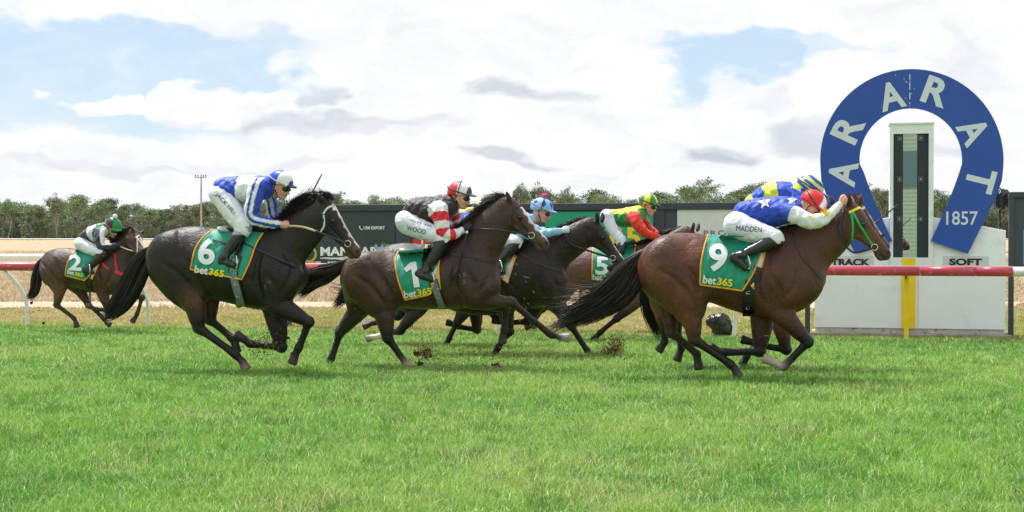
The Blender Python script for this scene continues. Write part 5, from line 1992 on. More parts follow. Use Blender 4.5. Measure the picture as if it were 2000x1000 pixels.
def H6():
    return dict(
        fr=Frame(460, 14.3, HEAD_A), seed=6, label='black horse in number 6 cloth with white browband and blaze, second from the left', k=1.03,
        coat=srgb(26, 19, 18), dark=blkd, headk=1.1, muzz=srgb(74, 52, 42), bounds=(272, 372, 735, 738), org=(460, 726), legc=srgb(14, 12, 13),
        stations=[(290, 510, 530), (293, 499, 541), (300, 486, 551), (308, 475, 560), (325, 457, 572), (345, 446, 580), (370, 442, 582), (395, 442, 577), (425, 447, 587), (455, 450, 594), (480, 450, 600), (505, 447, 605), (530, 445, 605), (550, 449, 599), (568, 461, 588), (580, 478, 574), (588, 500, 552)],
        neck=[(540, 492, 52), (566, 472, 46), (590, 452, 40), (612, 433, 34), (629, 420, 30)],
        poll=(638, 386), muzzle=(717, 488), ears=[(617, 375, 634, 396), (640, 378, 645, 392)],
        legs=dict(
            hn=dict(up=[(340, 500, 50), (352, 540, 48), (372, 575, 34)], j=[(379, 592), (389, 641), (459, 692), (474, 707), (484, 727)], hoof=srgb(132, 104, 96), k=1.06),
            hf=dict(up=[(370, 520, 40), (395, 560, 34)], j=[(408, 580), (411, 625), (452, 660), (459, 672), (464, 694)], hoof=srgb(50, 46, 46)),
            fn=dict(up=[(545, 550, 44)], j=[(538, 592), (603, 629), (583, 680), (577, 692), (568, 716)], hoof=srgb(66, 58, 54), k=1.05),
            ff=dict(up=[(535, 560, 36)], j=[(537, 610), (550, 678), (488, 671), (476, 662), (456, 649)], hoof=srgb(84, 70, 62), k=1.08)),
        mus=[(548, 535, 34, 46, .165, 20), (572, 545, 22, 30, .12, -40), (335, 505, 40, 44, .15, 0)],
        groove=[dict(p=[(508, 500), (505, 540), (510, 575), (515, 600)], r=.016, o=.006), dict(p=[(388, 545), (392, 570), (398, 590)], r=.02), dict(p=[(310, 560), (330, 580), (350, 605), (362, 630)], r=.013),
                dict(p=[(535, 460), (560, 500), (578, 540)], r=.013), dict(p=[(630, 415), (622, 440), (625, 470)], r=.012, o=.004), dict(p=[(345, 450), (352, 475), (348, 505)], r=.012)],
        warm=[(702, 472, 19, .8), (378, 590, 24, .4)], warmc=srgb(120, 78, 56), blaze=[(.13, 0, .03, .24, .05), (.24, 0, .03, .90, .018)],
        mane=[[(520, 452), (512, 447), (502, 450), (492, 455)], [(550, 445), (542, 432), (535, 430), (530, 440)], [(584, 434), (568, 424), (563, 408), (572, 398)], [(598, 420), (576, 412), (572, 396), (584, 388)], [(612, 406), (590, 398), (588, 386), (602, 382)], [(624, 396), (606, 386), (606, 379), (620, 380)], [(640, 386), (632, 380), (622, 379), (612, 383)], [(654, 390), (648, 383), (638, 380), (626, 381)]], nmane=1300, mfrizz=.04,
        tail=dict(g=[[(303, 482), (280, 500), (262, 535), (245, 575), (225, 600), (205, 618)], [(300, 492), (285, 525), (270, 560), (250, 592), (225, 612), (204, 620)], [(303, 480), (275, 500), (258, 525), (240, 560), (222, 590), (207, 612)]],
                  spread=[7, 13, 17, 17, 14, 6], n=1000, w=.006, frizz=.02),
        cloth=dict(left=[(415, 448), (393, 468), (380, 490), (372, 526)], right=[(514, 455), (500, 478), (488, 512), (472, 546)], num=('6', 403, 491, 52, 33, 0), brand=(408, 530, 15, 60, -10)),
        girth=dict(p=[(463, 500), (455, 530), (462, 565), (472, 600)], w=17, grey=True, buckles=[(461, 555), (465, 578)]),
        saddle=[(445, 451), (465, 453), (485, 452), (503, 443)], pad=((430, 446), (452, 452)), flap=([(478, 452), (470, 475), (462, 505)], 12),
        straps=[dict(p=[(415, 468), (440, 476)], w=3, m=M_blk, o=.034), dict(p=[(475, 474), (500, 486), (525, 497), (550, 508), (578, 520)], w=3.2, m=M_blk, o=.026)],
        mark=[('1G', 525, 551, 6, 9, 0), ('2', 518, 560, 6, 5, 0)],
        bridle=[dict(p=[(631, 418), (640, 406), (655, 400), (662, 399)], w=3.8, m=M_wstrap), dict(p=[(626, 412), (632, 432), (645, 448)], w=3.4, m=M_navy), dict(p=[(645, 446), (656, 458), (668, 472)], w=3.2, m=M_navy),
                dict(p=[(632, 420), (633, 440), (626, 453)], w=3.4, m=M_wstrap),
                dict(free=True, p=[(564, 441, -.19), (590, 443, -.19), (616, 451, -.17)], w=4.6, m=M_cream), dict(free=True, p=[(616, 451, -.17), (645, 462, -.14), (674, 475, -.09)], w=4.2, m=M_navy)],
        bit=(679, 476, 6))


def H1():
    return dict(
        fr=Frame(830, 14.75, HEAD_A), seed=1, label='dark brown horse in number 1 cloth with white blaze, its head raised', k=1.0,
        coat=srgb(58, 39, 32), dark=srgb(24, 22, 24), headk=1.15, muzz=srgb(80, 62, 54), bounds=(640, 370, 1128, 738), org=(830, 722), legc=srgb(20, 17, 18),
        stations=[(667, 530, 558), (669, 519, 568), (675, 509, 580), (685, 501, 590), (700, 495.5, 598), (722, 491, 602), (747, 489, 602), (772, 491, 600), (800, 494, 603), (835, 491, 604), (865, 481, 604), (895, 472, 603), (920, 470, 600), (943, 478, 595), (958, 492, 587), (970, 512, 573), (976, 530, 558)],
        neck=[(915, 505, 50), (935, 482, 45), (953, 456, 40), (970, 434, 35), (984, 416, 30)],
        poll=(998, 384), muzzle=(1083, 470), ears=[(988, 371, 997, 398), (1001, 376, 1006, 394)],
        legs=dict(
            hn=dict(up=[(722, 540, 48), (740, 575, 44), (748, 605, 24)], j=[(750, 615), (758, 661), (795, 712), (805, 722), (816, 732)], hoof=srgb(150, 130, 122), sock=1.9),
            hf=dict(up=[(700, 555, 34), (702, 590, 28)], j=[(700, 605), (664, 650), (647, 700), (644, 708), (640, 720)], hoof=srgb(44, 42, 42)),
            fn=dict(up=[(935, 560, 42)], j=[(925, 586), (999, 590), (1077, 654), (1094, 658), (1118, 661)], hoof=srgb(150, 146, 146), k=.95),
            ff=dict(up=[(935, 560, 30)], j=[(942, 585), (988, 602), (984, 645), (982, 655), (981, 676)], hoof=srgb(80, 70, 66), k=.95)),
        mus=[(922, 545, 32, 46, .165, 15), (950, 560, 22, 26, .11, -40), (715, 540, 38, 42, .15, 0)],
        groove=[dict(p=[(890, 500), (886, 540), (892, 575), (900, 600)], r=.016, o=.006), dict(p=[(762, 560), (762, 580), (765, 600)], r=.018), dict(p=[(688, 580), (710, 600), (728, 625)], r=.013),
                dict(p=[(905, 475), (935, 510), (952, 545)], r=.013), dict(p=[(982, 410), (976, 435), (980, 460)], r=.012, o=.004), dict(p=[(722, 505), (735, 535), (752, 560)], r=.012)],
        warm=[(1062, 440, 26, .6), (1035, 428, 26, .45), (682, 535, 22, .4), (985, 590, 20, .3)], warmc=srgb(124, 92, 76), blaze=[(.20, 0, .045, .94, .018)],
        mane=[[(868, 470), (862, 462), (856, 462), (850, 468)], [(900, 455), (895, 443), (898, 440), (905, 448)], [(930, 435), (923, 424), (915, 426), (908, 434)], [(950, 416), (941, 408), (932, 409), (924, 416)], [(970, 399), (959, 392), (947, 393), (937, 401)], [(992, 386), (979, 381), (965, 383), (954, 391)], [(996, 388), (986, 384), (972, 385), (960, 392)]], nmane=800, mfrizz=.05, hair2=srgb(96, 86, 76),
        tail=dict(g=[[(682, 508), (660, 522), (630, 535), (605, 545), (585, 570)], [(680, 512), (658, 532), (632, 548), (606, 560), (584, 580)], [(684, 506), (655, 520), (625, 528), (600, 540), (582, 562)]], spread=[6, 10, 14, 14, 8], n=760, w=.0055, frizz=.03),
        cloth=dict(left=[(778, 491), (772, 510), (777, 545), (791, 586)], right=[(860, 482), (858, 510), (850, 545), (838, 576)], num=('1', 806, 537, 50, 26, 8), brand=(815, 572, 15, 56, 8),
                   white=([(842, 520), (838, 540), (836, 552)], [(858, 498), (857, 530), (860, 566)])),
        girth=dict(p=[(845, 545), (852, 570), (864, 602)], w=16, grey=True, buckles=[(858, 582)]),
        saddle=[(806, 492), (825, 493), (845, 487), (862, 478)], pad=((784, 488.5), (818, 489.5)), flap=([(838, 486), (832, 500), (828, 520)], 12),
        straps=[dict(p=[(855, 499), (885, 497), (915, 500), (945, 507), (968, 513)], w=5, m=M_blk)],
        mark=[('15', 904, 537, 8, 13, 12), ('2', 906, 550, 8, 7, 12)],
        bridle=[dict(p=[(1008, 408), (1020, 400), (1033, 396)], w=4, m=M_blk), dict(p=[(1003, 402), (1010, 418), (1020, 436), (1030, 450)], w=3, m=M_blk), dict(p=[(1003, 405), (1000, 430), (1005, 455)], w=2.6, m=M_blk),
                dict(free=True, p=[(920, 447, -.17), (960, 448, -.20), (1000, 453, -.16), (1034, 459, -.09)], w=3.2, m=M_blk)],
        bit=(1038, 460, 6))


def HB():
    return dict(
        fr=Frame(1000, 16.3, HEAD_A), seed=3, label='dark horse with a thin white face stripe, between number 1 and number 5', k=.97,
        coat=srgb(36, 25, 23), dark=srgb(22, 20, 22), headk=1.1, muzz=srgb(62, 50, 46), bounds=(780, 402, 1245, 715), org=(1000, 700), legc=srgb(20, 17, 18),
        stations=[(817, 528, 560), (825, 508, 580), (850, 494, 597), (885, 486, 603), (930, 480, 600), (970, 477, 602), (1010, 471, 606), (1040, 468, 604), (1065, 477, 597), (1085, 492, 587), (1097, 512, 572), (1103, 530, 556)],
        neck=[(1050, 512, 45), (1075, 497, 39), (1102, 480, 34), (1128, 464, 30), (1148, 452, 27)],
        poll=(1164, 428), muzzle=(1229, 507), ears=[(1164, 410, 1167, 434), (1176, 412, 1176, 432)],
        legs=dict(
            hn=dict(up=[(860, 540, 40), (900, 570, 40), (950, 590, 26)], j=[(985, 592), (994, 648), (972, 680), (968, 688), (962, 704)], hoof=srgb(60, 50, 44), k=1.05),
            hf=dict(up=[(860, 540, 36), (890, 570, 32)], j=[(915, 580), (935, 600), (960, 612), (965, 618), (975, 625)], hoof=srgb(60, 50, 44)),
            fn=dict(up=[(1075, 560, 38)], j=[(1085, 588), (1116, 637), (1149, 687), (1155, 694), (1164, 702)], hoof=srgb(50, 44, 42)),
            ff=dict(up=[(1060, 560, 32)], j=[(1050, 590), (1030, 628), (985, 630), (975, 628), (957, 624)], hoof=srgb(50, 44, 42))),
        mus=[(1060, 545, 28, 40, .15, 15)],
        groove=[dict(p=[(1045, 475), (1068, 505), (1084, 540)], r=.013), dict(p=[(1150, 448), (1144, 465), (1146, 485)], r=.011, o=.004)],
        blaze=[(.55, 0, .02, .93, .018)],
        mane=[[(1040, 466), (1034, 462), (1028, 463), (1024, 468)], [(1085, 458), (1076, 452), (1068, 454), (1064, 460)], [(1125, 440), (1114, 434), (1106, 438), (1102, 445)], [(1160, 428), (1150, 424), (1140, 426), (1134, 434)]], nmane=420, mfrizz=.025,
        tail=dict(g=[[(825, 512), (800, 535), (790, 570), (780, 600)]], spread=[6, 10, 12, 6], n=200),
        cloth=dict(left=[(925, 482), (915, 520), (910, 575)], right=[(1022, 470), (1008, 492), (995, 515), (982, 540)], white=([(985, 520), (984, 535), (981, 545)], [(1008, 500), (1000, 525), (992, 553)])),
        saddle=[(955, 478), (975, 478), (995, 474), (1012, 468)],
        straps=[dict(p=[(1010, 492), (1035, 506), (1065, 520), (1096, 530)], w=3.6, m=M_blk)],
        bridle=[dict(p=[(1172, 447), (1182, 444), (1192, 443)], w=3, m=M_blk), dict(p=[(1170, 447), (1176, 465), (1186, 482), (1194, 492)], w=3, m=M_blk), dict(p=[(1194, 490), (1206, 482), (1218, 478)], w=3, m=M_blk),
                dict(free=True, p=[(1106, 458, -.15), (1112, 475, -.17), (1150, 490, -.15), (1192, 503, -.08)], w=3.2, m=M_blk)],
        bit=(1197, 504, 5), pad=None)


def HA():
    return dict(
        fr=Frame(870, 17.7, HEAD_A), seed=4, label='brown horse largely hidden beyond the number 1 horse, only rump, tail and legs clear', k=.97,
        coat=srgb(48, 40, 38), dark=srgb(20, 19, 21), headk=1.0, bounds=(690, 436, 1072, 695), org=(870, 684), legc=srgb(18, 16, 17),
        stations=[(722, 510, 545), (728, 496, 560), (742, 485, 575), (765, 477, 588), (790, 474, 592), (830, 477, 596), (870, 482, 598), (910, 480, 598), (940, 478, 592), (960, 488, 582), (975, 510, 560)],
        neck=[(940, 505, 34), (965, 498, 30), (985, 490, 26), (1000, 484, 22)],
        poll=(1008, 474), muzzle=(1056, 528), ears=[(1002, 462, 1006, 478)],
        legs=dict(
            hn=dict(up=[(765, 530, 40), (795, 570, 38)], j=[(822, 596), (781, 646), (742, 656), (730, 659), (711, 663)], hoof=srgb(110, 100, 94), sock=1.35),
            hf=dict(up=[(765, 530, 36), (780, 560, 30)], j=[(800, 590), (776, 618), (732, 630), (720, 634), (706, 640)], hoof=srgb(70, 60, 56)),
            fn=dict(up=[(925, 560, 32)], j=[(912, 598), (893, 630), (877, 662), (873, 670), (867, 684)], hoof=srgb(36, 34, 36)),
            ff=dict(up=[(935, 560, 30)], j=[(928, 596), (932, 644), (893, 637), (884, 633), (868, 628)], hoof=srgb(44, 42, 44))),
        mane=[[(940, 478), (935, 474), (930, 476), (926, 480)], [(995, 466), (988, 464), (982, 466), (978, 472)]], nmane=80,
        tail=dict(g=[[(730, 500), (706, 522), (685, 552), (668, 578), (654, 596)], [(728, 505), (708, 530), (690, 560), (672, 585), (655, 598)]], spread=[5, 9, 12, 13, 7], n=420,
                  wisps=[[(728, 505), (700, 540), (675, 560), (650, 560), (636, 552)]], nw=30),
        cloth=dict(left=[(832, 478), (830, 510), (832, 560)], right=[(900, 482), (898, 520), (892, 560)]),
        saddle=[(860, 481), (875, 481), (890, 478), (905, 474)],
        bridle=[dict(p=[(1012, 486), (1020, 483), (1026, 482)], w=3, m=M_blk)],
        bit=(1034, 520, 4), pad=None)


def H5():
    return dict(
        fr=Frame(1210, 18.6, HEAD_A), seed=5, label='bay horse in number 5 cloth running farthest from the camera in the centre group', k=.97,
        coat=srgb(92, 62, 54), dark=srgb(22, 19, 21), headk=1.0, bounds=(1010, 428, 1418, 680), org=(1210, 668), legc=srgb(20, 16, 17),
        stations=[(1076, 525, 555), (1082, 512, 566), (1092, 502, 572), (1110, 492, 572), (1130, 485, 566), (1160, 481, 566), (1190, 482, 570), (1230, 480, 574), (1265, 478, 576), (1290, 478, 572), (1308, 488, 560), (1320, 504, 545)],
        neck=[(1285, 508, 34), (1303, 492, 29), (1322, 474, 25), (1338, 462, 21)],
        poll=(1350, 450), muzzle=(1402, 508), ears=[(1355, 432, 1352, 450), (1365, 434, 1362, 450)],
        legs=dict(
            hn=dict(up=[(1105, 530, 34), (1098, 560, 26)], j=[(1090, 575), (1058, 604), (1040, 630), (1035, 636), (1022, 642)], hoof=srgb(60, 52, 50)),
            hf=dict(up=[(1110, 530, 30)], j=[(1100, 575), (1072, 598), (1094, 618), (1098, 624), (1106, 634)], hoof=srgb(60, 52, 50)),
            fn=dict(up=[(1285, 545, 30)], j=[(1258, 575), (1205, 622), (1172, 650), (1165, 657), (1154, 669)], hoof=srgb(40, 36, 36)),
            ff=dict(up=[(1290, 545, 26)], j=[(1290, 575), (1316, 604), (1300, 628), (1296, 634), (1288, 645)], hoof=srgb(40, 36, 36))),
        groove=[dict(p=[(1135, 545), (1128, 560)], r=.012)],
        mane=[[(1262, 480), (1252, 474), (1240, 478), (1230, 484)], [(1290, 466), (1278, 464), (1262, 470), (1250, 478)], [(1310, 458), (1300, 452), (1290, 458), (1282, 466)], [(1345, 446), (1336, 444), (1326, 448), (1318, 454)]], nmane=420, mfrizz=.03,
        tail=dict(g=[[(1082, 512), (1062, 530), (1050, 560), (1045, 590)]], spread=[5, 9, 10, 6], n=200),
        cloth=dict(left=[(1158, 484), (1157, 515), (1156, 546)], right=[(1241, 478), (1236, 510), (1222, 550)], num=('5', 1176, 519, 36, 26, 0), brand=(1178, 542, 11, 44, -2)),
        saddle=[(1190, 480), (1205, 481), (1220, 479), (1236, 474)],
        bridle=[dict(p=[(1352, 460), (1360, 457), (1368, 456)], w=3, m=M_blk)],
        bit=(1380, 500, 4), pad=None)


def H2():
    return dict(
        fr=Frame(180, 20.3, HEAD_A), seed=2, label='dark bay horse in number 2 cloth with red breastplate, far left of the field', k=.93,
        coat=srgb(64, 44, 35), dark=srgb(30, 27, 27), headk=1.0, muzz=srgb(90, 70, 60), bounds=(62, 430, 316, 648), org=(180, 645), legc=srgb(44, 36, 34),
        stations=[(80, 512, 534), (82, 503, 545), (88, 495, 554), (97, 489, 560), (112, 485, 562), (135, 484, 558), (160, 488, 565), (185, 490, 572), (210, 490, 577), (232, 496, 575), (248, 508, 565), (260, 522, 546)],
        neck=[(232, 513, 27), (243, 495, 25), (253, 478, 21), (261, 466, 18)],
        poll=(266, 447), muzzle=(308, 503), ears=[(257, 440, 261, 455), (279, 448, 276, 456)], yaw=28,
        legs=dict(
            hn=dict(up=[(108, 530, 26), (114, 552, 20)], j=[(116, 568), (111, 596), (145, 623), (148, 629), (151, 643)], hoof=srgb(70, 62, 58), k=.85),
            hf=dict(up=[(130, 540, 20)], j=[(155, 566), (173, 594), (203, 624), (208, 630), (218, 637)], hoof=srgb(80, 70, 66), k=.85),
            fn=dict(up=[(205, 550, 20)], j=[(200, 572), (212, 606), (185, 603), (178, 600), (166, 594)], hoof=srgb(130, 120, 114), k=.85),
            ff=dict(up=[(235, 550, 18)], j=[(248, 566), (277, 581), (267, 614), (264, 620), (256, 632)], hoof=srgb(60, 52, 48), k=.85)),
        groove=[dict(p=[(195, 510), (194, 540), (198, 565)], r=.012, o=.006), dict(p=[(128, 540), (130, 555)], r=.012)],
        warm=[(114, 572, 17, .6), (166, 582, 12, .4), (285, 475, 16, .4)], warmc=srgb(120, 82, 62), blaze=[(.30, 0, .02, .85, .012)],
        mane=[[(212, 490), (208, 486), (204, 488), (202, 492)], [(232, 474), (227, 468), (222, 470), (219, 476)], [(248, 456), (242, 450), (236, 452), (232, 458)], [(262, 446), (257, 442), (251, 443), (247, 448)]], nmane=360, mfrizz=.03,
        tail=dict(g=[[(84, 504), (72, 520), (66, 545), (64, 565), (55, 580)], [(83, 508), (76, 535), (74, 558), (66, 575), (54, 582)]], spread=[4, 7, 9, 9, 6], n=420, frizz=.02),
        cloth=dict(left=[(148, 488), (137, 503), (130, 520), (127, 538)], right=[(210, 494), (195, 512), (182, 530), (165, 548)], num=('2', 147, 513, 31, 25, -3), brand=(146, 534, 8, 32, -14),
                   white=([(182, 515), (178, 530), (174, 540)], [(198, 505), (188, 527), (180, 546)])),
        girth=dict(p=[(172, 535), (173, 555), (174, 571)], w=11),
        saddle=[(156, 488), (170, 490), (184, 490), (198, 485)],
        straps=[dict(p=[(197, 512), (205, 520), (212, 526)], w=3.6, m=M_rstrap), dict(p=[(224, 495), (225, 512), (228, 530)], w=3.4, m=M_rstrap), dict(p=[(224, 530), (240, 536), (252, 535), (262, 528)], w=6, m=M_rstrap)],
        bridle=[dict(p=[(266, 463), (273, 459), (286, 457)], w=2.6, m=M_wstrap), dict(p=[(266, 462), (275, 474), (286, 492)], w=2.4, m=M_wstrap), dict(p=[(268, 463), (268, 478), (268, 492)], w=2.2, m=M_wstrap),
                dict(free=True, p=[(233, 481, -.12), (255, 489, -.16), (286, 496, -.22)], w=2.6, m=M_cream)],
        bit=(290, 495, 3), pad=None)


M_gstrap = mat('green_webbing', srgb(20, 168, 92), .5)
M_wstrap = mat('white_webbing', srgb(206, 208, 206), .5)
M_navy = mat('navy_webbing', srgb(38, 48, 74), .5)
M_cream = mat('cream_rubber', srgb(206, 190, 150), .6)
M_rstrap = mat('red_webbing', srgb(202, 30, 44), .5)
import time as _time
for nm, fn in (('9', H9), ('10', H10), ('6', H6), ('1', H1), ('B', HB), ('A', HA), ('5', H5), ('2', H2)):
    _t = _time.time()
    sp = fn()
    if sp.get('pad', 1) is None: sp.pop('pad')
    build_horse(sp)
    horses[nm] = sp
    print('horse', nm, round(_time.time() - _t, 1))

# ================================================================== THE RIDERS
M_skin = mat('skin', attr=True, rough=.5, spec=.4, var=.06, vscale=20)
M_silk = mat('silks', attr=True, rough=.5, spec=.4, sheen=.15, bump=.028, bscale=8, bdist=1.0, bdet=4)
M_breech = mat('breeches', srgb(224, 228, 240), .6, spec=.3, bump=.020, bscale=10, bdist=1.0, bdet=4)
M_boot = mat('boot_leather', attr=True, rough=.28, spec=.6, bump=.006, bscale=12, bdist=1.0)
M_helm = mat('helmet_cover', attr=True, rough=.42, spec=.4, bump=.003, bscale=14, bdist=.8)
M_gog = mat('goggle_lens', (.012, .012, .014), .12, spec=.8)
M_gogs = mat('goggle_strap', (.02, .02, .022), .5)
M_print = mat('breeches_print', srgb(34, 36, 54), .6)
WHITE = np.array(srgb(222, 226, 232)); BLUE = np.array(srgb(26, 70, 190)); RED = np.array(srgb(212, 24, 44)); BLACKC = np.array(srgb(44, 36, 38))
GREEN = np.array(srgb(44, 140, 68)); YEL = np.array(srgb(232, 204, 48)); LIME = np.array(srgb(206, 222, 60)); LBLUE = np.array(srgb(140, 190, 232))
SKIN = np.array(srgb(214, 160, 138))


def wrinkle(f, amp, seed, fr_=1.0):
    X, Y, Z = f.ax[0][:, None, None], f.ax[1][None, :, None], f.ax[2][None, None, :]
    w = np.sin(34 * fr_ * X + 3 * np.sin(17 * Z + seed) + 9 * Y) * np.sin(27 * fr_ * Z + 2.4 * np.sin(23 * X + seed * 2)) + .6 * np.sin(61 * X - 43 * Z + 4 * np.sin(30 * Y) + seed)
    f.v += (amp * w).astype(np.float32)


def hand(F, c, d, inn, s, col, tagc):
    d = d / np.linalg.norm(d)
    up = np.array([0, 0, 1.0]) - d * d[2]; up /= np.linalg.norm(up)
    F.chain([c - d * .045 * s, c, c + d * .028 * s], np.array([.026, .033, .031]) * s, .62, k=.012, tagc=tagc, col=col)
    for i in range(4):
        z = up * (.031 - .020 * i) * s
        L = [1.0, 1.08, 1.0, .82][i]
        k0 = c + d * .030 * s + z
        k1 = k0 + (d * .021 + inn * .010) * s * L
        k2 = k1 + (-d * .004 + inn * .026) * s * L
        k3 = k2 + (-d * .026 + inn * .004) * s * L
        F.chain([k0, k1, k2, k3], np.array([.0105, .0102, .0092, .0078]) * s, 1, k=.004, tagc=tagc, col=col, n=2)
    t0 = c - d * .012 * s + up * .028 * s
    F.chain([t0, t0 + (d * .030 + up * .014 + inn * .008) * s, t0 + (d * .056 + up * .006 + inn * .014) * s], np.array([.0135, .0115, .009]) * s, 1, k=.006, tagc=tagc, col=col, n=2)


def build_rider(sp):
    hs_ = horses[sp['on']]
    fr, hroot, hf, hgb = hs_['fr'], hs_['_root'], hs_['_f'], hs_['_gb']
    sc = fr.sc
    ps = sp.get('ps', 1.0)
    L = fr.loc
    tor = [L(a, b, 0) for a, b, c in sp['torso']]; tr = np.array([c for a, b, c in sp['torso']]) / sc
    hipp = sp['thigh'][0]
    # joints with lateral offsets
    YL = sp.get('yl', (.09, .20, .27, .30))
    th = [L(a, b, -y) for (a, b, c), y in zip(sp['thigh'], np.linspace(YL[0], YL[1], len(sp['thigh'])))]
    thr = np.array([c for a, b, c in sp['thigh']]) / sc
    sh = [L(a, b, -y) for (a, b, c), y in zip(sp['shin'], np.linspace(YL[1], YL[2], len(sp['shin'])))]
    shr = np.array([c for a, b, c in sp['shin']]) / sc
    ft = [L(a, b, -y) for (a, b, c), y in zip(sp['foot'], np.linspace(YL[2], YL[3], len(sp['foot'])))]
    ftr = np.array([c for a, b, c in sp['foot']]) / sc
    an = [L(a, b, -y) for (a, b, c), y in zip(sp['arm'], sp.get('ya', (.155, .215, .14, .11)))]
    anr = np.array([c for a, b, c in sp['arm']]) / sc
    af = [L(a, b, y) for (a, b, c), y in zip(sp['farm'], sp.get('yf', (.155, .215, .14, .11)))]
    afr = np.array([c for a, b, c in sp['farm']]) / sc
    mir = lambda A: [np.array([p[0], -p[1], p[2]]) for p in A]
    hd = L(sp['head'][0], sp['head'][1], sp.get('heady', 0.0))
    pit, yw = math.radians(sp.get('pitch', 0)), math.radians(sp.get('yaw', 0))
    f_ = np.array([math.cos(pit) * math.cos(yw), -math.cos(pit) * math.sin(yw), math.sin(pit)])
    s_ = np.array([math.sin(yw), math.cos(yw), 0]); u_ = np.cross(f_, s_)
    HS = sp.get('hscale', 1.0)
    def hp(a, c, b=0.0): return hd + (f_ * a + u_ * c + s_ * b) * HS
    allp = np.array(th + sh + ft + an + af + tor + mir(th + sh + ft) + [hd])
    lo, hi = allp.min(0) - .20, allp.max(0) + .20
    org = hroot
    # base of the person: where the seat is above the saddle
    gb = np.array([th[0][0], 0, th[0][2] - .12])
    root = empty('person', fr.world(gb), fr.th)
    tag(root, sp['label'], 'jockey', 'jockeys riding in the race')
    skin = SKIN * sp.get('skink', 1.0)
    glove = np.array(sp.get('glove', skin))
    # ---- body: one continuous surface
    F = Field(lo, hi, .0085)
    F.chain(tor, tr * .80, 1.25, k=0, tagc=0, col=skin)
    F.chain([tor[-1], hp(-.03, -.10), hp(-.015, -.03)], [.055, .050, .055], 1, k=.03, tagc=0, col=skin)
    for A, R_ in ((th, thr), (mir(th), thr)):
        F.chain([tor[0] * .5 + A[0] * .5] + A, np.concatenate([[R_[0] * .7], R_ * .74]), 1, k=.03, tagc=0, col=skin)
    for A, R_ in ((sh, shr), (mir(sh), shr)):
        F.chain(A, R_ * .75, 1, k=.02, tagc=0, col=skin)
    for A, R_ in ((ft, ftr), (mir(ft), ftr)):
        F.chain(A, R_ * .7, .8, k=.02, tagc=0, col=skin)
    for A, R_, inn in ((an, anr, 1), (af, afr, -1)):
        F.chain([np.array([tor[-1][0] * .4 + A[0][0] * .6, A[0][1] * .6, A[0][2]])] + A, np.concatenate([[R_[0] * .75], R_ * np.linspace(.72, .80, len(R_))]), 1, k=.025, tagc=0, col=[skin] * 7 + [glove] * 2)
        hand(F, A[-1], A[-1] - A[-2] + 1e-6, np.array([0, inn, 0.]), sp.get('hands', 1.0) * 1.05, glove, 1)
    E = lambda a, c, b, r, k=.012, tg=0, col=None: F.ell(hp(a, c, b), np.array(r) * HS, pit, k, -yw, tagc=tg, col=col if col is not None else skin)
    E(0, 0, 0, (.098, .078, .105), .02)
    E(.03, -.06, 0, (.066, .057, .072), .02)
    F.chain([hp(-.015, -.07, .05), hp(.03, -.105, .032), hp(.07, -.118, 0), hp(.03, -.105, -.032), hp(-.015, -.07, -.05)], np.array([.020, .020, .021, .020, .020]) * HS, 1, k=.012, tagc=0, col=skin)
    F.chain([hp(.092, -.02), hp(.106, -.045), hp(.117, -.062)], np.array([.009, .011, .0145]) * HS, 1, k=.010, tagc=0, col=skin * 1.05)
    E(.092, -.086, 0, (.013, .024, .006), .006, 2, np.array(srgb(168, 100, 92)))
    E(.090, -.094, 0, (.013, .022, .006), .006, 2, np.array(srgb(168, 100, 92)))
    for b in (-1, 1):
        E(.060, -.052, .034 * b, (.028, .024, .026), .012)
        E(.088, -.004, .026 * b, (.014, .024, .009), .008)
        E(-.008, -.035, .079 * b, (.019, .010, .031), .006)
        E(.084, -.026, .032 * b, (.013, .013, .009), .004, 3, np.array((.02, .015, .012)))
    F.blur(1)
    P, FF = F.mesh()
    cc, tg, tt = F.tags(P, .006)
    mk('body', P - gb, FF, M_skin, root, True, cc)
    # ---- silks
    J = Field(np.min(np.array(tor + an + af), 0) - .2, np.max(np.array(tor + an + af), 0) + .2, .0085)
    asp = np.interp(np.linspace(0, 1, len(tor)), [0, .5, .85, 1], [1.25, 1.35, 1.45, 1.2])
    J.chain(tor, tr, asp, k=0, tagc=10)
    J.chain([tor[-1], tor[-1] * .45 + hp(-.03, -.10) * .55], [.085, .064], 1.05, k=.03, tagc=9)
    for A, R_, tg_ in ((an, anr, 11), (af, afr, 12)):
        J.chain([np.array([tor[-1][0] * .5 + A[0][0] * .5, A[0][1] * .55, A[0][2] * .6 + tor[-1][2] * .4])] + A[:1] + A[1:-1] , np.concatenate([[R_[0] * .95], R_[:-1]]), 1.0, k=.035, tagc=tg_)
    J.ax  # noqa
    wrinkle(J, .0058, sp.get('seed', 1))
    J.blur(1)
    J.side()
    P, FF = J.mesh()
    cc, tg, tt = J.tags(P, .01)
    # lengthwise coordinate across the sleeve
    side = np.zeros(len(P))
    for A, tg_ in ((an, 11), (af, 12)):
        S3 = spline(np.array(A), 6)
        m = tg == tg_
        if not m.any(): continue
        p = P[m]
        dd = ((p[:, None, [0, 2]] - S3[None, :, [0, 2]]) ** 2).sum(2)
        j = np.clip(dd.argmin(1), 1, len(S3) - 2)
        tan = S3[j + 1] - S3[j - 1]
        tan /= np.linalg.norm(tan, axis=1)[:, None] + 1e-9
        rel = p - S3[j]
        side[m] = rel[:, 0] * -tan[:, 2] + rel[:, 2] * tan[:, 0]
    tmid = np.array(tor)
    vv = np.interp(P[:, 0], tmid[:, 0], tmid[:, 2])
    tt = np.where(tg == 9, 1.0, tt)
    col = sp['silks'](tg, tt, side, P[:, 2] - vv, P)
    jo = mk('silks', P - gb, FF, M_silk, root, True, col)
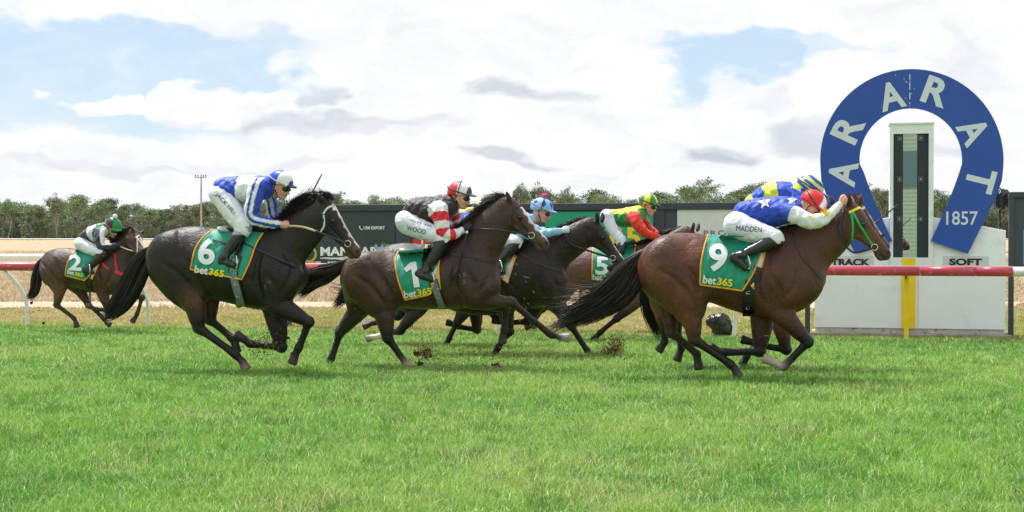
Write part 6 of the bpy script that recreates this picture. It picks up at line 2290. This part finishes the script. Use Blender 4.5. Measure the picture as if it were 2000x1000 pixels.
    for st_ in sp.get('stars', []):
        x, y, d_, c_, rot = st_
        decal('star', '', fr, J, x, y, d_, d_, rot, mat('star_cloth', c_, .55), jo, gb, .012, verts=STAR_V)
    # collar
    # ---- breeches
    B = Field(np.min(np.array(th + mir(th)), 0) - .2, np.max(np.array(th + mir(th)), 0) + .2, .009)
    c0 = L(sp['hip'][0], sp['hip'][1], 0)
    B.ell(c0, [sp['hip'][2] / sc, .185 * ps, sp['hip'][3] / sc], math.radians(sp['hip'][4]), k=0)
    for A in (th, mir(th)):
        B.chain(A, thr, [1.0] * len(A), k=.05)
    for A in (sh, mir(sh)):
        B.chain([A[0], A[0] * .7 + A[1] * .3], shr[0] * 1.0, 1, k=.03)
    wrinkle(B, .0030, sp.get('seed', 1) + 3, 1.3)
    B.blur(1); B.side()
    P, FF = B.mesh()
    bo = mk('breeches', P - gb, FF, M_breech, root, True)
    for t_ in sp.get('print', []):
        tx, x, y, h_, w_, a_ = t_
        decal('lettering', tx, fr, B, x, y, h_, w_, a_, M_print, bo, gb, .005, .0)
    # ---- boots
    for mm in (0, 1):
        A, Ft = (sh, ft) if not mm else (mir(sh), mir(ft))
        K = Field(np.min(np.array(A + Ft), 0) - .12, np.max(np.array(A + Ft), 0) + .12, .0085)
        K.chain(A[sp.get('boot0', 0):], shr[sp.get('boot0', 0):] * 1.04, 1, k=0)
        K.chain([A[-1]] + Ft, np.concatenate([[shr[-1]], ftr]), [1] + [.85] * len(Ft), k=.02)
        hl = Ft[0]
        wrinkle(K, .0016, 2)
        K.blur(1)
        P, FF = K.mesh()
        col = np.tile(np.array(srgb(22, 22, 25)), (len(P), 1))
        if 'sock' in sp:
            m = P[:, 2] > L(0, sp['sock'], -.25)[2]
            col[m] = srgb(150, 160, 180)
        mk('boot', P - gb, FF, M_boot, root, True, col)
    # ---- helmet
    Hf = Field(hp(0, 0) - .24, hp(0, 0) + .24, .0075)
    Hf.ell(hp(-.006, .030), np.array([.132, .112, .118]) * HS, pit, 0, -yw)
    Hf.cut(hp(0, .004), -(u_ * 1.0 + f_ * -.18) / 1.016, hp(0, 0) - .24, hp(0, 0) + .24)
    Hf.ell(hp(.118, .016), np.array([.068, .082, .012]) * HS, pit + .02, .010, -yw)
    Hf.blur(1)
    P, FF = Hf.mesh()
    rel = (P - hd) / HS
    a, b, c = rel @ f_, rel @ s_, rel @ u_
    col = sp['helmet'](a, b, c)
    pk = sp.get('peak')
    if pk is not None:
        col[(a > .122) & (c < .045)] = pk
    ho = mk('helmet', P - gb, FF, M_helm, root, True, col)
    if 'pom' in sp:
        mb = MB(); r = random.Random(4)
        q = hp(-.01, .165)
        mb.sphere(q, .030, 10, 8)
        for i in range(70):
            v = np.array([r.gauss(0, 1), r.gauss(0, 1), r.gauss(0, 1)]); v /= np.linalg.norm(v)
            mb.sphere(q + v * .026, .010, 5, 4)
        mb.build('pompom', mat('pompom_wool', sp['pom'], .9), ho, smooth=True, base=gb)
    # goggles and straps
    G = Field(hp(.08, -.02) - .12, hp(.08, -.02) + .12, .007)
    G.ell(hp(.080, -.024), np.array([.034, .070, .030]) * HS, pit, 0, -yw)
    G.blur(1)
    P, FF = G.mesh()
    go = mk('goggles', P - gb, FF, M_gog, root, True)
    t = np.linspace(0, 2 * math.pi, 29)
    ring = np.array([hp(-.006 + .134 * math.cos(q), .022 - .03 * math.cos(q) + .02, .115 * math.sin(q)) for q in t])
    MB().tube(ring, .0065, 6, caps=False).build('goggle_strap', mat('strap', sp.get('strapc', (.02, .02, .022)), .5), go, smooth=True, base=gb)
    for b_ in (1, -1):
        pts = spline(np.array([hp(.01, .03, .108 * b_), hp(-.01, -.03, .088 * b_), hp(.02, -.09, .062 * b_), hp(.045, -.135, .02 * b_)]), 4)
        MB().tube(pts, .006, 5).build('chin_strap', M_gogs, ho, smooth=True, base=gb)
    if sp.get('split'):
        pts = np.array([hp(.0 + .02 * math.sin(q), .03 + .124 * math.cos(q), -.118 * math.sin(q)) for q in np.linspace(-.2, 1.7, 12)])
        MB().tube(pts, .005, 5).build('helmet_tie', M_gogs, ho, smooth=True, base=gb)
    # ---- stirrup, parts of the horse's tack
    si = sp['stirrup']
    for mm in (1, -1):
        yb = ft[min(1, len(ft) - 1)][1]
        tp_ = L(si['top'][0], si['top'][1], -.24); bt = L(si['at'][0], si['at'][1], yb)
        w = .055
        q = [bt + np.array([x * .030, y * w, z]) for x, y, z in ((0, -1, -.03), (0, 1, -.03), (0, 1, .02), (0, .55, .075), (0, 0, .095), (0, -.55, .075), (0, -1, .02), (0, -1, -.03))]
        q = np.array([(p[0] - (.035 if z_ < 3 else 0) * 0, p[1] * mm, p[2]) for z_, p in enumerate(q)])
        ang = math.radians(35)
        cx = bt * np.array([1, mm, 1])
        rel = q - cx
        q2 = cx + np.stack([rel[:, 0] * math.cos(ang) - rel[:, 1] * math.sin(ang) * mm, rel[:, 0] * math.sin(ang) * mm + rel[:, 1] * math.cos(ang), rel[:, 2]], 1)
        o = MB().tube(q2, .008, 6).build('stirrup_iron', M_irn, hroot, smooth=True, base=hgb)
        top_ = q2[4]
        MB().tube(spline(np.array([[tp_[0], tp_[1] * mm, tp_[2]], [(tp_[0] + top_[0]) / 2, (tp_[1] * mm + top_[1]) / 2 - .01 * mm, (tp_[2] + top_[2]) / 2], top_]), 4), .012, 6, flat=.3).build('stirrup_leather', M_blk, hroot, smooth=True, base=hgb)
    return root


STAR_V = star_tris()


def bands(t, edges, cols):
    out = np.zeros((len(t), 3))
    idx = np.searchsorted(edges, t)
    for i, c in enumerate(cols):
        out[idx == i] = c
    return out


def s6(tg, tt, side, dz, P):
    col = bands(tt, [.34, .66], [BLUE, WHITE, BLUE])
    arm = tg > 10.5
    a = np.where(side > .030, 1, 0) | np.where((side < -.004) & (side > -.032), 1, 0)
    c2 = np.where((a > 0)[:, None], BLUE, WHITE)
    col[arm] = c2[arm]
    return col


def s1(tg, tt, side, dz, P):
    col = np.tile(BLACKC, (len(tt), 1))
    c2 = bands(tt, [.28, .40, .52, .64, .74, .82], [WHITE, RED, WHITE, RED, WHITE, RED, WHITE])
    arm = tg > 10.5
    col[arm & (tt > .12)] = c2[arm & (tt > .12)]
    return col


def s9(tg, tt, side, dz, P):
    col = np.tile(BLUE, (len(tt), 1))
    col[(tg > 10.5) & (tt > .22)] = WHITE
    return col


def s10(tg, tt, side, dz, P):
    col = bands(tt, [.12, .30, .46, .64, .80], [LIME, BLUE, LIME, BLUE, LIME, BLUE])
    col[tg > 10.5] = BLUE
    return col


def s5(tg, tt, side, dz, P):
    col = np.where((dz > .045)[:, None], YEL, GREEN)
    col[(tg > 10.5) & (tt > .1)] = np.array(srgb(220, 50, 34))
    return col


def sB(tg, tt, side, dz, P):
    col = np.tile(LBLUE, (len(tt), 1))
    return col


def sA(tg, tt, side, dz, P):
    col = np.tile(np.array(srgb(70, 100, 170)), (len(tt), 1))
    col[(dz > .05) & (tg < 10.5) & (tt > .5)] = YEL
    return col


def s2(tg, tt, side, dz, P):
    col = bands(tt, [.34, .66], [np.array(srgb(46, 48, 62)), WHITE, np.array(srgb(20, 130, 66))])
    arm = tg > 10.5
    c2 = np.where((side > .028)[:, None], WHITE, np.array(srgb(46, 48, 62)))
    col[arm] = c2[arm]
    return col


def wedge(colA, colB, n, ph=0.0):
    def fn(a, b, c):
        an = np.arctan2(b, a) + ph
        k = (np.floor(an / (2 * math.pi) * n) % 2) == 0
        return np.where(k[:, None], colA, colB)
    return fn


def fore_aft(cols, edges):
    def fn(a, b, c):
        return bands(-a, edges, cols)
    return fn


def hoops(colA, colB, w, ph=0):
    def fn(a, b, c):
        k = (np.floor((c * 1.0 + a * .35 + ph) / w) % 2) == 0
        return np.where(k[:, None], colA, colB)
    return fn


def diamonds(a, b, c):
    col = np.tile(LBLUE, (len(a), 1))
    th = np.arctan2(b, a) * .13
    for t0 in (-2.3, -1.25, -.25, .8, 1.9, 2.9):
        m = np.abs(th - t0 * .13) / .038 + np.abs(c - .085) / .045 < 1
        col[m] = BLUE
    return col


def red9(a, b, c):
    col = np.tile(np.array(srgb(214, 40, 40)), (len(a), 1))
    m = (a > -.01) & (c > .05) & (np.abs(np.arctan2(b, a) + .75) < .35 + .6 * (c - .1))
    col[m] = WHITE
    return col


riders = [
    dict(on='6', seed=6, label='jockey in blue and white silks with bare hands, crouched on the number 6 horse',
         hip=(431, 380, 20, 23, 60), torso=[(440, 371, 25), (460, 370, 26), (485, 370, 26), (508, 368, 24), (522, 364, 18)],
         head=(548, 361), pitch=-16, yaw=18, arm=[(503, 366, 16), (494, 398, 15), (493, 424, 13), (518, 434, 10.5), (543, 438, 7.5), (555, 440, 7)], ya=(.165, .21, .22, .20, .15, .12),
         farm=[(522, 372, 14), (530, 395, 12), (533, 416, 11), (542, 430, 9), (550, 436, 7), (560, 440, 7)], yf=(.165, .21, .22, .18, .13, .10),
         thigh=[(435, 384, 21), (448, 405, 21), (462, 425, 19), (473, 438, 16)], shin=[(476, 446, 16), (470, 456, 12.5), (455, 478, 12), (444, 494, 8.5), (439, 503, 8.5)], foot=[(431, 509, 8), (445, 514, 7.5), (457, 519, 6)],
         silks=s6, helmet=fore_aft([BLUE, WHITE, BLUE], [-.116, -.012]), peak=(.02, .02, .025), sock=459,
         print=[('JACK HILL', 441, 399, 10, 56, -47)], stirrup=dict(top=(474, 462), at=(460, 516)), strapc=srgb(180, 170, 160)),
    dict(on='1', seed=2, label='jockey in dark silks with red and white banded sleeves, on the number 1 horse',
         hip=(796, 431, 20, 24, 70), torso=[(808, 410, 20), (825, 410, 24), (845, 411, 27), (866, 407, 24), (880, 399, 17)],
         head=(898, 382), pitch=-8, yaw=12, arm=[(860, 412, 16), (862, 430, 15.5), (866, 455, 14), (884, 458, 11), (902, 451, 7.5), (913, 445, 7)], ya=(.165, .20, .22, .20, .15, .12),
         farm=[(882, 410, 14), (888, 425, 12), (893, 440, 11), (900, 446, 9), (908, 444, 7), (917, 440, 7)], yf=(.165, .21, .22, .18, .13, .10),
         thigh=[(796, 436, 22), (818, 446, 20), (842, 455, 18), (862, 462, 15)], shin=[(868, 466, 14), (860, 480, 13.5), (846, 504, 12), (834, 522, 8.5), (831, 530, 8)], foot=[(817, 535, 8), (830, 540, 7.5), (842, 546, 6)],
         silks=s1, helmet=fore_aft([np.array(srgb(60, 60, 66)), WHITE, np.array(srgb(214, 34, 44))], [-.095, -.0]), peak=srgb(90, 90, 96), glove=(.02, .02, .022), split=True,
         print=[('WOOD', 813, 449, 9, 38, -14), ('OFF THE TRACK', 823, 436, 3.6, 44, -16)], stirrup=dict(top=(852, 478), at=(843, 548))),
    dict(on='9', seed=5, label='jockey in starred blue silks with white sleeves, stretched low on the number 9 horse',
         hip=(1442, 437, 25, 25, 40), torso=[(1452, 414, 20), (1475, 414, 26), (1500, 415, 29), (1525, 412, 28), (1545, 408, 23)],
         head=(1585, 402), heady=.0, pitch=-46, yaw=8, arm=[(1542, 415, 17), (1558, 422, 16), (1580, 432, 14.5), (1602, 430, 13), (1622, 417, 10), (1640, 400, 7), (1646, 393, 7)], ya=(.165, .20, .23, .22, .18, .14, .12),
         farm=[(1555, 412, 14), (1580, 425, 12), (1605, 424, 11), (1630, 412, 9), (1648, 402, 7), (1656, 396, 7)], yf=(.165, .22, .22, .16, .11, .09),
         thigh=[(1440, 440, 25), (1465, 450, 24), (1490, 458, 21), (1512, 463, 17)], shin=[(1516, 468, 15), (1502, 474, 14), (1478, 485, 11.5), (1456, 494, 8.5), (1448, 499, 8.5)], foot=[(1432, 503, 8.5), (1445, 513, 8.5), (1457, 524, 7)],
         yl=(.09, .22, .31, .33), silks=s9, helmet=red9, glove=SKIN, hscale=1.04,
         stars=[(1493, 395, 26, (.8, .82, .85), 8), (1547, 391, 20, (.8, .82, .85), -5), (1612, 414, 22, srgb(236, 200, 50), 10), (1587, 423, 13, srgb(236, 206, 70), 30)],
         print=[('MADDEN', 1463, 447, 10.5, 50, -3)], stirrup=dict(top=(1498, 470), at=(1458, 518))),
    dict(on='10', seed=7, label='jockey in blue silks with lime bands and striped cap, just beyond the starred jockey',
         hip=(1455, 425, 24, 24, 40), torso=[(1472, 400, 20), (1495, 388, 25), (1522, 382, 28), (1548, 384, 25), (1558, 388, 20)],
         head=(1580, 373), pitch=-22, yaw=10, arm=[(1555, 395, 15), (1570, 415, 13), (1590, 425, 11), (1605, 405, 8), (1616, 397, 7), (1621, 394, 7)], ya=(.165, .20, .20, .16, .12, .10),
         farm=[(1565, 395, 14), (1600, 420, 12), (1650, 432, 10), (1675, 436, 8), (1688, 438, 7)], yf=(.165, .22, .24, .22, .20),
         thigh=[(1450, 430, 22), (1475, 440, 20), (1500, 450, 18), (1518, 460, 14)], shin=[(1518, 466, 13), (1500, 480, 12), (1480, 492, 9), (1470, 500, 8)], foot=[(1458, 504, 8), (1470, 510, 7), (1482, 514, 6)],
         silks=s10, helmet=hoops(BLUE, LIME, .030, .012), glove=(.02, .02, .022), hscale=1.1,
         stirrup=dict(top=(1500, 474), at=(1480, 512))),
    dict(on='5', seed=8, label='jockey in green and yellow silks with red sleeves, on the number 5 horse',
         hip=(1187, 421, 11, 14, 80), torso=[(1198, 424, 15), (1212, 425, 17), (1228, 424, 19), (1242, 420, 17), (1250, 414, 12)],
         head=(1266, 400), pitch=-10, yaw=20, arm=[(1241, 427, 12), (1247, 440, 11), (1258, 453, 9.5), (1275, 461, 7.5), (1288, 464, 5.5), (1295, 466, 5)], ya=(.165, .20, .22, .18, .14, .12),
         farm=[(1254, 425, 10), (1264, 442, 8.5), (1274, 452, 8), (1284, 459, 6.5), (1292, 463, 5.5), (1298, 466, 5)], yf=(.165, .20, .2, .16, .12, .10),
         thigh=[(1186, 422, 12), (1192, 438, 11), (1202, 455, 10), (1212, 468, 9)], shin=[(1214, 474, 9), (1213, 486, 8.5), (1206, 502, 7.5), (1199, 515, 5.5), (1197, 520, 5.5)], foot=[(1189, 524, 5.5), (1199, 527, 5), (1208, 530, 4.5)],
         silks=s5, helmet=wedge(YEL, GREEN, 8, .3), peak=(.03, .03, .035), glove=(.02, .02, .022), stirrup=dict(top=(1210, 484), at=(1206, 528))),
    dict(on='B', seed=9, label='jockey in pale blue with diamond cap and pink pompom, between numbers 1 and 5',
         hip=(962, 462, 18, 20, 60), torso=[(966, 453, 16), (982, 446, 19), (998, 440, 21), (1013, 435, 18), (1024, 430, 13)],
         head=(1058, 411), pitch=-14, yaw=10, arm=[(1014, 440, 13), (1024, 452, 12), (1044, 460, 10), (1076, 454, 8), (1093, 451, 6.5), (1103, 450, 6)], ya=(.165, .20, .22, .2, .15, .12),
         farm=[(1028, 438, 12), (1046, 450, 10), (1068, 454, 9), (1085, 450, 7), (1097, 448, 6), (1106, 447, 6)], yf=(.165, .21, .22, .18, .13, .10),
         thigh=[(962, 464, 18), (978, 468, 16), (995, 471, 14.5), (1009, 470, 12)], shin=[(1010, 476, 12), (1002, 484, 11.5), (988, 500, 10), (977, 515, 7), (974, 521, 7)], foot=[(964, 524, 7), (974, 528, 6), (984, 532, 5)],
         silks=sB, helmet=diamonds, pom=srgb(236, 60, 140), glove=srgb(214, 214, 232), split=True, stirrup=dict(top=(1000, 484), at=(976, 524)), strapc=srgb(200, 170, 150)),
    dict(on='A', seed=11, label='jockey in blue silks with a yellow shoulder, mostly hidden behind the number 1 horse',
         hip=(862, 450, 16, 18, 60), torso=[(872, 440, 15), (886, 432, 18), (902, 428, 20), (916, 424, 18), (924, 420, 13)],
         head=(941, 414), pitch=-14, yaw=5, arm=[(912, 430, 12), (918, 448, 11), (932, 458, 9.5), (948, 458, 7), (958, 456, 6), (965, 455, 6)], ya=(.165, .20, .22, .2, .15, .12),
         farm=[(926, 430, 11), (936, 446, 9), (946, 452, 8), (956, 452, 6.5), (963, 451, 6), (970, 450, 6)], yf=(.165, .21, .22, .18, .13, .10),
         thigh=[(862, 452, 16), (874, 460, 14), (890, 466, 12), (902, 470, 10)], shin=[(904, 474, 10), (898, 484, 10), (888, 498, 8), (880, 510, 6.5)], foot=[(872, 514, 6), (882, 518, 5.5), (890, 521, 5)],
         silks=sA, helmet=hoops(np.array(srgb(70, 100, 180)), YEL, .06), stirrup=dict(top=(896, 484), at=(884, 516))),
    dict(on='2', seed=12, label='jockey in green, white and black silks with a white pompom, on the number 2 horse',
         hip=(162, 476, 13, 15, 50), torso=[(167, 463, 12.5), (177, 459, 15), (188, 455, 16.5), (198, 451, 15.5), (206, 447, 12)],
         head=(221, 444), pitch=-24, yaw=42, arm=[(195, 457, 10), (195, 468, 9.5), (198, 481, 8.5), (212, 482, 6.5), (223, 480, 5.5), (230, 480, 5)], ya=(.165, .2, .22, .2, .16, .13),
         farm=[(212, 456, 9), (220, 465, 8), (224, 475, 7), (229, 478, 6), (234, 479, 5), (238, 480, 5)], yf=(.165, .21, .22, .18, .13, .10), hands=1.1,
         thigh=[(162, 479, 13), (174, 485, 12), (187, 490, 11), (198, 493, 9.5)], shin=[(202, 496, 9.5), (194, 502, 9), (184, 513, 8), (175, 522, 6), (172, 526, 5.5)], foot=[(165, 527, 5.5), (172, 530, 5), (180, 532, 4.5)],
         silks=s2, helmet=wedge(np.array(srgb(30, 140, 74)), np.array(srgb(50, 42, 56)), 4, .6), pom=(.8, .8, .82), glove=(.02, .02, .022), strapc=srgb(190, 70, 80), stirrup=dict(top=(186, 500), at=(174, 529))),
]
for r_ in riders:
    build_rider(r_)


# ------------------------------------------------------------------ whips (held things)
def whip(fr, pts, label, rad=.012, handle=True, butt=None):
    p = np.array([fr.loc(a, b, c) for a, b, c in pts])
    base = p[0]
    root = empty('riding_whip', fr.world(base), fr.th)
    tag(root, label, 'whip', 'riding whips carried by the jockeys')
    q = spline(p, 4) - base
    MB().tube(q, np.linspace(rad, rad * .45, len(q)), 8).build('shaft', M_blk, root, smooth=True)
    d = q[-1] - q[-3]; d /= np.linalg.norm(d)
    MB().tube([q[-1] - d * .16, q[-1] - d * .08, q[-1] + d * .02], [.009, .022, .019], 8, flat=.35).build('flap', M_blk, root, smooth=True)
    if butt is not None:
        dd = q[1] - q[0]; dd /= np.linalg.norm(dd)
        MB().tube([q[0] + dd * .10, q[0] + dd * .13], rad * 1.6, 8).build('collar', M_irn, root, smooth=True)


whip(horses['6']['fr'], [(592, 408, .12), (605, 385, .14), (627, 343, .16)], 'black riding whip raised upright beyond the mane of the number 6 horse')
whip(horses['1']['fr'], [(917, 434, -.15), (905, 480, -.24), (885, 544, -.33)], 'black riding whip hanging down across the shoulder of the number 1 horse', butt=1)
whip(horses['10']['fr'], [(1690, 440, .22), (1712, 434, .2), (1750, 402, .16)], 'black riding whip poking forward beside the heads of the two leading horses', rad=.012)


# ------------------------------------------------------------------ black plastic lumps
def lump(name, label, cat, pts, fr, col, grp=None, extra=None):
    P = np.array([fr.loc(a, b, 0) for a, b, r in pts]); R = np.array([r for a, b, r in pts]) / fr.sc
    F = Field(P.min(0) - R.max() - .08, P.max(0) + R.max() + .08, .026)
    for p, r in zip(P, R):
        F.ell(p, [r, r * .8, r], 0, k=.03)
    X, Y, Z = F.ax[0][:, None, None], F.ax[1][None, :, None], F.ax[2][None, None, :]
    F.v += (-.004 - .015 * np.abs(np.sin(31 * X + 4 * np.sin(22 * Z) + 12 * Y)) - .012 * np.abs(np.sin(40 * Z - 25 * X + 3 * np.sin(30 * Y)))).astype(np.float32)
    v, f = F.mesh()
    v = v + np.random.default_rng(3).normal(0, .006, v.shape)
    base = np.array([P[:, 0].mean(), 0, v[:, 2].min()])
    return v, f, base


M_plastic = mat('black_plastic_bag', srgb(18, 19, 23), .2, spec=.8, bump=.02, bscale=10, bdist=1.5)
_bf = Frame(1405, ground(1405, 661)[1] + .05, RDEG)
v, f, b = lump('', '', '', [(1408, 640, 16), (1396, 637, 12), (1388, 636, 6), (1414, 650, 14), (1404, 652, 12), (1410, 632, 8)], _bf, None)
o = empty('wrapped_camera', _bf.world((b[0], 0, 0.0)), _bf.th)
tag(o, 'crumpled black plastic bag over a camera standing low on the grass by the rail', 'camera')
mk('plastic_bag', v - b + np.array([0, 0, .015]), f, M_plastic, o, False)
MB().tube([(0, 0, 0), (0, 0, .06)], [.10, .06], 10).build('foot', M_steel, o, smooth=True)

_cf = Frame(1953, CAMSTAND.location[1], RDEG)
v, f, b = lump('', '', '', [(1955, 386, 13), (1945, 380, 7), (1957, 398, 11), (1951, 404, 7), (1962, 384, 7)], _cf, None)
b0 = _cf.loc(1953, 450, 0)
mk('plastic_cover', v - b0, f, M_plastic, CAMSTAND, False)
MB().tube([_cf.loc(1953, 412, 0) - b0, _cf.loc(1953, 447, 0) - b0], .014, 8).build('pole', M_blk, CAMSTAND, smooth=True)
for dx in (-8, 0, 8):
    MB().tube([_cf.loc(1953, 438, 0) - b0, _cf.loc(1953 + dx, 450, 0) - b0 + np.array([0, -.04 if dx else .05, 0])], .010, 6).build('leg', M_blk, CAMSTAND, smooth=True)


# ------------------------------------------------------------------ kicked-up turf
M_clod = mat('clod_earth', srgb(84, 56, 40), .95, spec=.1, var=.35, vscale=40, bump=.01, bscale=60)
M_bits = mat('turf_bits', attr=True, rough=.9)


def clods():
    r = random.Random(17)
    n = 0
    for px, py, s, Y, lab in ((815, 691, 6, 14.4, 'flat brown clod left of the other, thrown up behind the white socked hoof'), (834, 690, 9, 14.4, 'largest brown clod thrown up behind the white socked hoof'),
                              (821, 710, 5, 14.4, 'small brown clod below the larger ones by the white socked hoof'), (967, 725, 8, 14.6, 'brown clod low over the grass in the centre foreground'),
                              (1197, 690, 10, 16.0, 'ragged brown sod flung up in front of the extended forehoof'), (1184, 706, 7, 16.0, 'small muddy sod low beside the extended forehoof'),
                              (1220, 738, 6, 15.5, 'torn sod falling to the grass below the flying tail'), (645 - 75, 690, 3, 14.3, 'crumb of earth between the number 6 forelegs and number 1 hind legs'),
                              (62, 591, 3.2, 20.0, 'crumb of earth in the air at far left, under the number 2 tail'), (85, 631, 3, 20.0, 'lowest crumb of earth in the air at far left'),
                              (563, 660, 3, 14.5, 'dark crumb of earth beside the number 6 foreknee')):
        c = atY(px, py, Y)
        rad = s / (FP / Y)
        if c[2] < rad * .7: c[2] = rad * .7
        mb = MB()
        mb.sphere((0, 0, 0), (rad, rad * .8, rad * .6), 12, 9)
        for i in range(9):
            a = r.random() * 6.28
            mb.sphere((rad * .8 * math.cos(a), rad * .5 * r.uniform(-1, 1), rad * .55 * math.sin(a)), rad * r.uniform(.25, .5), 7, 5)
        v = np.concatenate(mb.v)
        v = v * (1 + .25 * np.sin(v[:, :1] * 300 + v[:, 2:] * 210)) + np.array([[r.gauss(0, 1), r.gauss(0, 1), r.gauss(0, 1)] for _ in range(len(v))]) * rad * .13
        mb.v = [v]
        o = mb.build('turf_clod', M_clod, None, smooth=False, loc=c, rz=r.random() * 3)
        tag(o, lab, 'clod', 'clods of turf thrown up by the hooves')
    # spray of fine bits: stuff
    V, F, Cc = [], [], []
    nr = np.random.default_rng(4)
    spots = [((1188, 697), 13, 13, 16.0, 1500), ((1203, 678), 9, 10, 16.0, 900), ((1040, 690), 60, 26, 14.8, 160), ((1180, 712), 20, 8, 16.0, 500), ((972, 730), 24, 8, 14.6, 900), ((1030, 735), 50, 11, 14.6, 500), ((880, 710), 45, 20, 14.4, 500), ((832, 690), 12, 8, 14.4, 400), ((520, 668), 16, 14, 14.2, 350), ((510, 688), 10, 4, 14.2, 60),
             ((1215, 745), 14, 14, 15.5, 130), ((1010, 580), 16, 45, 15.6, 60), ((190, 560), 45, 32, 19.9, 90), ((680, 700), 60, 30, 14.3, 60), ((30, 630), 50, 25, 19.5, 70), ((850, 560), 300, 60, 14.6, 40), ((1600, 700), 60, 20, 13.3, 20)]
    nb = 0
    for (cx, cy), sx, sy, Y, n in spots:
        for i in range(n):
            px, py = cx + nr.normal() * sx, cy + nr.normal() * sy
            y = Y + nr.normal() * .25
            c = atY(px, py, y)
            if c[2] < .03: continue
            s = .004 + .007 * nr.random() ** 2
            d = nr.normal(0, 1, 3); d /= np.linalg.norm(d)
            grass = nr.random() < (.7 if cy < 600 else .3)
            a = np.cross(d, nr.normal(0, 1, 3)); a /= np.linalg.norm(a); b = np.cross(a, d)
            l = s * (3.5 if grass else 1.2); w = s * (.35 if grass else .8)
            V += [c - d * l, c + a * w, c - a * w * .5 + b * w, c - a * w * .5 - b * w, c + d * l]
            F += [(nb, nb + 1, nb + 2), (nb, nb + 2, nb + 3), (nb, nb + 3, nb + 1), (nb + 4, nb + 2, nb + 1), (nb + 4, nb + 3, nb + 2), (nb + 4, nb + 1, nb + 3)]
            Cc += [srgb(128, 140, 60) if grass else srgb(76, 54, 38)] * 5
            nb += 5
    o = mk('turf_spray', np.array(V), F, M_bits, smooth=False, col=np.array(Cc))
    tag(o, 'fine spray of earth and grass bits kicked up by the hooves', 'debris', kind='stuff')


clods()
